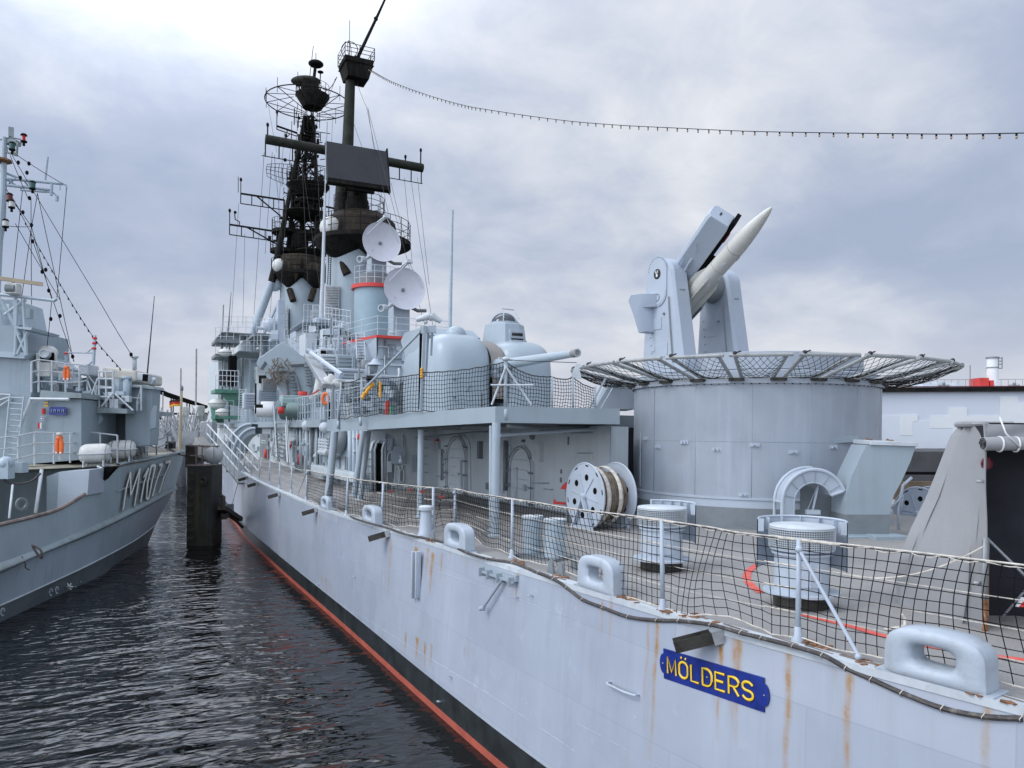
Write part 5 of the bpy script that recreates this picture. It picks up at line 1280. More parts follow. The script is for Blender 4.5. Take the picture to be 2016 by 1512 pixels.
# cable trunk columns and side house on the left of the director block
boxY(650, 655, 705, 790, 44, 6, 'grey_edge', 'side_house', z0=5.1)
mb = MB()
for px in (691, 695): mb.tube([P(px, 668, y=43.8), P(px, 735, y=43.8)], .05, 6)
mb.tube(spline([P(676, 652, y=43.6), P(680, 668, y=43.6), P(690, 672, y=43.6)], 5), .16, 10); mb.build('cable_run', 'mast_dark', ship)
mb = MB(); mb.tube(spline([P(665, 650, y=43.5), P(668, 672, y=43.5), P(682, 690, y=43.5), P(700, 684, y=43.3), P(712, 694, y=41)], 6), .42, 14); mb.build('curved_duct', 'light_paint', ship)
boxY(663, 700, 735, 706, 41, 2.5, 'house_paint', 'platform')
rail([P(x, 735, y=40.5) for x in (666, 674, 690, 705, 720, 735)], 1.3, ship)
# conical aerial on the platform
uc = thing('small_propeller', 'whitish small bladed propeller standing at the head of the stairway', 'propeller', P(655, 780, d=24))
mb = MB(); c = P(656, 754, d=24)
for a, l_ in ((2.6, .26), (1.9, .24), (.3, .2), (-.35, .22)):
    d1 = CR * math.cos(a) + UP * math.sin(a); mb.sph(c + d1 * l_ * .55, l_, 14, 10, .75, .22, .5, (d1, (CF + d1.cross(CF) * .7).normalized(), (d1.cross(CF) - CF * .7).normalized()))
mb.sph(c, .07, 10, 8); mb.build('blade', 'canister', uc)
mb = MB(); mb.tube([c, P(656, 800, d=24), P(656, 836, d=24)], .035, 8); mb.build('stem', 'dark_grey', uc)
# round tower with red ring
def axpt(px, d): p = P(px, 800, d=d); return V((p.x, p.y, 0))
def zat(px, py, d): return P(px, py, d=d).z
T1 = axpt(737, 46.5)
MB().lathe(T1, [(1.28, Z9), (1.28, zat(737, 572, 46.5))], 40).build('director_tower', 'tower_blue' if 'tower_blue' in MATS else mat('tower_blue', (.27, .37, .42), .4, var=.05, streak=.1, scol=(.2, .27, .3)), ship)
zt = zat(737, 572, 46.5)
MB().lathe(T1, [(1.28, zt), (1.45, zt), (1.45, zt + .22), (1e-3, zt + .22)], 40).build('tower_rim', 'red', ship)
rail([T1 + V((math.cos(a) * 1.4, math.sin(a) * 1.4, zt + .22)) for a in [PI + .2 + .35 * k for k in range(12)]], 1.05, ship, r_=.022)
MB().lathe(T1, [(.95, zt + .2), (.95, zt + .9), (.8, zt + 1.0)], 24).build('tower_machinery', 'dark_grey', ship)
# satellite dishes
def dish(cx_, cy_, d, rpx, base_z, label):
    c = P(cx_, cy_, d=d); r_ = rpx / F * d
    n_ = (V((0, 0, CZ)) - c).normalized(); n_ = (n_ + CR * .38 + UP * .30).normalized()
    t = thing('tracking_radar', label, 'radar dish', V((c.x, c.y, base_z)), 'round tracking dishes on the after director towers')
    u = n_.cross(UP).normalized(); v_ = u.cross(n_)
    bowl = [(r_ * k / 10, -.30 * r_ * (1 - (k / 10) ** 2)) for k in range(1, 11)]
    MB().lathe(c, [(1e-3, -.30 * r_)] + bowl + [(r_ * 1.01, .02), (r_ * 1.0, -.04)] + [(r_ * k / 8, -.06 - .30 * r_ * (1 - (k / 8) ** 2)) for k in range(8, 0, -1)] + [(1e-3, -.36 * r_)], 64, n_, u).build('dish', 'dish_grey', t)
    mb = MB(); mb.lathe(c - n_ * .27 * r_, [(.10, 0), (.08, .12), (.0501, .16), (1e-3, .16)], 14, n_); mb.sph(c - n_ * .1 * r_ + u * .45 * r_ - v_ * .45 * r_, .03, 8, 6); mb.build('feed_hub', 'dark_grey', t)
    fh = c + v_ * r_ * 1.22 - u * r_ * .12 + n_ * .35
    mb = MB(); mb.tube([fh, c + v_ * r_ * .25 + u * r_ * .80 + n_ * .02], .022, 6); mb.tube([fh, c + v_ * r_ * .1 - u * r_ * .86 + n_ * .02], .022, 6); mb.build('strut', 'pale_fitting', t)
    mb = MB(); b0 = c + v_ * r_ * .98 + u * r_ * .15 - n_ * .1
    for s_ in (-.08, .08): mb.tube([b0 + u * s_, fh + u * s_], .045, 6)
    for k in range(5): mb.tube([b0.lerp(fh, k / 4) - u * .1, b0.lerp(fh, (k + .5) / 4) + u * .1], .03, 5)
    mb.box(fh, (.3, .25, .18), u, n_, v_); mb.build('feed_boom', 'pale_fitting', t)
    ped = V((c.x, c.y, 0)) - V((n_.x, n_.y, 0)).normalized() * .9
    mb = MB(); mb.lathe(ped, [(.62, base_z), (.62, base_z + .5), (.5, base_z + .55)], 24); mb.box(ped + UP * ((base_z + c.z) / 2 + .0), (.95, .9, c.z - base_z - .1), u, None, UP); mb.box(ped + UP * (c.z + .0), (.8, .9, .9), u, None, UP); mb.build('pedestal', 'grey_paint', t, bevel=.03)
    mb = MB(); e0 = c + u * r_ * .85 - v_ * r_ * .95 - n_ * .3 ; e1 = e0 + u * .85 * r_ - v_ * .05 + n_ * .25
    mb.tube([c + u * r_ * .3 - v_ * r_ * .6 - n_ * .5, e0], .10, 8); mb.lathe(e0, [(.13, -.1), (.20, .1), (.20, .55), (.15, .55), (.14, .35), (1e-3, .35)], 16, (u * .7 + n_ * .6 - v_ * .2)); mb.build('boresight_camera', 'pale_fitting', t)
    mb = MB(); mb.box(ped - u * .75 + UP * (c.z - .3), (.45, .5, .7), u); mb.tube([ped - u * .6 + UP * (c.z - .8), ped - u * 1.1 + UP * (c.z - 1.0), ped - u * 1.6 + UP * (c.z - .95)], .10, 8); mb.build('cable_box', 'dark_grey', t)
    return t
dish(797, 568, 41.5, 42, Z9 + .02, 'lower tracking dish of the pair, white bowl above the red-edged deck')
dish(752, 476, 45.5, 39, zt + .22, 'upper tracking dish of the pair, just right of the dark funnel cap')
# after funnel and mast (mack)
M2 = axpt(690, 54.5); dz2 = lambda py: zat(690, py, 54.5)
funnel2 = thing('after_funnel', 'grey after funnel with blackened cap and platforms behind the tracking dishes', 'funnel', V((M2.x, M2.y, 5)))
MB().lathe(M2, [(1.85, 5.0), (1.80, dz2(500))], 48).build('stack', 'stack_paint' if 'stack_paint' in MATS else mat('stack_paint', (.36, .43, .47), .42, var=.05, streak=.12, scol=(.25, .28, .29)), funnel2)
PL2 = axpt(711, 54.5)
MB().lathe(PL2, [(1e-3, dz2(500)), (3.1, dz2(488)), (3.42, dz2(484)), (3.42, dz2(476)), (1e-3, dz2(476))], 48).build('cap_platform', 'mast_dark', funnel2)
MB().lathe(axpt(705, 54.5), [(2.75, dz2(477)), (2.5, dz2(440)), (1.9, dz2(426)), (1.75, dz2(424)), (1e-3, dz2(424))], 40).build('cap', 'cap_brown', funnel2)
for (cx_, tip, d_) in ((667, 518, 53.3), (745, 520, 53.3)):
    c = axpt(cx_, d_); MB().lathe(c, [(1.75, dz2(484)), (1.45, dz2(500)), (.45, dz2(tip)), (.1, dz2(tip + 3))], 24).build('cap_cone', 'mast_dark', funnel2)
    mb = MB(); a = P(cx_ + 5, 512, d=d_ - .2); b = P(cx_ + (17 if cx_ < 700 else -12), 541, d=d_ - .6); mb.tube([a, b], .30, 12); mb.build('exhaust_stub', 'cap_brown', funnel2)
c = P(652, 449, d=52.5); dm = MB(); dm.sph(c, .78, 24, 14); dm.build('radome', 'canister', funnel2)
MB().tube([c + CR * .25, c + CR * 1.4 + CF * .8 - UP * .2], [.86, 1.3], 20).build('radome_cowl', 'cap_brown', funnel2)
rail([PL2 + V((math.cos(a) * 3.35, math.sin(a) * 3.35, dz2(476))) for a in [2 * PI * k / 20 for k in range(21)]], 1.35, funnel2, 'mast_dark', .028)
rail([axpt(703, 54.5) + V((math.cos(a) * 1.8, math.sin(a) * 1.8, dz2(424))) for a in [2 * PI * k / 14 for k in range(15)]], 1.2, funnel2, 'mast_dark', .026)
mb = MB(); a0, a1 = P(641, 563, d=52.6), P(668, 628, d=52.6); mb.box((a0 + a1) / 2, ((a1 - a0).dot(CR), .12, a0.z - a1.z), CR, CF, UP); lv = mb.build('louvre', 'zinc', funnel2)
mb = MB()
for k in range(12): mb.bar(P(643, 566 + k * 5.1, d=52.45), P(666, 567 + k * 5.1, d=52.45), .04)
mb.build('louvre_slat', 'dark_grey', lv)
mb = MB()
for k in range(30): mb.tube([P(647, 505 + k * 4, d=52.7), P(652, 505 + k * 4, d=52.7)], .02, 4)
mb.tube([P(647, 500, d=52.7), P(645, 560, d=52.7)], .03, 5); mb.tube([P(652, 500, d=52.7), P(650, 560, d=52.7)], .03, 5); mb.build('ladder', 'mast_dark', funnel2)
# pole mast
pm = thing('pole_mast', 'tall dark pole mast with square lookout platform, yardarm and flat radar panel', 'mast', V((M2.x, M2.y, dz2(424))))
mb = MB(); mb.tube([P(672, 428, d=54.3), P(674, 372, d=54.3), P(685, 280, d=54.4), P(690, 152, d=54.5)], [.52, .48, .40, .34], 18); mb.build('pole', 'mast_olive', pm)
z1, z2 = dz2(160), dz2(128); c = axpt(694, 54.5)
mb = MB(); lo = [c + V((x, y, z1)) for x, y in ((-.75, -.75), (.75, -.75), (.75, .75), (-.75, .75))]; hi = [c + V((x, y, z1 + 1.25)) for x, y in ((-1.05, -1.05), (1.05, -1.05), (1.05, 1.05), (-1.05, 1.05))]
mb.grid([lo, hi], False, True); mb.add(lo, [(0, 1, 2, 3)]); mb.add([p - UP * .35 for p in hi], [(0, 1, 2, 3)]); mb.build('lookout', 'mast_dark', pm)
rail([hi[0], hi[0].lerp(hi[1], .5), hi[1], hi[1].lerp(hi[2], .5), hi[2], hi[3], hi[0]], .85, pm, 'mast_dark', .03)
mb = MB(); rc_ = P(688, 98, d=54.5)
mb.tube([rc_ + (CR * math.cos(t) + UP * math.sin(t)) * .58 for t in [2 * PI * k / 28 for k in range(29)]], .028, 6, False); mb.tube([rc_ + (CF * math.cos(t) + UP * math.sin(t)) * .58 for t in [2 * PI * k / 28 for k in range(29)]], .024, 6, False)
mb.tube([rc_ - UP * .9, rc_ + UP * .58], .03, 6); mb.tube([rc_ + UP * .58, rc_ + UP * 2.1], .022, 5); mb.box(P(683, 119, d=54.5), (.5, .4, .3)); mb.build('loop_aerial', 'mast_dark', pm)
mb = MB(); mb.tube([P(703, 116, d=54.3), P(740, 38, d=54.0), P(762, -10, d=53.8)], [.13, .10, .07], 10); mb.lathe(P(702, 125, d=54.3), [(.4, 0), (.14, .5)], 12); mb.sph(P(740, 37, d=54), .16, 8, 6); mb.build('whip_boom', 'mast_dark', pm)
ya, yb = P(520, 280, y=54.3), P(827, 336, y=54.3)
mb = MB(); mb.tube([ya + V((0, -.6, 0)), yb + V((0, -.6, 0))], .31, 14); mb.build('yardarm', 'mast_olive', pm)
mb = MB(); yd = yb - ya; o = V((0, -.6, 0))
for f in (0, .08, .16, .28, .40, .62, .72, .84, .92, .99): mb.tube([ya + yd * f + o, ya + yd * f + o - UP * 1.15], .045, 5)
mb.tube([ya - yd * .02 + o - UP * 1.15, yb + o - UP * 1.15], .035, 5); mb.tube([ya + o + UP * .32, yb + o + UP * .32], .02, 5)
for f, h in ((.012, 1.0), (.12, .5), (.985, 1.3), (.88, .6)): mb.tube([ya + yd * f + o, ya + yd * f + o + UP * h], .05, 6); mb.sph(ya + yd * f + o + UP * h, .10, 8, 6, sz=1.6)
mb.build('signal_halyard_rack', 'mast_dark', pm)
# flat radar panel
d1, d2 = 51.5, 53.0
fa, fb_, fc, fd_ = P(641, 277, d=d1), P(762, 298, d=d2), P(768, 367, d=d2 - .6), P(645, 349, d=d1 - .6)
nn_ = (fb_ - fa).cross(fd_ - fa).normalized()
if nn_.dot(CF) < 0: nn_ = -nn_
mb = MB(); mb.prism([fa, fb_, fc, fd_], nn_ * .55); mb.build('radar_panel', 'panel_grey', pm, bevel=.02)
mb = MB(); e = (fb_ - fa).normalized(); mb.bar(fb_ + UP * .2 + nn_ * .25 - nn_ * .1, fc - UP * .4 + nn_ * .25 - nn_ * .1, .35, .10, e); mb.bar(fd_ - UP * .1 + nn_ * .3, fc - UP * .1 + nn_ * .3, .7, .25); mb.bar(fd_ - UP * .25 + nn_ * .5 + e * 1.2, fc - UP * .3 + nn_ * .5 - e * 1.0, .4, .2); mb.build('panel_frame', 'mast_dark', pm)
mb = MB(); c = axpt(699, 54.0); mb.lathe(c, [(.85, dz2(424)), (.80, dz2(400)), (.72, dz2(396)), (.70, dz2(376)), (.5, dz2(366))], 20); mb.lathe(c + V((-.2, -.7, dz2(385))), [(1e-3, .2), (.3, .2), (.3, 0)], 12, (-.4, -1, 0)); mb.build('turning_gear', 'mast_dark', pm)
# shrouds and halyards
mb = MB()
for a, b, da, db in (((702, 160), (722, 212), 54.5, 54), ((722, 212), (775, 470), 54, 50), ((724, 212), (836, 640), 54, 44), ((724, 212), (760, 440), 54, 52), ((660, 155), (645, 195), 54.5, 56), ((520, 300), (500, 620), 53, 60), ((536, 300), (522, 500), 53, 60), ((540, 305), (560, 520), 53, 60), ((822, 350), (845, 560), 57, 52), ((796, 350), (812, 520), 57, 52), ((770, 360), (800, 480), 57, 52), ((810, 360), (852, 640), 57, 46), ((560, 260), (530, 640), 64, 66), ((620, 240), (634, 500), 66, 62), ((655, 230), (640, 560), 60, 56), ((645, 240), (625, 640), 60, 58), ((575, 240), (548, 640), 66, 64), ((528, 205), (545, 300), 66, 62), ((685, 210), (760, 420), 56, 54), ((470, 400), (455, 640), 66, 68), ((482, 460), (478, 640), 66, 68), ((592, 260), (606, 560), 60, 58), ((598, 340), (640, 640), 58, 56)):
    mb.tube(catenary(P(*a, d=da), P(*b, d=db), .1, 6), .014, 4, False)
rg = mb.build('shroud', 'net_grey', pm, fix=False)
# tall slim white pole in front of the after funnel
wp = thing('whip_mast', 'slim straight whitish pole rising in front of the after funnel with a red foot', 'pole', P(631, 655, d=50))
MB().tube([P(631, 655, d=50), P(635, 560, d=50), P(640, 380, d=50)], [.17, .13, .07], 10).tube([P(640, 380, d=50), P(643, 230, d=50)], [.03, .015], 6).build('pole', 'pale_fitting', wp)
MB().box(P(629, 657, d=50), (.5, .4, .25)).build('foot', 'red', wp)
wa = thing('whip_aerial', 'long thin grey whip aerial standing left of the gun turret against the sky', 'aerial', P(885, 655, d=33))
MB().tube([P(885, 665, d=33), P(891, 413, d=33)], [.095, .045], 10).build('rod', 'pillar_paint', wa)

# fore funnel
M1 = axpt(590, 69); f1z = lambda py: zat(590, py, 69)
funnel1 = thing('forward_funnel', 'grey forward funnel with brown blackened cap under the lattice mast', 'funnel', V((M1.x, M1.y, 5)))
MB().lathe(M1, [(1.95, 5), (1.85, f1z(640)), (1.80, f1z(555))], 48).build('stack', 'stack_paint', funnel1)
MB().lathe(M1, [(1e-3, f1z(556)), (2.4, f1z(550)), (2.65, f1z(547)), (2.65, f1z(541)), (1e-3, f1z(541))], 40).build('cap_platform', 'mast_dark', funnel1)
MB().lathe(M1, [(2.2, f1z(542)), (2.15, f1z(520)), (1.9, f1z(508)), (1e-3, f1z(507))], 36).build('cap', 'cap_brown', funnel1)
for cx_, s_ in ((568, 1), (620, -1)):
    c = axpt(cx_, 67.5); MB().lathe(c, [(1.25, f1z(546)), (1.1, f1z(555)), (.3, f1z(572)), (.05, f1z(574))], 20).build('cap_cone', 'mast_dark', funnel1)
    MB().tube([P(cx_ + 2 * s_, 570, d=67.2), P(cx_ + 9 * s_, 592, d=66.8)], .28, 10).build('exhaust_stub', 'cap_brown', funnel1)
c = P(550, 523, d=67); MB().sph(c, .62, 20, 12).build('radome', 'canister', funnel1); MB().tube([c + CR * .2, c + CR * 1.4 - UP * .3 + CF * .6], [.78, 1.25], 18).build('radome_cowl', 'cap_brown', funnel1)
c = P(632, 532, d=67.5); MB().tube([c, c - CR * 1.2 + CF * .4], [.5, 1.0], 14).build('radome_cowl', 'cap_brown', funnel1)
rail([M1 + V((math.cos(a) * 2.6, math.sin(a) * 2.6, f1z(541))) for a in [2 * PI * k / 18 for k in range(19)]], 1.2, funnel1, 'mast_dark', .03)
for (a, b) in (((546, 606), (566, 652)), ((611, 612), (617, 640))):
    p, q = P(*a, d=66.9), P(*b, d=66.9); MB().box((p + q) / 2, ((q - p).dot(CR), .15, p.z - q.z), CR, CF, UP).build('louvre', 'zinc', funnel1)
# lattice mast
lm = thing('lattice_mast', 'dark lattice mast with stacked platforms, yards and a big wheel-shaped aerial', 'mast', V((M1.x, M1.y, f1z(508))))
legs = [((456, 766, 67), (538, 548, 67.5), (600, 228, 69)), ((628, 520, 69), (622, 330, 69.2), (616, 228, 69.2)), ((592, 512, 71), (600, 330, 70.4), (607, 228, 69.8)), ((566, 512, 70), (583, 330, 69.6), (602, 228, 69))]
def lp(k, py):
    pts_ = legs[k]
    for (x0, y0, d0), (x1, y1, d1_) in zip(pts_, pts_[1:]):
        if y1 <= py <= y0: t = (y0 - py) / (y0 - y1); return P(x0 + (x1 - x0) * t, py, d=d0 + (d1_ - d0) * t)
    return P(*pts_[0][:2], d=pts_[0][2])
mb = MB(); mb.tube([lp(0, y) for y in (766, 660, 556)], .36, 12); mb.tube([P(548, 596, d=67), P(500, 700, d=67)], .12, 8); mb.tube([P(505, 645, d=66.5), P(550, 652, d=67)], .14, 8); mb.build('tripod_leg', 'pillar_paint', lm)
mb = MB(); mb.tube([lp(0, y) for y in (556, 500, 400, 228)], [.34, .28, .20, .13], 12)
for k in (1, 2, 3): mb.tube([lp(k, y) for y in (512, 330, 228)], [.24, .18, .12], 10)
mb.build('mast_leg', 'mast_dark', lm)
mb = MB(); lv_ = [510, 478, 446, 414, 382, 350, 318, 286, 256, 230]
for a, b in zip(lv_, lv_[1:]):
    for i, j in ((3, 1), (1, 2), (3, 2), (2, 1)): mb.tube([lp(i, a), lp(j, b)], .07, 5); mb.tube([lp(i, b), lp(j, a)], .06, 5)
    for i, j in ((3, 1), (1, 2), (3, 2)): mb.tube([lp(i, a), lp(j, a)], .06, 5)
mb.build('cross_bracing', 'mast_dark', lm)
mb = MB()
for _ in range(60):
    py = rng.uniform(240, 500); p = lp(rng.choice((1, 2, 3)), py).lerp(lp(3, py), rng.random()); mb.box(p + V((rng.uniform(-.5, .5), rng.uniform(-.5, .4), 0)), (rng.uniform(.08, .28), rng.uniform(.1, .3), rng.uniform(.15, .6)))
tag(mb.build('mast_equipment', 'mast_dark', lm), kind='stuff')
def plat(cx_, py, rx, h, d=69.3, rl=1.1, name='platform', cone=0.0, m='mast_dark'):
    c = axpt(cx_, d); z = f1z(py); r_ = rx / F * d
    o = MB().lathe(c, ([(1e-3, z - cone), (r_ * .55, z - cone), (r_, z - .08)] if cone else [(1e-3, z - h), (r_, z - h)]) + [(r_, z), (1e-3, z)], 20).build(name, m, lm)
    if rl: rail([c + V((math.cos(a) * r_ * .97, math.sin(a) * r_ * .97, z)) for a in [2 * PI * k / 14 for k in range(15)]], rl, o, 'mast_dark', .025, mid=1)
    return o
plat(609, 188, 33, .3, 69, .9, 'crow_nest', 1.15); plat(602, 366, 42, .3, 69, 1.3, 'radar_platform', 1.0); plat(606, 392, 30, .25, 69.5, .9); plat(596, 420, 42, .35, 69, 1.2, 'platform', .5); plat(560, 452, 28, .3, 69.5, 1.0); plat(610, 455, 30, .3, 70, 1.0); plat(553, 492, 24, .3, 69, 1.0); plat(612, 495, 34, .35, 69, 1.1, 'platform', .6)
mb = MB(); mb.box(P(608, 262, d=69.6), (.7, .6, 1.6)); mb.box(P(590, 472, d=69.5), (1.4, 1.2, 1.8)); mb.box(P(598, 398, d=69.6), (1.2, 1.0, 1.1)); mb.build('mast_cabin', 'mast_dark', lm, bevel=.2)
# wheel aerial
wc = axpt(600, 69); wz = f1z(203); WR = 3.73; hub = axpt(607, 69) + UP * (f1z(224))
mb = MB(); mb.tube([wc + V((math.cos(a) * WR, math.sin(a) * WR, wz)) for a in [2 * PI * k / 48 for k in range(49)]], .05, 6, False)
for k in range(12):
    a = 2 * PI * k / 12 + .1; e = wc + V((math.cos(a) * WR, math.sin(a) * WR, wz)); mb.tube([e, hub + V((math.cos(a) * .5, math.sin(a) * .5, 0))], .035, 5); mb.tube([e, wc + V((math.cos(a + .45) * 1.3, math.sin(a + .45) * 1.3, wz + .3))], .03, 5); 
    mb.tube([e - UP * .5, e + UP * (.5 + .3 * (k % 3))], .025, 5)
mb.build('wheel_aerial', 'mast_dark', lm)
mb = MB(); c = P(602, 160, d=69); mb.sph(c, 1.35, 24, 12, sx=1, sy=.5, sz=.34, ax=(CR, CF, UP)); mb.build('bar_radar', 'mast_olive', lm)
mb = MB(); mb.box(P(610, 170, d=69), (1.4, 1.2, .9)); mb.tube([P(614, 190, d=69), P(621, 130, d=69)], .14, 8); mb.sph(P(622, 126, d=69), .68, 20, 10, sz=.42); mb.sph(P(631, 142, d=69), .28, 12, 8, sz=.4); mb.tube([P(630, 165, d=69), P(631, 142, d=69)], .05, 6); mb.tube([P(610, 150, d=69), P(617, 90, d=69)], .03, 5); mb.tube([P(622, 122, d=69), P(622, 104, d=69)], .03, 5)
for k in range(8): mb.tube([P(582 + k * 7, 190, d=69), P(584 + k * 6, 166, d=69)], .04, 5)
mb.build('top_radar', 'mast_dark', lm)
# curved search antenna grid
mb = MB(); A_ = []
for i in range(15):
    t = -1 + 2 * i / 14; A_.append((P(580 + t * 56, 345 + 12 * t, d=67.2 - 1.2 * t * t), 34 * (1 - .45 * t * t)))
for (p, hpx) in A_: h = hpx / F * 67 / 2 * 1.25; mb.tube([p - UP * h + CF * .3, p, p + UP * h + CF * .3], .022, 4)
for f in (-1, -.5, 0, .5, 1): mb.tube([p + UP * (hpx / F * 67 / 2 * 1.25 * f) + CF * .3 * abs(f) for p, hpx in A_], .024, 4)
mb.build('search_antenna', 'mast_dark', lm)
def yard(a, b, c=None, n=4, drop=.9):
    mb = MB(); p, q = P(*a, d=68.5), P(*b, d=69.5); mb.tube([p, q], .09, 6); mb.tube([p - UP * drop, q - UP * drop], .05, 5)
    for k in range(n + 1): mb.tube([p.lerp(q, k / n), p.lerp(q, k / n) - UP * drop], .045, 5)
    if c: mb.tube([p.lerp(q, .35), P(*c, d=69.5)], .07, 5)
    mb.tube([p, p + UP * 1.2], .04, 5); mb.sph(p + UP * 1.25, .12, 6, 5, sz=1.6); mb.build('yard', 'mast_dark', lm)
yard((474, 381), (560, 394), (552, 425)); yard((452, 442), (545, 456), (552, 485)); yard((590, 396), (666, 412), (620, 440)); yard((600, 452), (636, 462), None, 2); yard((545, 248), (585, 262), None, 2, .3); yard((598, 258), (628, 264), None, 2, .3)
mb = MB(); mb.tube([P(462, 420, d=69), P(463, 432, d=69), P(472, 437, d=69), P(470, 446, d=69)], .05, 6); mb.sph(P(463, 418, d=69), .14, 8, 6); mb.tube([P(469, 348, d=69), P(469, 379, d=69)], .03, 5); mb.build('wind_vane', 'mast_dark', lm)

# ---------------- clutter between the funnels and the waist, port side
boxY(548, 590, 560, 660, 66, 1, 'light_paint', 'vent_trunk', z0=9)
boxY(493, 660, 548, 820, 62, 8, 'grey_edge', 'bridge_house', z0=5); boxX(470, 740, 520, 800, 8.2, 6, 'house_paint', 'boat_deck_house', z0=4.9)
boxY(430, 700, 500, 830, 66, 10, 'house_paint', 'bridge_house', z0=5)
boxY(500, 655, 545, 663, 58, 4, 'dark_grey', 'platform'); boxY(436, 653, 500, 659, 63, 5, 'dark_grey', 'platform'); boxY(470, 690, 552, 696, 56, 5, 'dark_grey', 'platform')
rail([P(x, 654, y=62.9) for x in (438, 452, 468, 484, 498)], 1.2, ship); rail([P(x, 691, y=55.9) for x in (472, 486, 500, 515, 530, 545)], 1.1, ship)
boxY(600, 640, 650, 800, 50, 6, 'light_paint', 'uptake_house', z0=5); boxY(596, 632, 660, 638, 48, 5, 'grey_edge', 'platform')
rail([P(x, 636, y=47.9) for x in (598, 606, 616, 628, 640, 652)], 1.15, ship)
boxY(602, 655, 624, 700, 47, 2, 'pale_fitting', 'locker'); boxY(630, 684, 662, 700, 40, 1.5, 'pale_fitting', 'gun_director', bevel=.08)
boxY(632, 690, 642, 698, 39.9, .1, 'interior_black', 'window'); boxY(645, 690, 655, 698, 39.9, .1, 'dark_grey', 'window'); boxY(604, 700, 665, 706, 40, 3, 'pale_fitting', 'platform')
for x0 in (640, 652): boxY(x0, 710, x0 + 5, 790, 40.5, .5, 'interior_black' if x0 == 652 else 'pale_fitting', 'recess', z0=5.2)
c0 = P(512, 560, d=66); 
for px, py, d_, r_ in ((541, 560, 68, .62), (532, 640, 64, .6)): MB().sph(P(px, py, d=d_), r_, 20, 12).build('radome', 'light_paint', ship)
# left bridge wing with green platforms
for k, (py0, d_) in enumerate(((672, 60), (700, 60), (768, 58), (818, 58))):
    mb = MB(); mb.box(P(444, py0 + 4, d=d_), (1.8, 3.5, .25)); mb.build('wing_platform', 'green' if k > 1 else 'dark_grey', ship)
    rail([P(x, py0, d=d_ - 1.2) for x in (424, 434, 446, 460)], 1.1, ship)
mb = MB(); mb.prism([P(430, 772, d=57.5), P(462, 772, d=57.5), P(462, 798, d=57.5), P(455, 798, d=57.5)], CF * 1.5); mb.build('wing_bracket', 'green', ship)
mb = MB(); mb.prism([P(414, 800, d=57), P(424, 800, d=57), P(426, 832, d=57), P(418, 832, d=57)], CF * 1.5); mb.build('side_screen', 'green', ship)
mb = MB()
for x in (438, 452): mb.tube([P(x, 668, d=59), P(x - 1, 830, d=59)], .07, 6)
mb.tube([P(445, 700, d=59), P(455, 575, d=59)], [.08, .03], 6); mb.tube([P(440, 600, d=60), P(436, 690, d=60)], .05, 5); mb.build('wing_post', 'dark_grey', ship)
boxY(452, 700, 466, 760, 57, 1, 'interior_black', 'recess'); boxY(434, 730, 448, 758, 57, 1, 'shade_dark', 'recess')
for i, (px, py, rx, d_) in enumerate(((443, 694, 13, 58), (428, 795, 17, 57), (437, 812, 13, 55))):
    c = P(px, py, d=d_); t = thing('raft_canister', ['pale raft canister on the upper bridge wing above the green platforms', 'white raft canister beneath the green wing platform, left end of the warship', 'smaller white raft canister just above the lowest green platform'][i], 'raft canister', c, 'raft canisters on the left end of the warship')
    MB().sph(c, rx / F * d_, 18, 12, 1, .7, .62, (CR, CF, UP)).build('shell', 'canister', t)
    MB().tube([c + (CR * math.cos(a) + CF * math.sin(a) * .7) * rx / F * d_ * 1.0 for a in [2 * PI * j / 20 for j in range(21)]], .03, 5, False).build('seam_band', 'dark_grey', t)
# big plate: stores crane / boat cheek plate
plp = [(510, 702), (516, 700), (556, 672), (598, 706), (609, 724), (614, 745), (613, 765), (606, 784), (596, 802), (540, 806), (545, 790), (556, 778), (540, 745), (530, 722), (522, 712), (512, 728), (504, 716)]
MB().prism([P(x, y, d=38) for x, y in plp], CF * .5).build('crane_cheek', 'grey_edge', ship, bevel=.04)
mb = MB(); mb.tube([P(x, y, d=37.9) for x, y in ((572, 718), (600, 716), (608, 735), (612, 760))], .10, 6); mb.tube([P(x, y, d=37.9) for x, y in ((540, 732), (570, 730), (582, 742), (590, 770), (586, 785))], .08, 6); mb.tube([P(x, y, d=37.9) for x, y in ((562, 748), (566, 770), (562, 800))], .06, 6)
mb.build('stiffener', 'dark_grey', ship)
mb = MB()
for k in range(7): mb.box(P(606 + k * .6, 722 + k * 6, d=37.85), (.35, .1, .06)); mb.box(P(574 + k * 1.5, 733 + k * 7, d=37.85), (.35, .1, .06))
mb.build('step', 'dark_grey', ship)
mb = MB()
for _ in range(60):
    a = P(rng.gauss(548, 9), rng.uniform(704, 750), d=37.8 - rng.random() * .3); b = a + V((rng.uniform(-.25, .25), 0, -rng.uniform(.05, .5))); mb.tube([a, a.lerp(b, .5) + CR * rng.uniform(-.12, .12), b], rng.uniform(.012, .035), 5)
tag(mb.build('tangled_rope', 'reel_rope', ship), kind='stuff')
boxY(518, 745, 545, 770, 41, .8, 'dark_grey', 'winch'); 
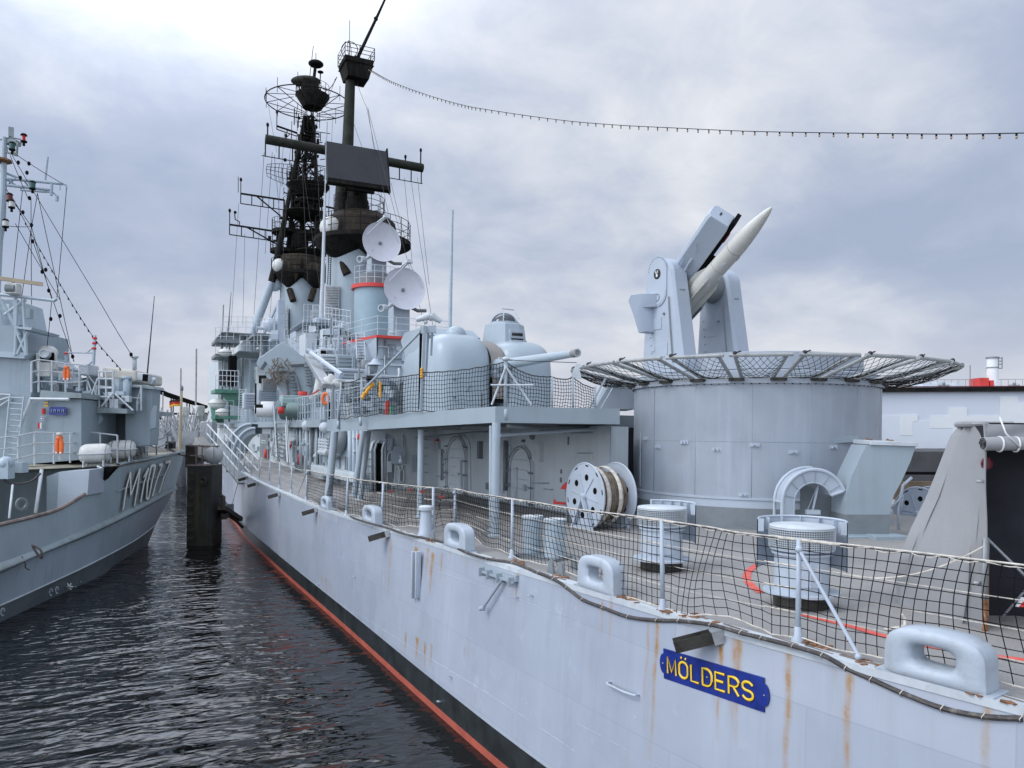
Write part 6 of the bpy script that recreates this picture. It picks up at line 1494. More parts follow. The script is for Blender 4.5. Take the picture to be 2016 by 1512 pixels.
# leaning strut with girder left of the stair
mb = MB(); mb.bar(P(607, 700, d=36), P(645, 760, d=30), .42, .22); mb.build('boat_davit', 'zinc', ship, bevel=.03)
mb = MB(); mb.tube([P(612, 695, d=34), P(673, 738, d=31)], .10, 8); mb.tube([P(604, 690, d=35), P(622, 697, d=35)], .12, 8); mb.build('davit_stay', 'light_paint', ship)
mb = MB(); mb.prism([P(612, 790, d=36), P(622, 745, d=36), P(634, 753, d=36), P(632, 770, d=36), P(628, 778, d=36)], CF * .3); mb.prism([P(608, 782, d=35.5), P(628, 770, d=35.5), P(630, 778, d=35.5), P(612, 792, d=35.5)], CF * .8); mb.build('boat_chock', 'canister', ship)
mb = MB(); mb.bar(P(608, 780, d=35.4), P(628, 768, d=35.4), .06); mb.box(P(596, 777, d=36), (.4, .2, .3)); mb.box(P(562, 784, d=38), (.35, .2, .35)); mb.box(P(553, 808, d=34), (.25, .2, .3)); mb.box(P(455, 744, d=55), (.5, .3, .3)); mb.build('red_fitting', 'red', ship)
# boat deck edge and gear at the head of the stair
e0, e1, e2 = P(640, 838, x=6.9), P(500, 840, x=6.9), P(445, 842, x=6.9)
z5 = 4.98
MB().box((6.75, (e0.y + e1.y) / 2 + 6, 4.95), (.5, abs(e0.y - e1.y) + 14, .30)).build('boat_deck_edge', 'grey_edge', ship, sm=False)
rl_ = []
for k in range(26): rl_.append(V((6.6, 24.5 + k * 1.25, 5.1)))
rail(rl_, 1.05, ship, r_=.024)
mb = MB()
for k in range(60): mb.tube([V((6.56, 24.4 + k * .55, 5.1)), V((6.56, 24.4 + k * .55 + rng.uniform(-.1, .1), 6.1))], rng.choice((.02, .03, .045)), 5)
tag(mb.build('rail_stays', 'pillar_paint', ship), kind='stuff')
for i, (px, py, d_, r_, m_) in enumerate(((524, 806, 40, .42, 'white'), (574, 806, 36, .50, 'green_grey'), (588, 808, 35, .36, 'green_grey'))):
    if m_ not in MATS: mat(m_, (.13, .20, .19), .55, var=.1)
    c = P(px, py, d=d_); MB().lathe(c - CR * .5, [(1e-3, 0), (r_ * .9, 0), (r_, .06), (r_, .95), (r_ * .9, 1.0), (1e-3, 1.0)], 20, CR).build('drum_canister', m_, ship)
mb = MB(); mb.box(P(594, 790, d=36), (1.9, .8, .5)); mb.box(P(577, 790, d=35.4), (1.0, .1, .25)); mb.build('locker', 'pale_green' if 'pale_green' in MATS else mat('pale_green', (.35, .47, .47), .5), ship, bevel=.02)
t = thing('life_ring', 'orange life ring hanging beside the pale boat chock near the stair', 'life ring', P(641, 785, d=30))
MB().tube([P(641, 785, d=29.5) + (CR * math.cos(a) * .6 + UP * math.sin(a)) * .20 for a in [2 * PI * k / 20 for k in range(21)]], .06, 10, False).build('ring', 'orange', t)
# stairway down to the main deck
st = thing('stairway', 'steep grey ladder stairway from the boat deck down to the main deck', 'stairway', P(556, 898, d=36))
a0, a1 = P(538, 800, x=6.1), P(544, 905, x=5.9); b0, b1 = P(565, 815, x=6.3), P(571, 912, x=6.1)
sL0, sL1, sR0, sR1 = P(543, 832, d=37), P(546, 905, d=35.5), P(563, 832, d=36.2), P(567, 912, d=34.6)
mb = MB(); mb.bar(sL0, sL1, .06, .16, CF); mb.bar(sR0, sR1, .06, .16, CF); mb.build('stringer', 'pale_fitting', st)
for k in range(9): mb = MB(); mb.bar(sL0.lerp(sL1, (k + .3) / 9), sR0.lerp(sR1, (k + .3) / 9), .22, .04); mb.build('tread', 'dark_grey', st)
mb = MB(); mb.tube([P(538, 790, d=37), P(546, 905, d=35.4)], .03, 6); mb.tube([P(562, 795, d=36), P(571, 912, d=34.4)], .03, 6); mb.build('handrail', 'pale_fitting', st)
# wall gear along the waist
XW_ = 6.86
mb = MB()
for px, y0, y1, r_ in ((592, 840, 926, .07), (605, 838, 930, .10), (611, 842, 930, .05), (624, 838, 915, .06), (631, 838, 915, .06), (636, 840, 918, .04), (585, 842, 900, .04), (690, 840, 955, .10), (697, 842, 958, .07), (704, 843, 962, .06)):
    mb.tube([P(px, y0, x=XW_ - .1), P(px, y1, x=XW_ - .1)], r_, 8)
mb.build('pipe', 'pillar_paint', ship)
boxX(622, 838, 628, 915, XW_ - .03, .05, 'interior_black', 'recess')
mb = MB(); c = P(604, 838, x=XW_ - .3); mb.sph(c, .22, 12, 8, sz=1.1); mb.sph(P(639, 842, x=XW_ - .3), .22, 12, 8); mb.build('lamp_globe', 'pale_fitting', ship)
mb = MB()
for k in range(3): mb.tube([P(630 + k * 6, 862, x=XW_ - .2), P(630 + k * 6, 888, x=XW_ - .2)], .07, 8)
for k in range(4): mb.tube([P(628, 866 + k * 6, x=XW_ - .2), P(646, 868 + k * 6, x=XW_ - .2)], .05, 6)
mb.tube([P(630, 890, x=XW_ - .2), P(650, 892, x=XW_ - .2)], .11, 8); mb.build('valve_manifold', 'pale_fitting', ship)
mb = MB(); mb.tube(spline([P(672, 850, x=XW_ - .3), P(672, 872, x=XW_ - .3), P(664, 890, x=XW_ - .2), P(650, 893, x=XW_ - .2)], 5), .20, 12); mb.build('bent_pipe', 'dark_grey', ship)
boxX(612, 915, 695, 945, XW_ - .45, .45, 'house_paint', 'long_locker', z0=2.95, bevel=.02); boxX(650, 848, 685, 900, XW_ - .12, .12, 'grey_edge', 'cabinet', bevel=.02)
boxX(512, 853, 527, 905, XW_ - .06, .06, 'dark_grey', 'side_door', bevel=.03); s_ = boxX(515, 866, 522, 873, XW_ - .09, .03, 'white', 'exit_sign'); 
boxX(516, 867.5, 521, 871.5, XW_ - .10, .01, 'green', 'exit_sign')
mb = MB(); mb.box(P(590, 905, x=XW_ - .1), (.15, .3, .5)); mb.box(P(523, 893, x=XW_ - .1), (.15, .4, .5)); mb.box(P(573, 875, x=XW_ - .1), (.1, .15, .35)); mb.box(P(707, 860, x=XW_ - .1), (.1, .12, .2)); mb.build('fire_fitting', 'red', ship)
for _ in range(34):
    px = rng.uniform(470, 720); py = rng.uniform(842, 905); q = P(px, py, x=XW_ - .07)
    mb = MB(); mb.box(q, (.14, rng.uniform(.08, .5), rng.uniform(.06, .3))); mb.build('junction_box', rng.choice(('grey_paint', 'dark_grey', 'pale_fitting', 'house_paint')), ship)
# curved boat-deck arches at the far end of the waist
for k, (cx_, r0, d_) in enumerate(((500, 52, 41), (508, 46, 38))):
    mb = MB(); c = P(cx_, 905, d=d_); Rr = r0 / F * d_
    pts_ = [c - CR * math.cos(a) * Rr * .95 + UP * math.sin(a) * Rr * 1.35 for a in [PI * .5 * j / 14 for j in range(15)]]
    mb.grid([[p + (c - p) * .0 - CF * .45, p - CF * .45 + (p - c).normalized() * -.28, p + CF * .6 + (p - c).normalized() * -.28, p + CF * .6, p - CF * .45] for p in pts_])
    mb.build('arch_screen', 'grey_edge', ship, fix=False)
    mb = MB(); mb.tube([p - CF * .45 for p in pts_], .07, 8); mb.build('arch_rim', 'light_paint', ship)
# small clutter everywhere on the upper works
for _ in range(120):
    px = rng.uniform(500, 700); py = rng.uniform(640, 825)
    if 600 < px and py > 780: continue
    d_ = 44 - (py - 640) / 185 * 6 - .6; q = P(px, py, d=d_)
    if 520 < px < 615 and py > 672: continue
    k = rng.random(); mb = MB()
    if k < .4: mb.box(q, (rng.uniform(.1, .5), .2, rng.uniform(.1, .5)), CR)
    elif k < .7: mb.tube([q, q + UP * rng.uniform(.4, 1.8)], rng.uniform(.02, .06), 6)
    elif k < .85: mb.tube([q, q + CR * rng.uniform(.4, 1.6)], rng.uniform(.02, .05), 6)
    else: mb.sph(q, rng.uniform(.08, .22), 8, 6)
    mb.build('deck_fitting', rng.choice(('grey_paint', 'dark_grey', 'pale_fitting', 'light_paint', 'zinc', 'mast_dark', 'grey_paint')), ship)
for _ in range(50):
    px = rng.uniform(700, 828); py = rng.uniform(775, 812); q = P(px, py, y=34.5 - rng.random() * 3); mb = MB()
    mb.box(q, (rng.uniform(.1, .5), .3, rng.uniform(.1, .5))); mb.build('deck_fitting', rng.choice(('grey_paint', 'pale_fitting', 'dark_grey')), ship)
q = P(763, 800, d=19.5); mb = MB(); mb.cyl(q - UP * .25, q + UP * .1, .06, n=12); mb.cyl(q + UP * .1, q + UP * .16, .03, n=8); mb.build('hydrant', 'red', ship); q = P(771, 802, d=19.5); MB().cyl(q - UP * .2, q + UP * .05, .07, n=12).build('bucket', 'green', ship)

# ---------------- string of lights from the mast top to the right
sl_pts = [(724, 134), (770, 160), (830, 183), (900, 204), (960, 216), (1100, 236), (1212, 246), (1330, 252), (1460, 258), (1600, 261), (1750, 263), (1880, 264), (2016, 262), (2150, 260)]
ds = [54.3 - 38 * (i / (len(sl_pts) - 1)) ** .62 for i in range(len(sl_pts))]
cpts = spline([P(x, y, d=d) for (x, y), d in zip(sl_pts, ds)], 14)
ls = thing('string_lights', 'long garland of small bulbs hanging from the mast lookout across the sky', 'string lights', cpts[0])
MB().tube(cpts, .013, 5, False).build('cable', 'net_black', ls, fix=False)
acc = 0
for p, q in zip(cpts, cpts[1:]):
    seg = (q - p).length; acc_n = acc + seg
    while acc + 1e-9 < acc_n:
        nxt = (math.floor(acc / .5) + 1) * .5
        if nxt > acc_n: break
        b = p.lerp(q, (nxt - (acc_n - seg)) / seg); mb = MB(); mb.cyl(b, b - UP * .07, .025, n=6); h_ = mb.build('socket', 'net_black', ls); MB().sph(b - UP * .10, .032, 8, 6, sz=1.25).build('bulb', 'bulb', h_); acc = nxt
    acc = acc_n
s2 = MB().tube(catenary(P(663, 152, d=54), P(632, 170, d=68), .6, 12), .03, 5); o = s2.build('wire', 'mast_dark', None); tag(o, 'short sagging wire joining the two dark mast tops', 'wire')
# ---------------- small gear fixed to the upper works
def gear(kind, rng_x, rng_y, val, n, mats=('grey_paint', 'dark_grey', 'pale_fitting', 'house_paint', 'light_paint')):
    for _ in range(n):
        px, py = rng.uniform(*rng_x), rng.uniform(*rng_y); q = P(px, py, **{kind: val}); nrm = V((-1, 0, 0)) if kind == 'x' else V((0, -1, 0)); tg = V((0, 1, 0)) if kind == 'x' else V((1, 0, 0))
        k = rng.random(); mb = MB(); nm = 'fitting'
        if k < .30: w_ = rng.uniform(.12, .5); mb.box(q + nrm * .06, (w_, .14, rng.uniform(.15, .6)), tg, nrm); nm = 'junction_box'
        elif k < .62:
            l_ = rng.uniform(.6, 2.2); r_ = rng.uniform(.02, .06); mb.tube([q + nrm * .07 - UP * l_ / 2, q + nrm * .07 + UP * l_ / 2], r_, 6)
            for z in (-.4, 0, .4): mb.box(q + nrm * .04 + UP * z * l_, (.14, .08, .03), tg, nrm)
            nm = 'pipe'
        elif k < .78: l_ = rng.uniform(.5, 2.0); mb.tube([q + nrm * .06 - tg * l_ / 2, q + nrm * .06 + tg * l_ / 2, q + nrm * .06 + tg * (l_ / 2 + .05) - UP * .4], rng.uniform(.015, .04), 6); nm = 'cable'
        elif k < .88: r_ = rng.uniform(.12, .2); mb.lathe(q, [(1e-3, .03), (r_ * .7, .03), (r_ * .75, .07), (r_, .07), (r_, 0)], 18, nrm); nm = 'porthole'
        elif k < .95: mb.tube([q, q + nrm * .25, q + nrm * .3 - UP * .08], .03, 6); mb.sph(q + nrm * .3 - UP * .16, .09, 8, 6); nm = 'wall_lamp'
        else:
            for j in range(6): mb.tube([q + nrm * .05 - tg * .15 + UP * j * .28, q + nrm * .12 + UP * j * .28 - tg * .15, q + nrm * .12 + UP * j * .28 + tg * .15, q + nrm * .05 + tg * .15 + UP * j * .28], .014, 4)
            nm = 'wall_rungs'
        mb.build(nm, rng.choice(mats), ship)
gear('y', (742, 822), (680, 735), 38.98, 16); gear('y', (702, 826), (742, 795), 35.98, 34); gear('y', (652, 700), (662, 780), 43.98, 26); gear('y', (602, 648), (645, 780), 49.98, 30)
gear('y', (496, 545), (665, 760), 61.98, 26); gear('y', (434, 495), (705, 815), 65.98, 26); gear('x', (475, 515), (745, 798), 8.18, 10); gear('x', (525, 700), (845, 925), XW_ + .03, 40)
gear('y', (742, 836), (865, 930), BY + .01, 8); gear('x', (850, 1080), (866, 985), WX, 10)
# rails, ladders and lockers on the levels between the funnels
for (a, b, n, h) in (((604, 706, 40.2), (664, 706, 40.2), 7, 1.0), ((596, 662, 48), (655, 660, 48), 8, 1.0), ((665, 700, 41), (735, 700, 41), 8, 1.05), ((505, 655, 57.8), (546, 655, 57.8), 5, 1.0), ((560, 700, 52), (600, 690, 52), 5, 1.0), ((430, 760, 56), (470, 762, 55), 5, 1.1), ((640, 640, 47.5), (690, 648, 45), 7, 1.1)):
    rail(pts_between(P(a[0], a[1], y=a[2]), P(b[0], b[1], y=b[2]), n), h, ship, 'pale_fitting', .022)
def ladder_(a, b, w_=.45, n=14, m='pale_fitting'):
    mb = MB(); p, q = V(a), V(b)
    for s_ in (-1, 1): mb.tube([p + CR * w_ / 2 * s_, q + CR * w_ / 2 * s_], .03, 5)
    for k in range(n): c = p.lerp(q, (k + .5) / n); mb.tube([c - CR * w_ / 2, c + CR * w_ / 2], .02, 5)
    mb.build('ladder', m, ship)
ladder_(P(709, 655, d=41), P(712, 735, d=40)); ladder_(P(560, 600, d=66.8), P(562, 690, d=66.8)); ladder_(P(660, 640, d=46), P(662, 720, d=45)); ladder_(P(478, 765, d=50), P(476, 830, d=50)); ladder_(P(525, 665, d=60), P(527, 740, d=60)); ladder_(P(622, 600, d=53), P(624, 640, d=53))
for (px, py, d_, w_, h_, m_) in ((650, 716, 40, 1.2, .9, 'pale_fitting'), (678, 722, 40, 1.0, 1.2, 'grey_edge'), (690, 745, 37, 1.4, .9, 'light_paint'), (672, 770, 34, 1.2, 1.0, 'house_paint'), (700, 765, 33, .8, .7, 'pale_fitting'), (527, 780, 46, 1.2, .8, 'grey_edge'), (498, 790, 48, 1.2, 1.0, 'light_paint'), (640, 640, 50, 1.4, .8, 'light_paint'), (655, 668, 46, 1.4, 1.1, 'pale_fitting'), (680, 690, 43.5, 1.0, .7, 'light_paint')):
    q = P(px, py, d=d_); o = MB().box(q, (w_, .8, h_), V((1, 0, 0))).build('vent_box', m_, ship, bevel=.05); mb = MB()
    for k in range(5): mb.box(q + V((0, -.42, (-.35 + .17 * k) * h_)), (w_ * .75, .04, .04 * h_))
    mb.build('louvre_slat', 'dark_grey', ship)
# dense aerials, cables and struts crowding the lattice mast
for grp in range(6):
    mb = MB()
    for _ in range(34):
        py = rng.uniform(225, 515); w_ = (1.0 + (py - 225) / 290 * 1.7); c = lp(1, py).lerp(lp(3, py), rng.random()) + V((rng.uniform(-.8, .8), rng.uniform(-w_, w_) * .3, 0)) + CR * rng.uniform(-w_, w_) * .6
        k = rng.random()
        if k < .45: mb.tube([c, c + UP * rng.uniform(.5, 1.8)], rng.uniform(.02, .05), 4)
        elif k < .75: mb.tube([c, c + CR * rng.uniform(-1.4, 1.4) + UP * rng.uniform(-.3, .5)], rng.uniform(.025, .06), 4)
        elif k < .9: mb.box(c, (rng.uniform(.1, .35), rng.uniform(.1, .3), rng.uniform(.15, .5)))
        else: mb.sph(c, rng.uniform(.1, .25), 8, 6)
    tag(mb.build('aerial_cluster', 'mast_dark', lm), kind='stuff')
for px, py, w_ in ((548, 475, .5), (632, 470, .5), (560, 430, .5), (640, 440, .45), (572, 352, .4), (632, 358, .4), (586, 300, .35), (626, 300, .3)):
    mb = MB(); c = P(px, py, d=68.8); mb.box(c, (w_ * 1.6, w_, .12)); mb.box(c + UP * .35, (w_ * .6, w_ * .5, .6)); mb.tube([c, P(600, py + 22, d=69.4)], .06, 5); mb.build('side_bracket', 'mast_dark', lm)
for k in range(22):
    py = 235 + k * 12.5; mb = MB(); q = lp(2, py); mb.tube([q - CR * .25 - CF * .3, q + CR * .25 - CF * .3], .03, 4)
    mb.build('rung', 'mast_dark', lm)
# ---------------- minesweeper on the left
ms = thing('minesweeper', 'darker grey naval boat at the left with bow number and two-tone hull', 'naval boat', cw(-14.2, 24, 0))
LW = [(291, 1072, 30.7), (250, 1097, 27.7), (180, 1141, 23.5), (90, 1185, 20.6), (0, 1226, 18.3), (-120, 1280, 16.2), (-420, 1440, 11.9)]
LK = [(305, 1034, 31.3), (265, 1064, 28.0), (185, 1107, 23.4), (111, 1142, 20.9), (0, 1192, 18.1), (-120, 1240, 16.0), (-420, 1385, 11.7)]
LR = [(343, 966, 33.0), (291, 998, 28.7), (243, 1022, 25.9), (172, 1056, 22.6), (79, 1093, 19.8), (0, 1130, 17.7), (-120, 1175, 15.8), (-420, 1300, 11.5)]
LT = [(345, 958, 33.1), (291, 982, 28.7), (243, 1008, 25.8), (172, 1040, 22.5), (85, 1077, 19.9), (0, 1108, 17.7), (-120, 1150, 15.7), (-420, 1262, 11.4)]
LD = [(364, 890, 34.5), (340, 895, 31.6), (300, 904, 29.0), (262, 911, 26.8), (232, 918, 25.2), (206, 943, 24.1), (172, 969, 22.7), (119, 1001, 21.0), (63, 1018, 19.5), (0, 1033, 17.9), (-120, 1062, 15.8), (-420, 1135, 11.4)]
def curve(tab, n=60):
    pts = spline([P(a, b, d=c) for a, b, c in tab], 12); L_ = [0]
    for p, q in zip(pts, pts[1:]): L_.append(L_[-1] + (q - p).length)
    out = []
    for i in range(n + 1):
        s_ = L_[-1] * i / n; k = max(j for j in range(len(L_)) if L_[j] <= s_ + 1e-9); k = min(k, len(pts) - 2); f = (s_ - L_[k]) / (L_[k + 1] - L_[k]); out.append(pts[k].lerp(pts[k + 1], f))
    return out
def band(lo, hi, m, name, k=4, bulge=0.0):
    rows = [[p.lerp(q, j / k) + CR * bulge * math.sin(PI * j / k) for j in range(k + 1)] for p, q in zip(lo, hi)]; return MB().grid(rows).build(name, m, ms, fix=False)
cW, cK, cR_, cT, cD = (curve(t) for t in (LW, LK, LR, LT, LD))
band([V((p.x, p.y, -.8)) for p in cW], cW, 'm_hull', 'hull_bottom', 1); band(cW, cK, 'm_hull_dark' if 'm_hull_dark' in MATS else mat('m_hull_dark', (.14, .165, .18), .45, var=.12, scale=.6, streak=.5, scol=(.16, .18, .18), bump=.2), 'hull_lower'); 
# keep strips shareable by re-sampling on the same parameter
band(cK, cR_, 'm_hull_light', 'hull_side', 5); band(cT, cD, 'm_hull', 'bulwark', 8)
rows = []
for p, q in zip(cR_, cT):
    row = []
    for j in range(9): t = PI * j / 8; row.append(p.lerp(q, j / 8) + CR * .14 * math.sin(t))
    rows.append(row)
MB().grid(rows).build('rubbing_strake', 'm_rub', ms, fix=False)
MB().tube([p + CR * .01 for p in cK], .022, 6, False).build('knuckle_line', 'pale_fitting', ms)
MB().tube([p + CR * .0 for p in cD[16:]], .05, 6, False).build('bulwark_rail', 'rust_edge', ms)
MB().tube(spline([P(x, y, d=d) + CR * .04 for x, y, d in ((222, 971, 25.0), (205, 996, 24.2), (180, 1020, 23.2), (150, 1042, 22.0))], 6), .035, 6).build('spray_rail', 'm_hull_light', ms)
# far side of the hull and forecastle deck
far = [cw(-14.9, 34.4, 3.6), cw(-15.9, 30.5, 3.5), cw(-17.0, 26, 3.45), cw(-17.2, 20, 3.4), cw(-16.0, 10, 3.3)]
stem = [cK[0], cR_[0], cT[0], cD[0]]
mb = MB(); mb.grid([[cW[0], cw(-17, 20, 0), cw(-16, 8, 0)], [cD[0], cw(-17.6, 24, 3.5), cw(-16.2, 8, 3.3)]]); mb.build('hull_side', 'm_hull', ms, fix=False)
pl_ = [p for p in cD[:20]]
idx = min(range(len(cD)), key=lambda i: (cD[i] - P(232, 918, d=25.2)).length)
front = cD[:idx + 1]
n_ = len(front) + 12
def farp(t): k = t * (len(far) - 1); i = min(len(far) - 2, int(k)); return far[i].lerp(far[i + 1], k - i)
inner = [P(232, 918, d=25.2), P(150, 914, d=25.0), P(60, 922, d=24.0), P(0, 928, d=23.6), P(-150, 938, d=20), P(-420, 960, d=16)]
edge = front + inner[1:]
rows = [[p, farp(i / (len(edge) - 1)).lerp(p, .0)] for i, p in enumerate(edge)]
rows = [[a + V((0, 0, .01)), V((b.x, b.y, a.z + .01))] for a, b in rows]
MB().grid(rows).build('forecastle_deck', 'm_deck', ms, fix=False)
MB().grid([[p, p - UP * .14] for p in inner]).build('deck_edge', 'm_rub', ms, fix=False)
MB().tube([p + V((0, 0, .03)) for p in front], .06, 6, False).build('toe_rail', 'm_rub', ms)
MB().grid([[V((p.x, p.y, 1.5)), p - UP * .13] for p in inner]).build('side_passage_wall', 'm_hull_light', ms, fix=False, sm=False)
mb = MB(); mb.add([V((p.x, p.y, 1.75)) for p in (cD[24], cD[40], cD[-1], inner[-1], inner[-2], inner[2], inner[0])], [list(range(7))]); mb.build('side_deck', 'm_deck', ms)
f_ = lambda pts, d, dep, name, m, bv=0.0, par=None: MB().prism([P(x, y, d=d) for x, y in pts], CF * dep - CR * .143 * dep).build(name, m, par or ms, bevel=bv, sm=False)
f_([(92, 938), (116, 929), (116, 1010), (92, 1012)], 22.6, 1.0, 'locker', 'm_house'); f_([(116, 929), (176, 925), (172, 975), (112, 1001)], 22.5, 1.2, 'light_panel', 'light_paint'); f_([(172, 925), (228, 918), (206, 943), (172, 968)], 23.6, .3, 'opening', 'interior_black')
mb = MB(); mb.tube([P(82, 925, d=22.3), P(70, 1010, d=21.6)], .05, 8); mb.tube([P(25, 955, d=21), P(18, 1020, d=20)], .03, 6); mb.tube([P(192, 918, d=24), P(205, 925, d=23.8), P(206, 940, d=23.8)], .04, 6); mb.build('pipe', 'pale_fitting', ms)
MB().lathe(P(40, 992, d=21.2), [(.14, 0), (.18, .03), (.18, .08), (.12, .08), (.12, .02)], 18, CR - CF * .4).build('hatch_wheel', 'dark_grey', ms)
# depth marks and rings low on the hull
for i, (x, y) in enumerate(((5, 1205), (100, 1166), (112, 1162), (134, 1155), (148, 1149), (158, 1140), (240, 1096))):
    k = min(range(len(cW)), key=lambda j: abs((cW[j] - V((0, 0, CZ))).dot(CR) / (cW[j] - V((0, 0, CZ))).dot(CF) - (x - HX) / F)); dd = (cW[k] - V((0, 0, CZ))).dot(CF)
    c = P(x, y, d=dd - .02)
    mb = MB()
    if i != 3: mb.tube([c + (CF * math.cos(a) * .55 + CR * .1 * math.cos(a) + UP * math.sin(a)) * .09 for a in [2 * PI * j / 12 for j in range(11)]], .018, 5)
    else:
        for a in (0, 1.05, 2.1): mb.bar(c - (CR * math.cos(a) + UP * math.sin(a)) * .11 + CR * .03, c + (CR * math.cos(a) + UP * math.sin(a)) * .11 + CR * .03, .03)
    mb.build('hull_mark', 'white' if i == 3 else 'm_hull_light', ms)
# bow number follows the flared plating: four corners measured on the side
def quad(a, b, c, d): return lambda u, v: a.lerp(b, u).lerp(d.lerp(c, u), v)
import numpy as np
_smp = []
for i in range(0, 30):
    for j in range(9):
        p = cT[i].lerp(cD[i], j / 8); dd = (p - V((0, 0, CZ))).dot(CF); x = HX + F * (p - V((0, 0, CZ))).dot(CR) / dd; y = HY - F * (p.z - CZ) / dd
        if 225 < x < 352: _smp.append((x, y, dd))
_A = np.array([[1, x / 100, y / 100, x * x / 1e4, x * y / 1e4, y * y / 1e4, (x / 100) ** 3, (y / 100) ** 3] for x, y, _ in _smp]); _co = np.linalg.lstsq(_A, np.array([d for *_, d in _smp]), rcond=None)[0]
_res = float(np.abs(_A @ _co - np.array([d for *_, d in _smp])).max())
def surf_at(px, py, o=.22): return P(px, py, d=float(np.dot(_co, [1, px / 100, py / 100, px * px / 1e4, px * py / 1e4, py * py / 1e4, (px / 100) ** 3, (py / 100) ** 3])) - o)
print('bow fit', _res)
glyph = [('M', (243, 1004), (268, 996), (277, 921), (252, 945)), ('1', (277, 990), (284, 986), (297, 926), (284, 936)), ('0', (285, 986), (298, 981), (309, 915), (296, 920)), ('7', (299, 979), (309, 973), (322, 912), (310, 916)), ('7', (312, 970), (322, 962), (337, 907), (323, 911))]
bn = MB(); bs = MB()
NUM = [[(243, 1004), (249, 960), (257.5, 929)], [(257.5, 931), (257.5, 974)], [(258, 975), (275.5, 923)], [(276, 922), (272, 955), (265, 996)],
       [(277, 990), (284, 950), (293, 921)], [(292.5, 922), (283, 940)], [(288.5, 981), (291, 950), (298.5, 917)], [(293.5, 980), (299, 950), (306.5, 916)], [(288, 981.5), (294, 981)], [(298, 917), (306.5, 916)],
       [(300.5, 977), (308, 948), (319.5, 916)], [(313.5, 915.5), (321, 914.5)], [(314, 970), (323, 940), (336.5, 908)], [(326, 910.5), (337, 908)]]
for st_ in NUM:
    pts_ = []
    for (x0, y0), (x1, y1) in zip(st_, st_[1:]):
        pts_ += [(x0 + (x1 - x0) * k / 4, y0 + (y1 - y0) * k / 4) for k in range(4)]
    pts_.append(st_[-1]); vert = abs(st_[-1][1] - st_[0][1]) > 12; w_ = (1.35 if vert else .0, .0 if vert else 2.6)
    for mb_, sx_, o_ in ((bn, 1.0, .02), (bs, 1.35, .0)):
        ox_ = .7 if mb_ is bs else 0
        mb_.grid([[surf_at(x - w_[0] * sx_ + ox_, y - w_[1], .20 + o_ * 4), surf_at(x + w_[0] * sx_ + ox_, y + w_[1], .20 + o_ * 4)] for x, y in pts_])
MB().tube([surf_at(x, y) - CR * .03 for x, y in ((234, 967), (262, 956), (300, 942), (328, 933))], .018, 5).build('weld_seam', 'm_hull_light', ms)
bn.build('bow_number', 'letter_white', ms, sm=False); bs.build('number_shadow', 'letter_black', ms, sm=False)
# deck houses
MH = [((36, 872), (36, 783), (56, 770), (158, 776), (160, 905), (36, 905))]
f_([(38, 915), (58, 783), (160, 786), (160, 905)], 24.6, 6, 'deck_house', 'm_house'); f_([(78, 782), (160, 784), (160, 774), (80, 768)], 24.4, 6, 'house_ledge', 'm_rub')
mb = MB(); mb.tube([P(62, 783, d=24.45), P(36, 848, d=24.3)], .06, 6); mb.tube([P(60, 785, d=24.4), P(136, 786, d=24.3)], .05, 6); mb.build('awning_rail', 'pale_fitting', ms)
f_([(-60, 930), (-60, 770), (62, 772), (40, 930)], 24.9, 6, 'bridge_base', 'm_house'); f_([(-60, 775), (-60, 640), (30, 640), (34, 690), (44, 700), (60, 712), (60, 775)], 25.4, 4, 'bridge_house', 'm_house')
f_([(-40, 700), (-40, 690), (50, 694), (48, 706)], 25.2, 2, 'bridge_ledge', 'm_hull_light'); f_([(30, 646), (30, 642), (64, 645), (60, 650)], 25, 2.0, 'platform', 'm_hull_light')
f_([(158, 812), (158, 800), (250, 805), (250, 814)], 25.8, 5, 'upper_ledge', 'm_rub'); f_([(160, 900), (160, 812), (222, 815), (222, 890)], 28.5, 2, 'recess_wall', 'm_hull'); f_([(222, 890), (222, 812), (247, 812), (247, 880)], 27.6, 3, 'recess_side', 'm_hull_dark')
f_([(247, 882), (247, 756), (300, 762), (295, 876)], 26.6, .9, 'forward_house', 'm_house'); f_([(158, 800), (158, 745), (190, 740), (250, 752), (250, 803)], 28.2, 3, 'forward_house', 'm_hull_dark')
f_([(250, 762), (250, 754), (300, 760), (303, 766)], 26.4, 1.2, 'roof_ledge', 'm_rub'); f_([(295, 845), (296, 812), (302, 798), (309, 800), (306, 842)], 26.4, .2, 'side_vane', 'm_house')
f_([(200, 745), (200, 722), (268, 728), (268, 752)], 26.9, 3, 'canvas_cover', 'cream_canvas', .1); f_([(270, 748), (270, 733), (292, 736), (291, 752)], 26.4, 1, 'air_unit', 'pale_fitting', .03); f_([(280, 750), (281, 736), (291, 737), (290, 751)], 26.35, .05, 'air_unit_front', 'interior_black')
f_([(154, 738), (153, 718), (172, 716), (174, 738)], 26.2, 1, 'control_box', 'pale_fitting', .03)
mb = MB(); mb.tube([P(265, 728, d=27), P(265, 702, d=27)], .07, 8); mb.box(P(265, 703, d=27), (.25, .25, .06)); mb.tube([P(298, 756, d=26.5), P(303, 749, d=26.5)], .04, 6); mb.sph(P(303, 748, d=26.5), .09, 8, 6); mb.build('post', 'pale_fitting', ms)
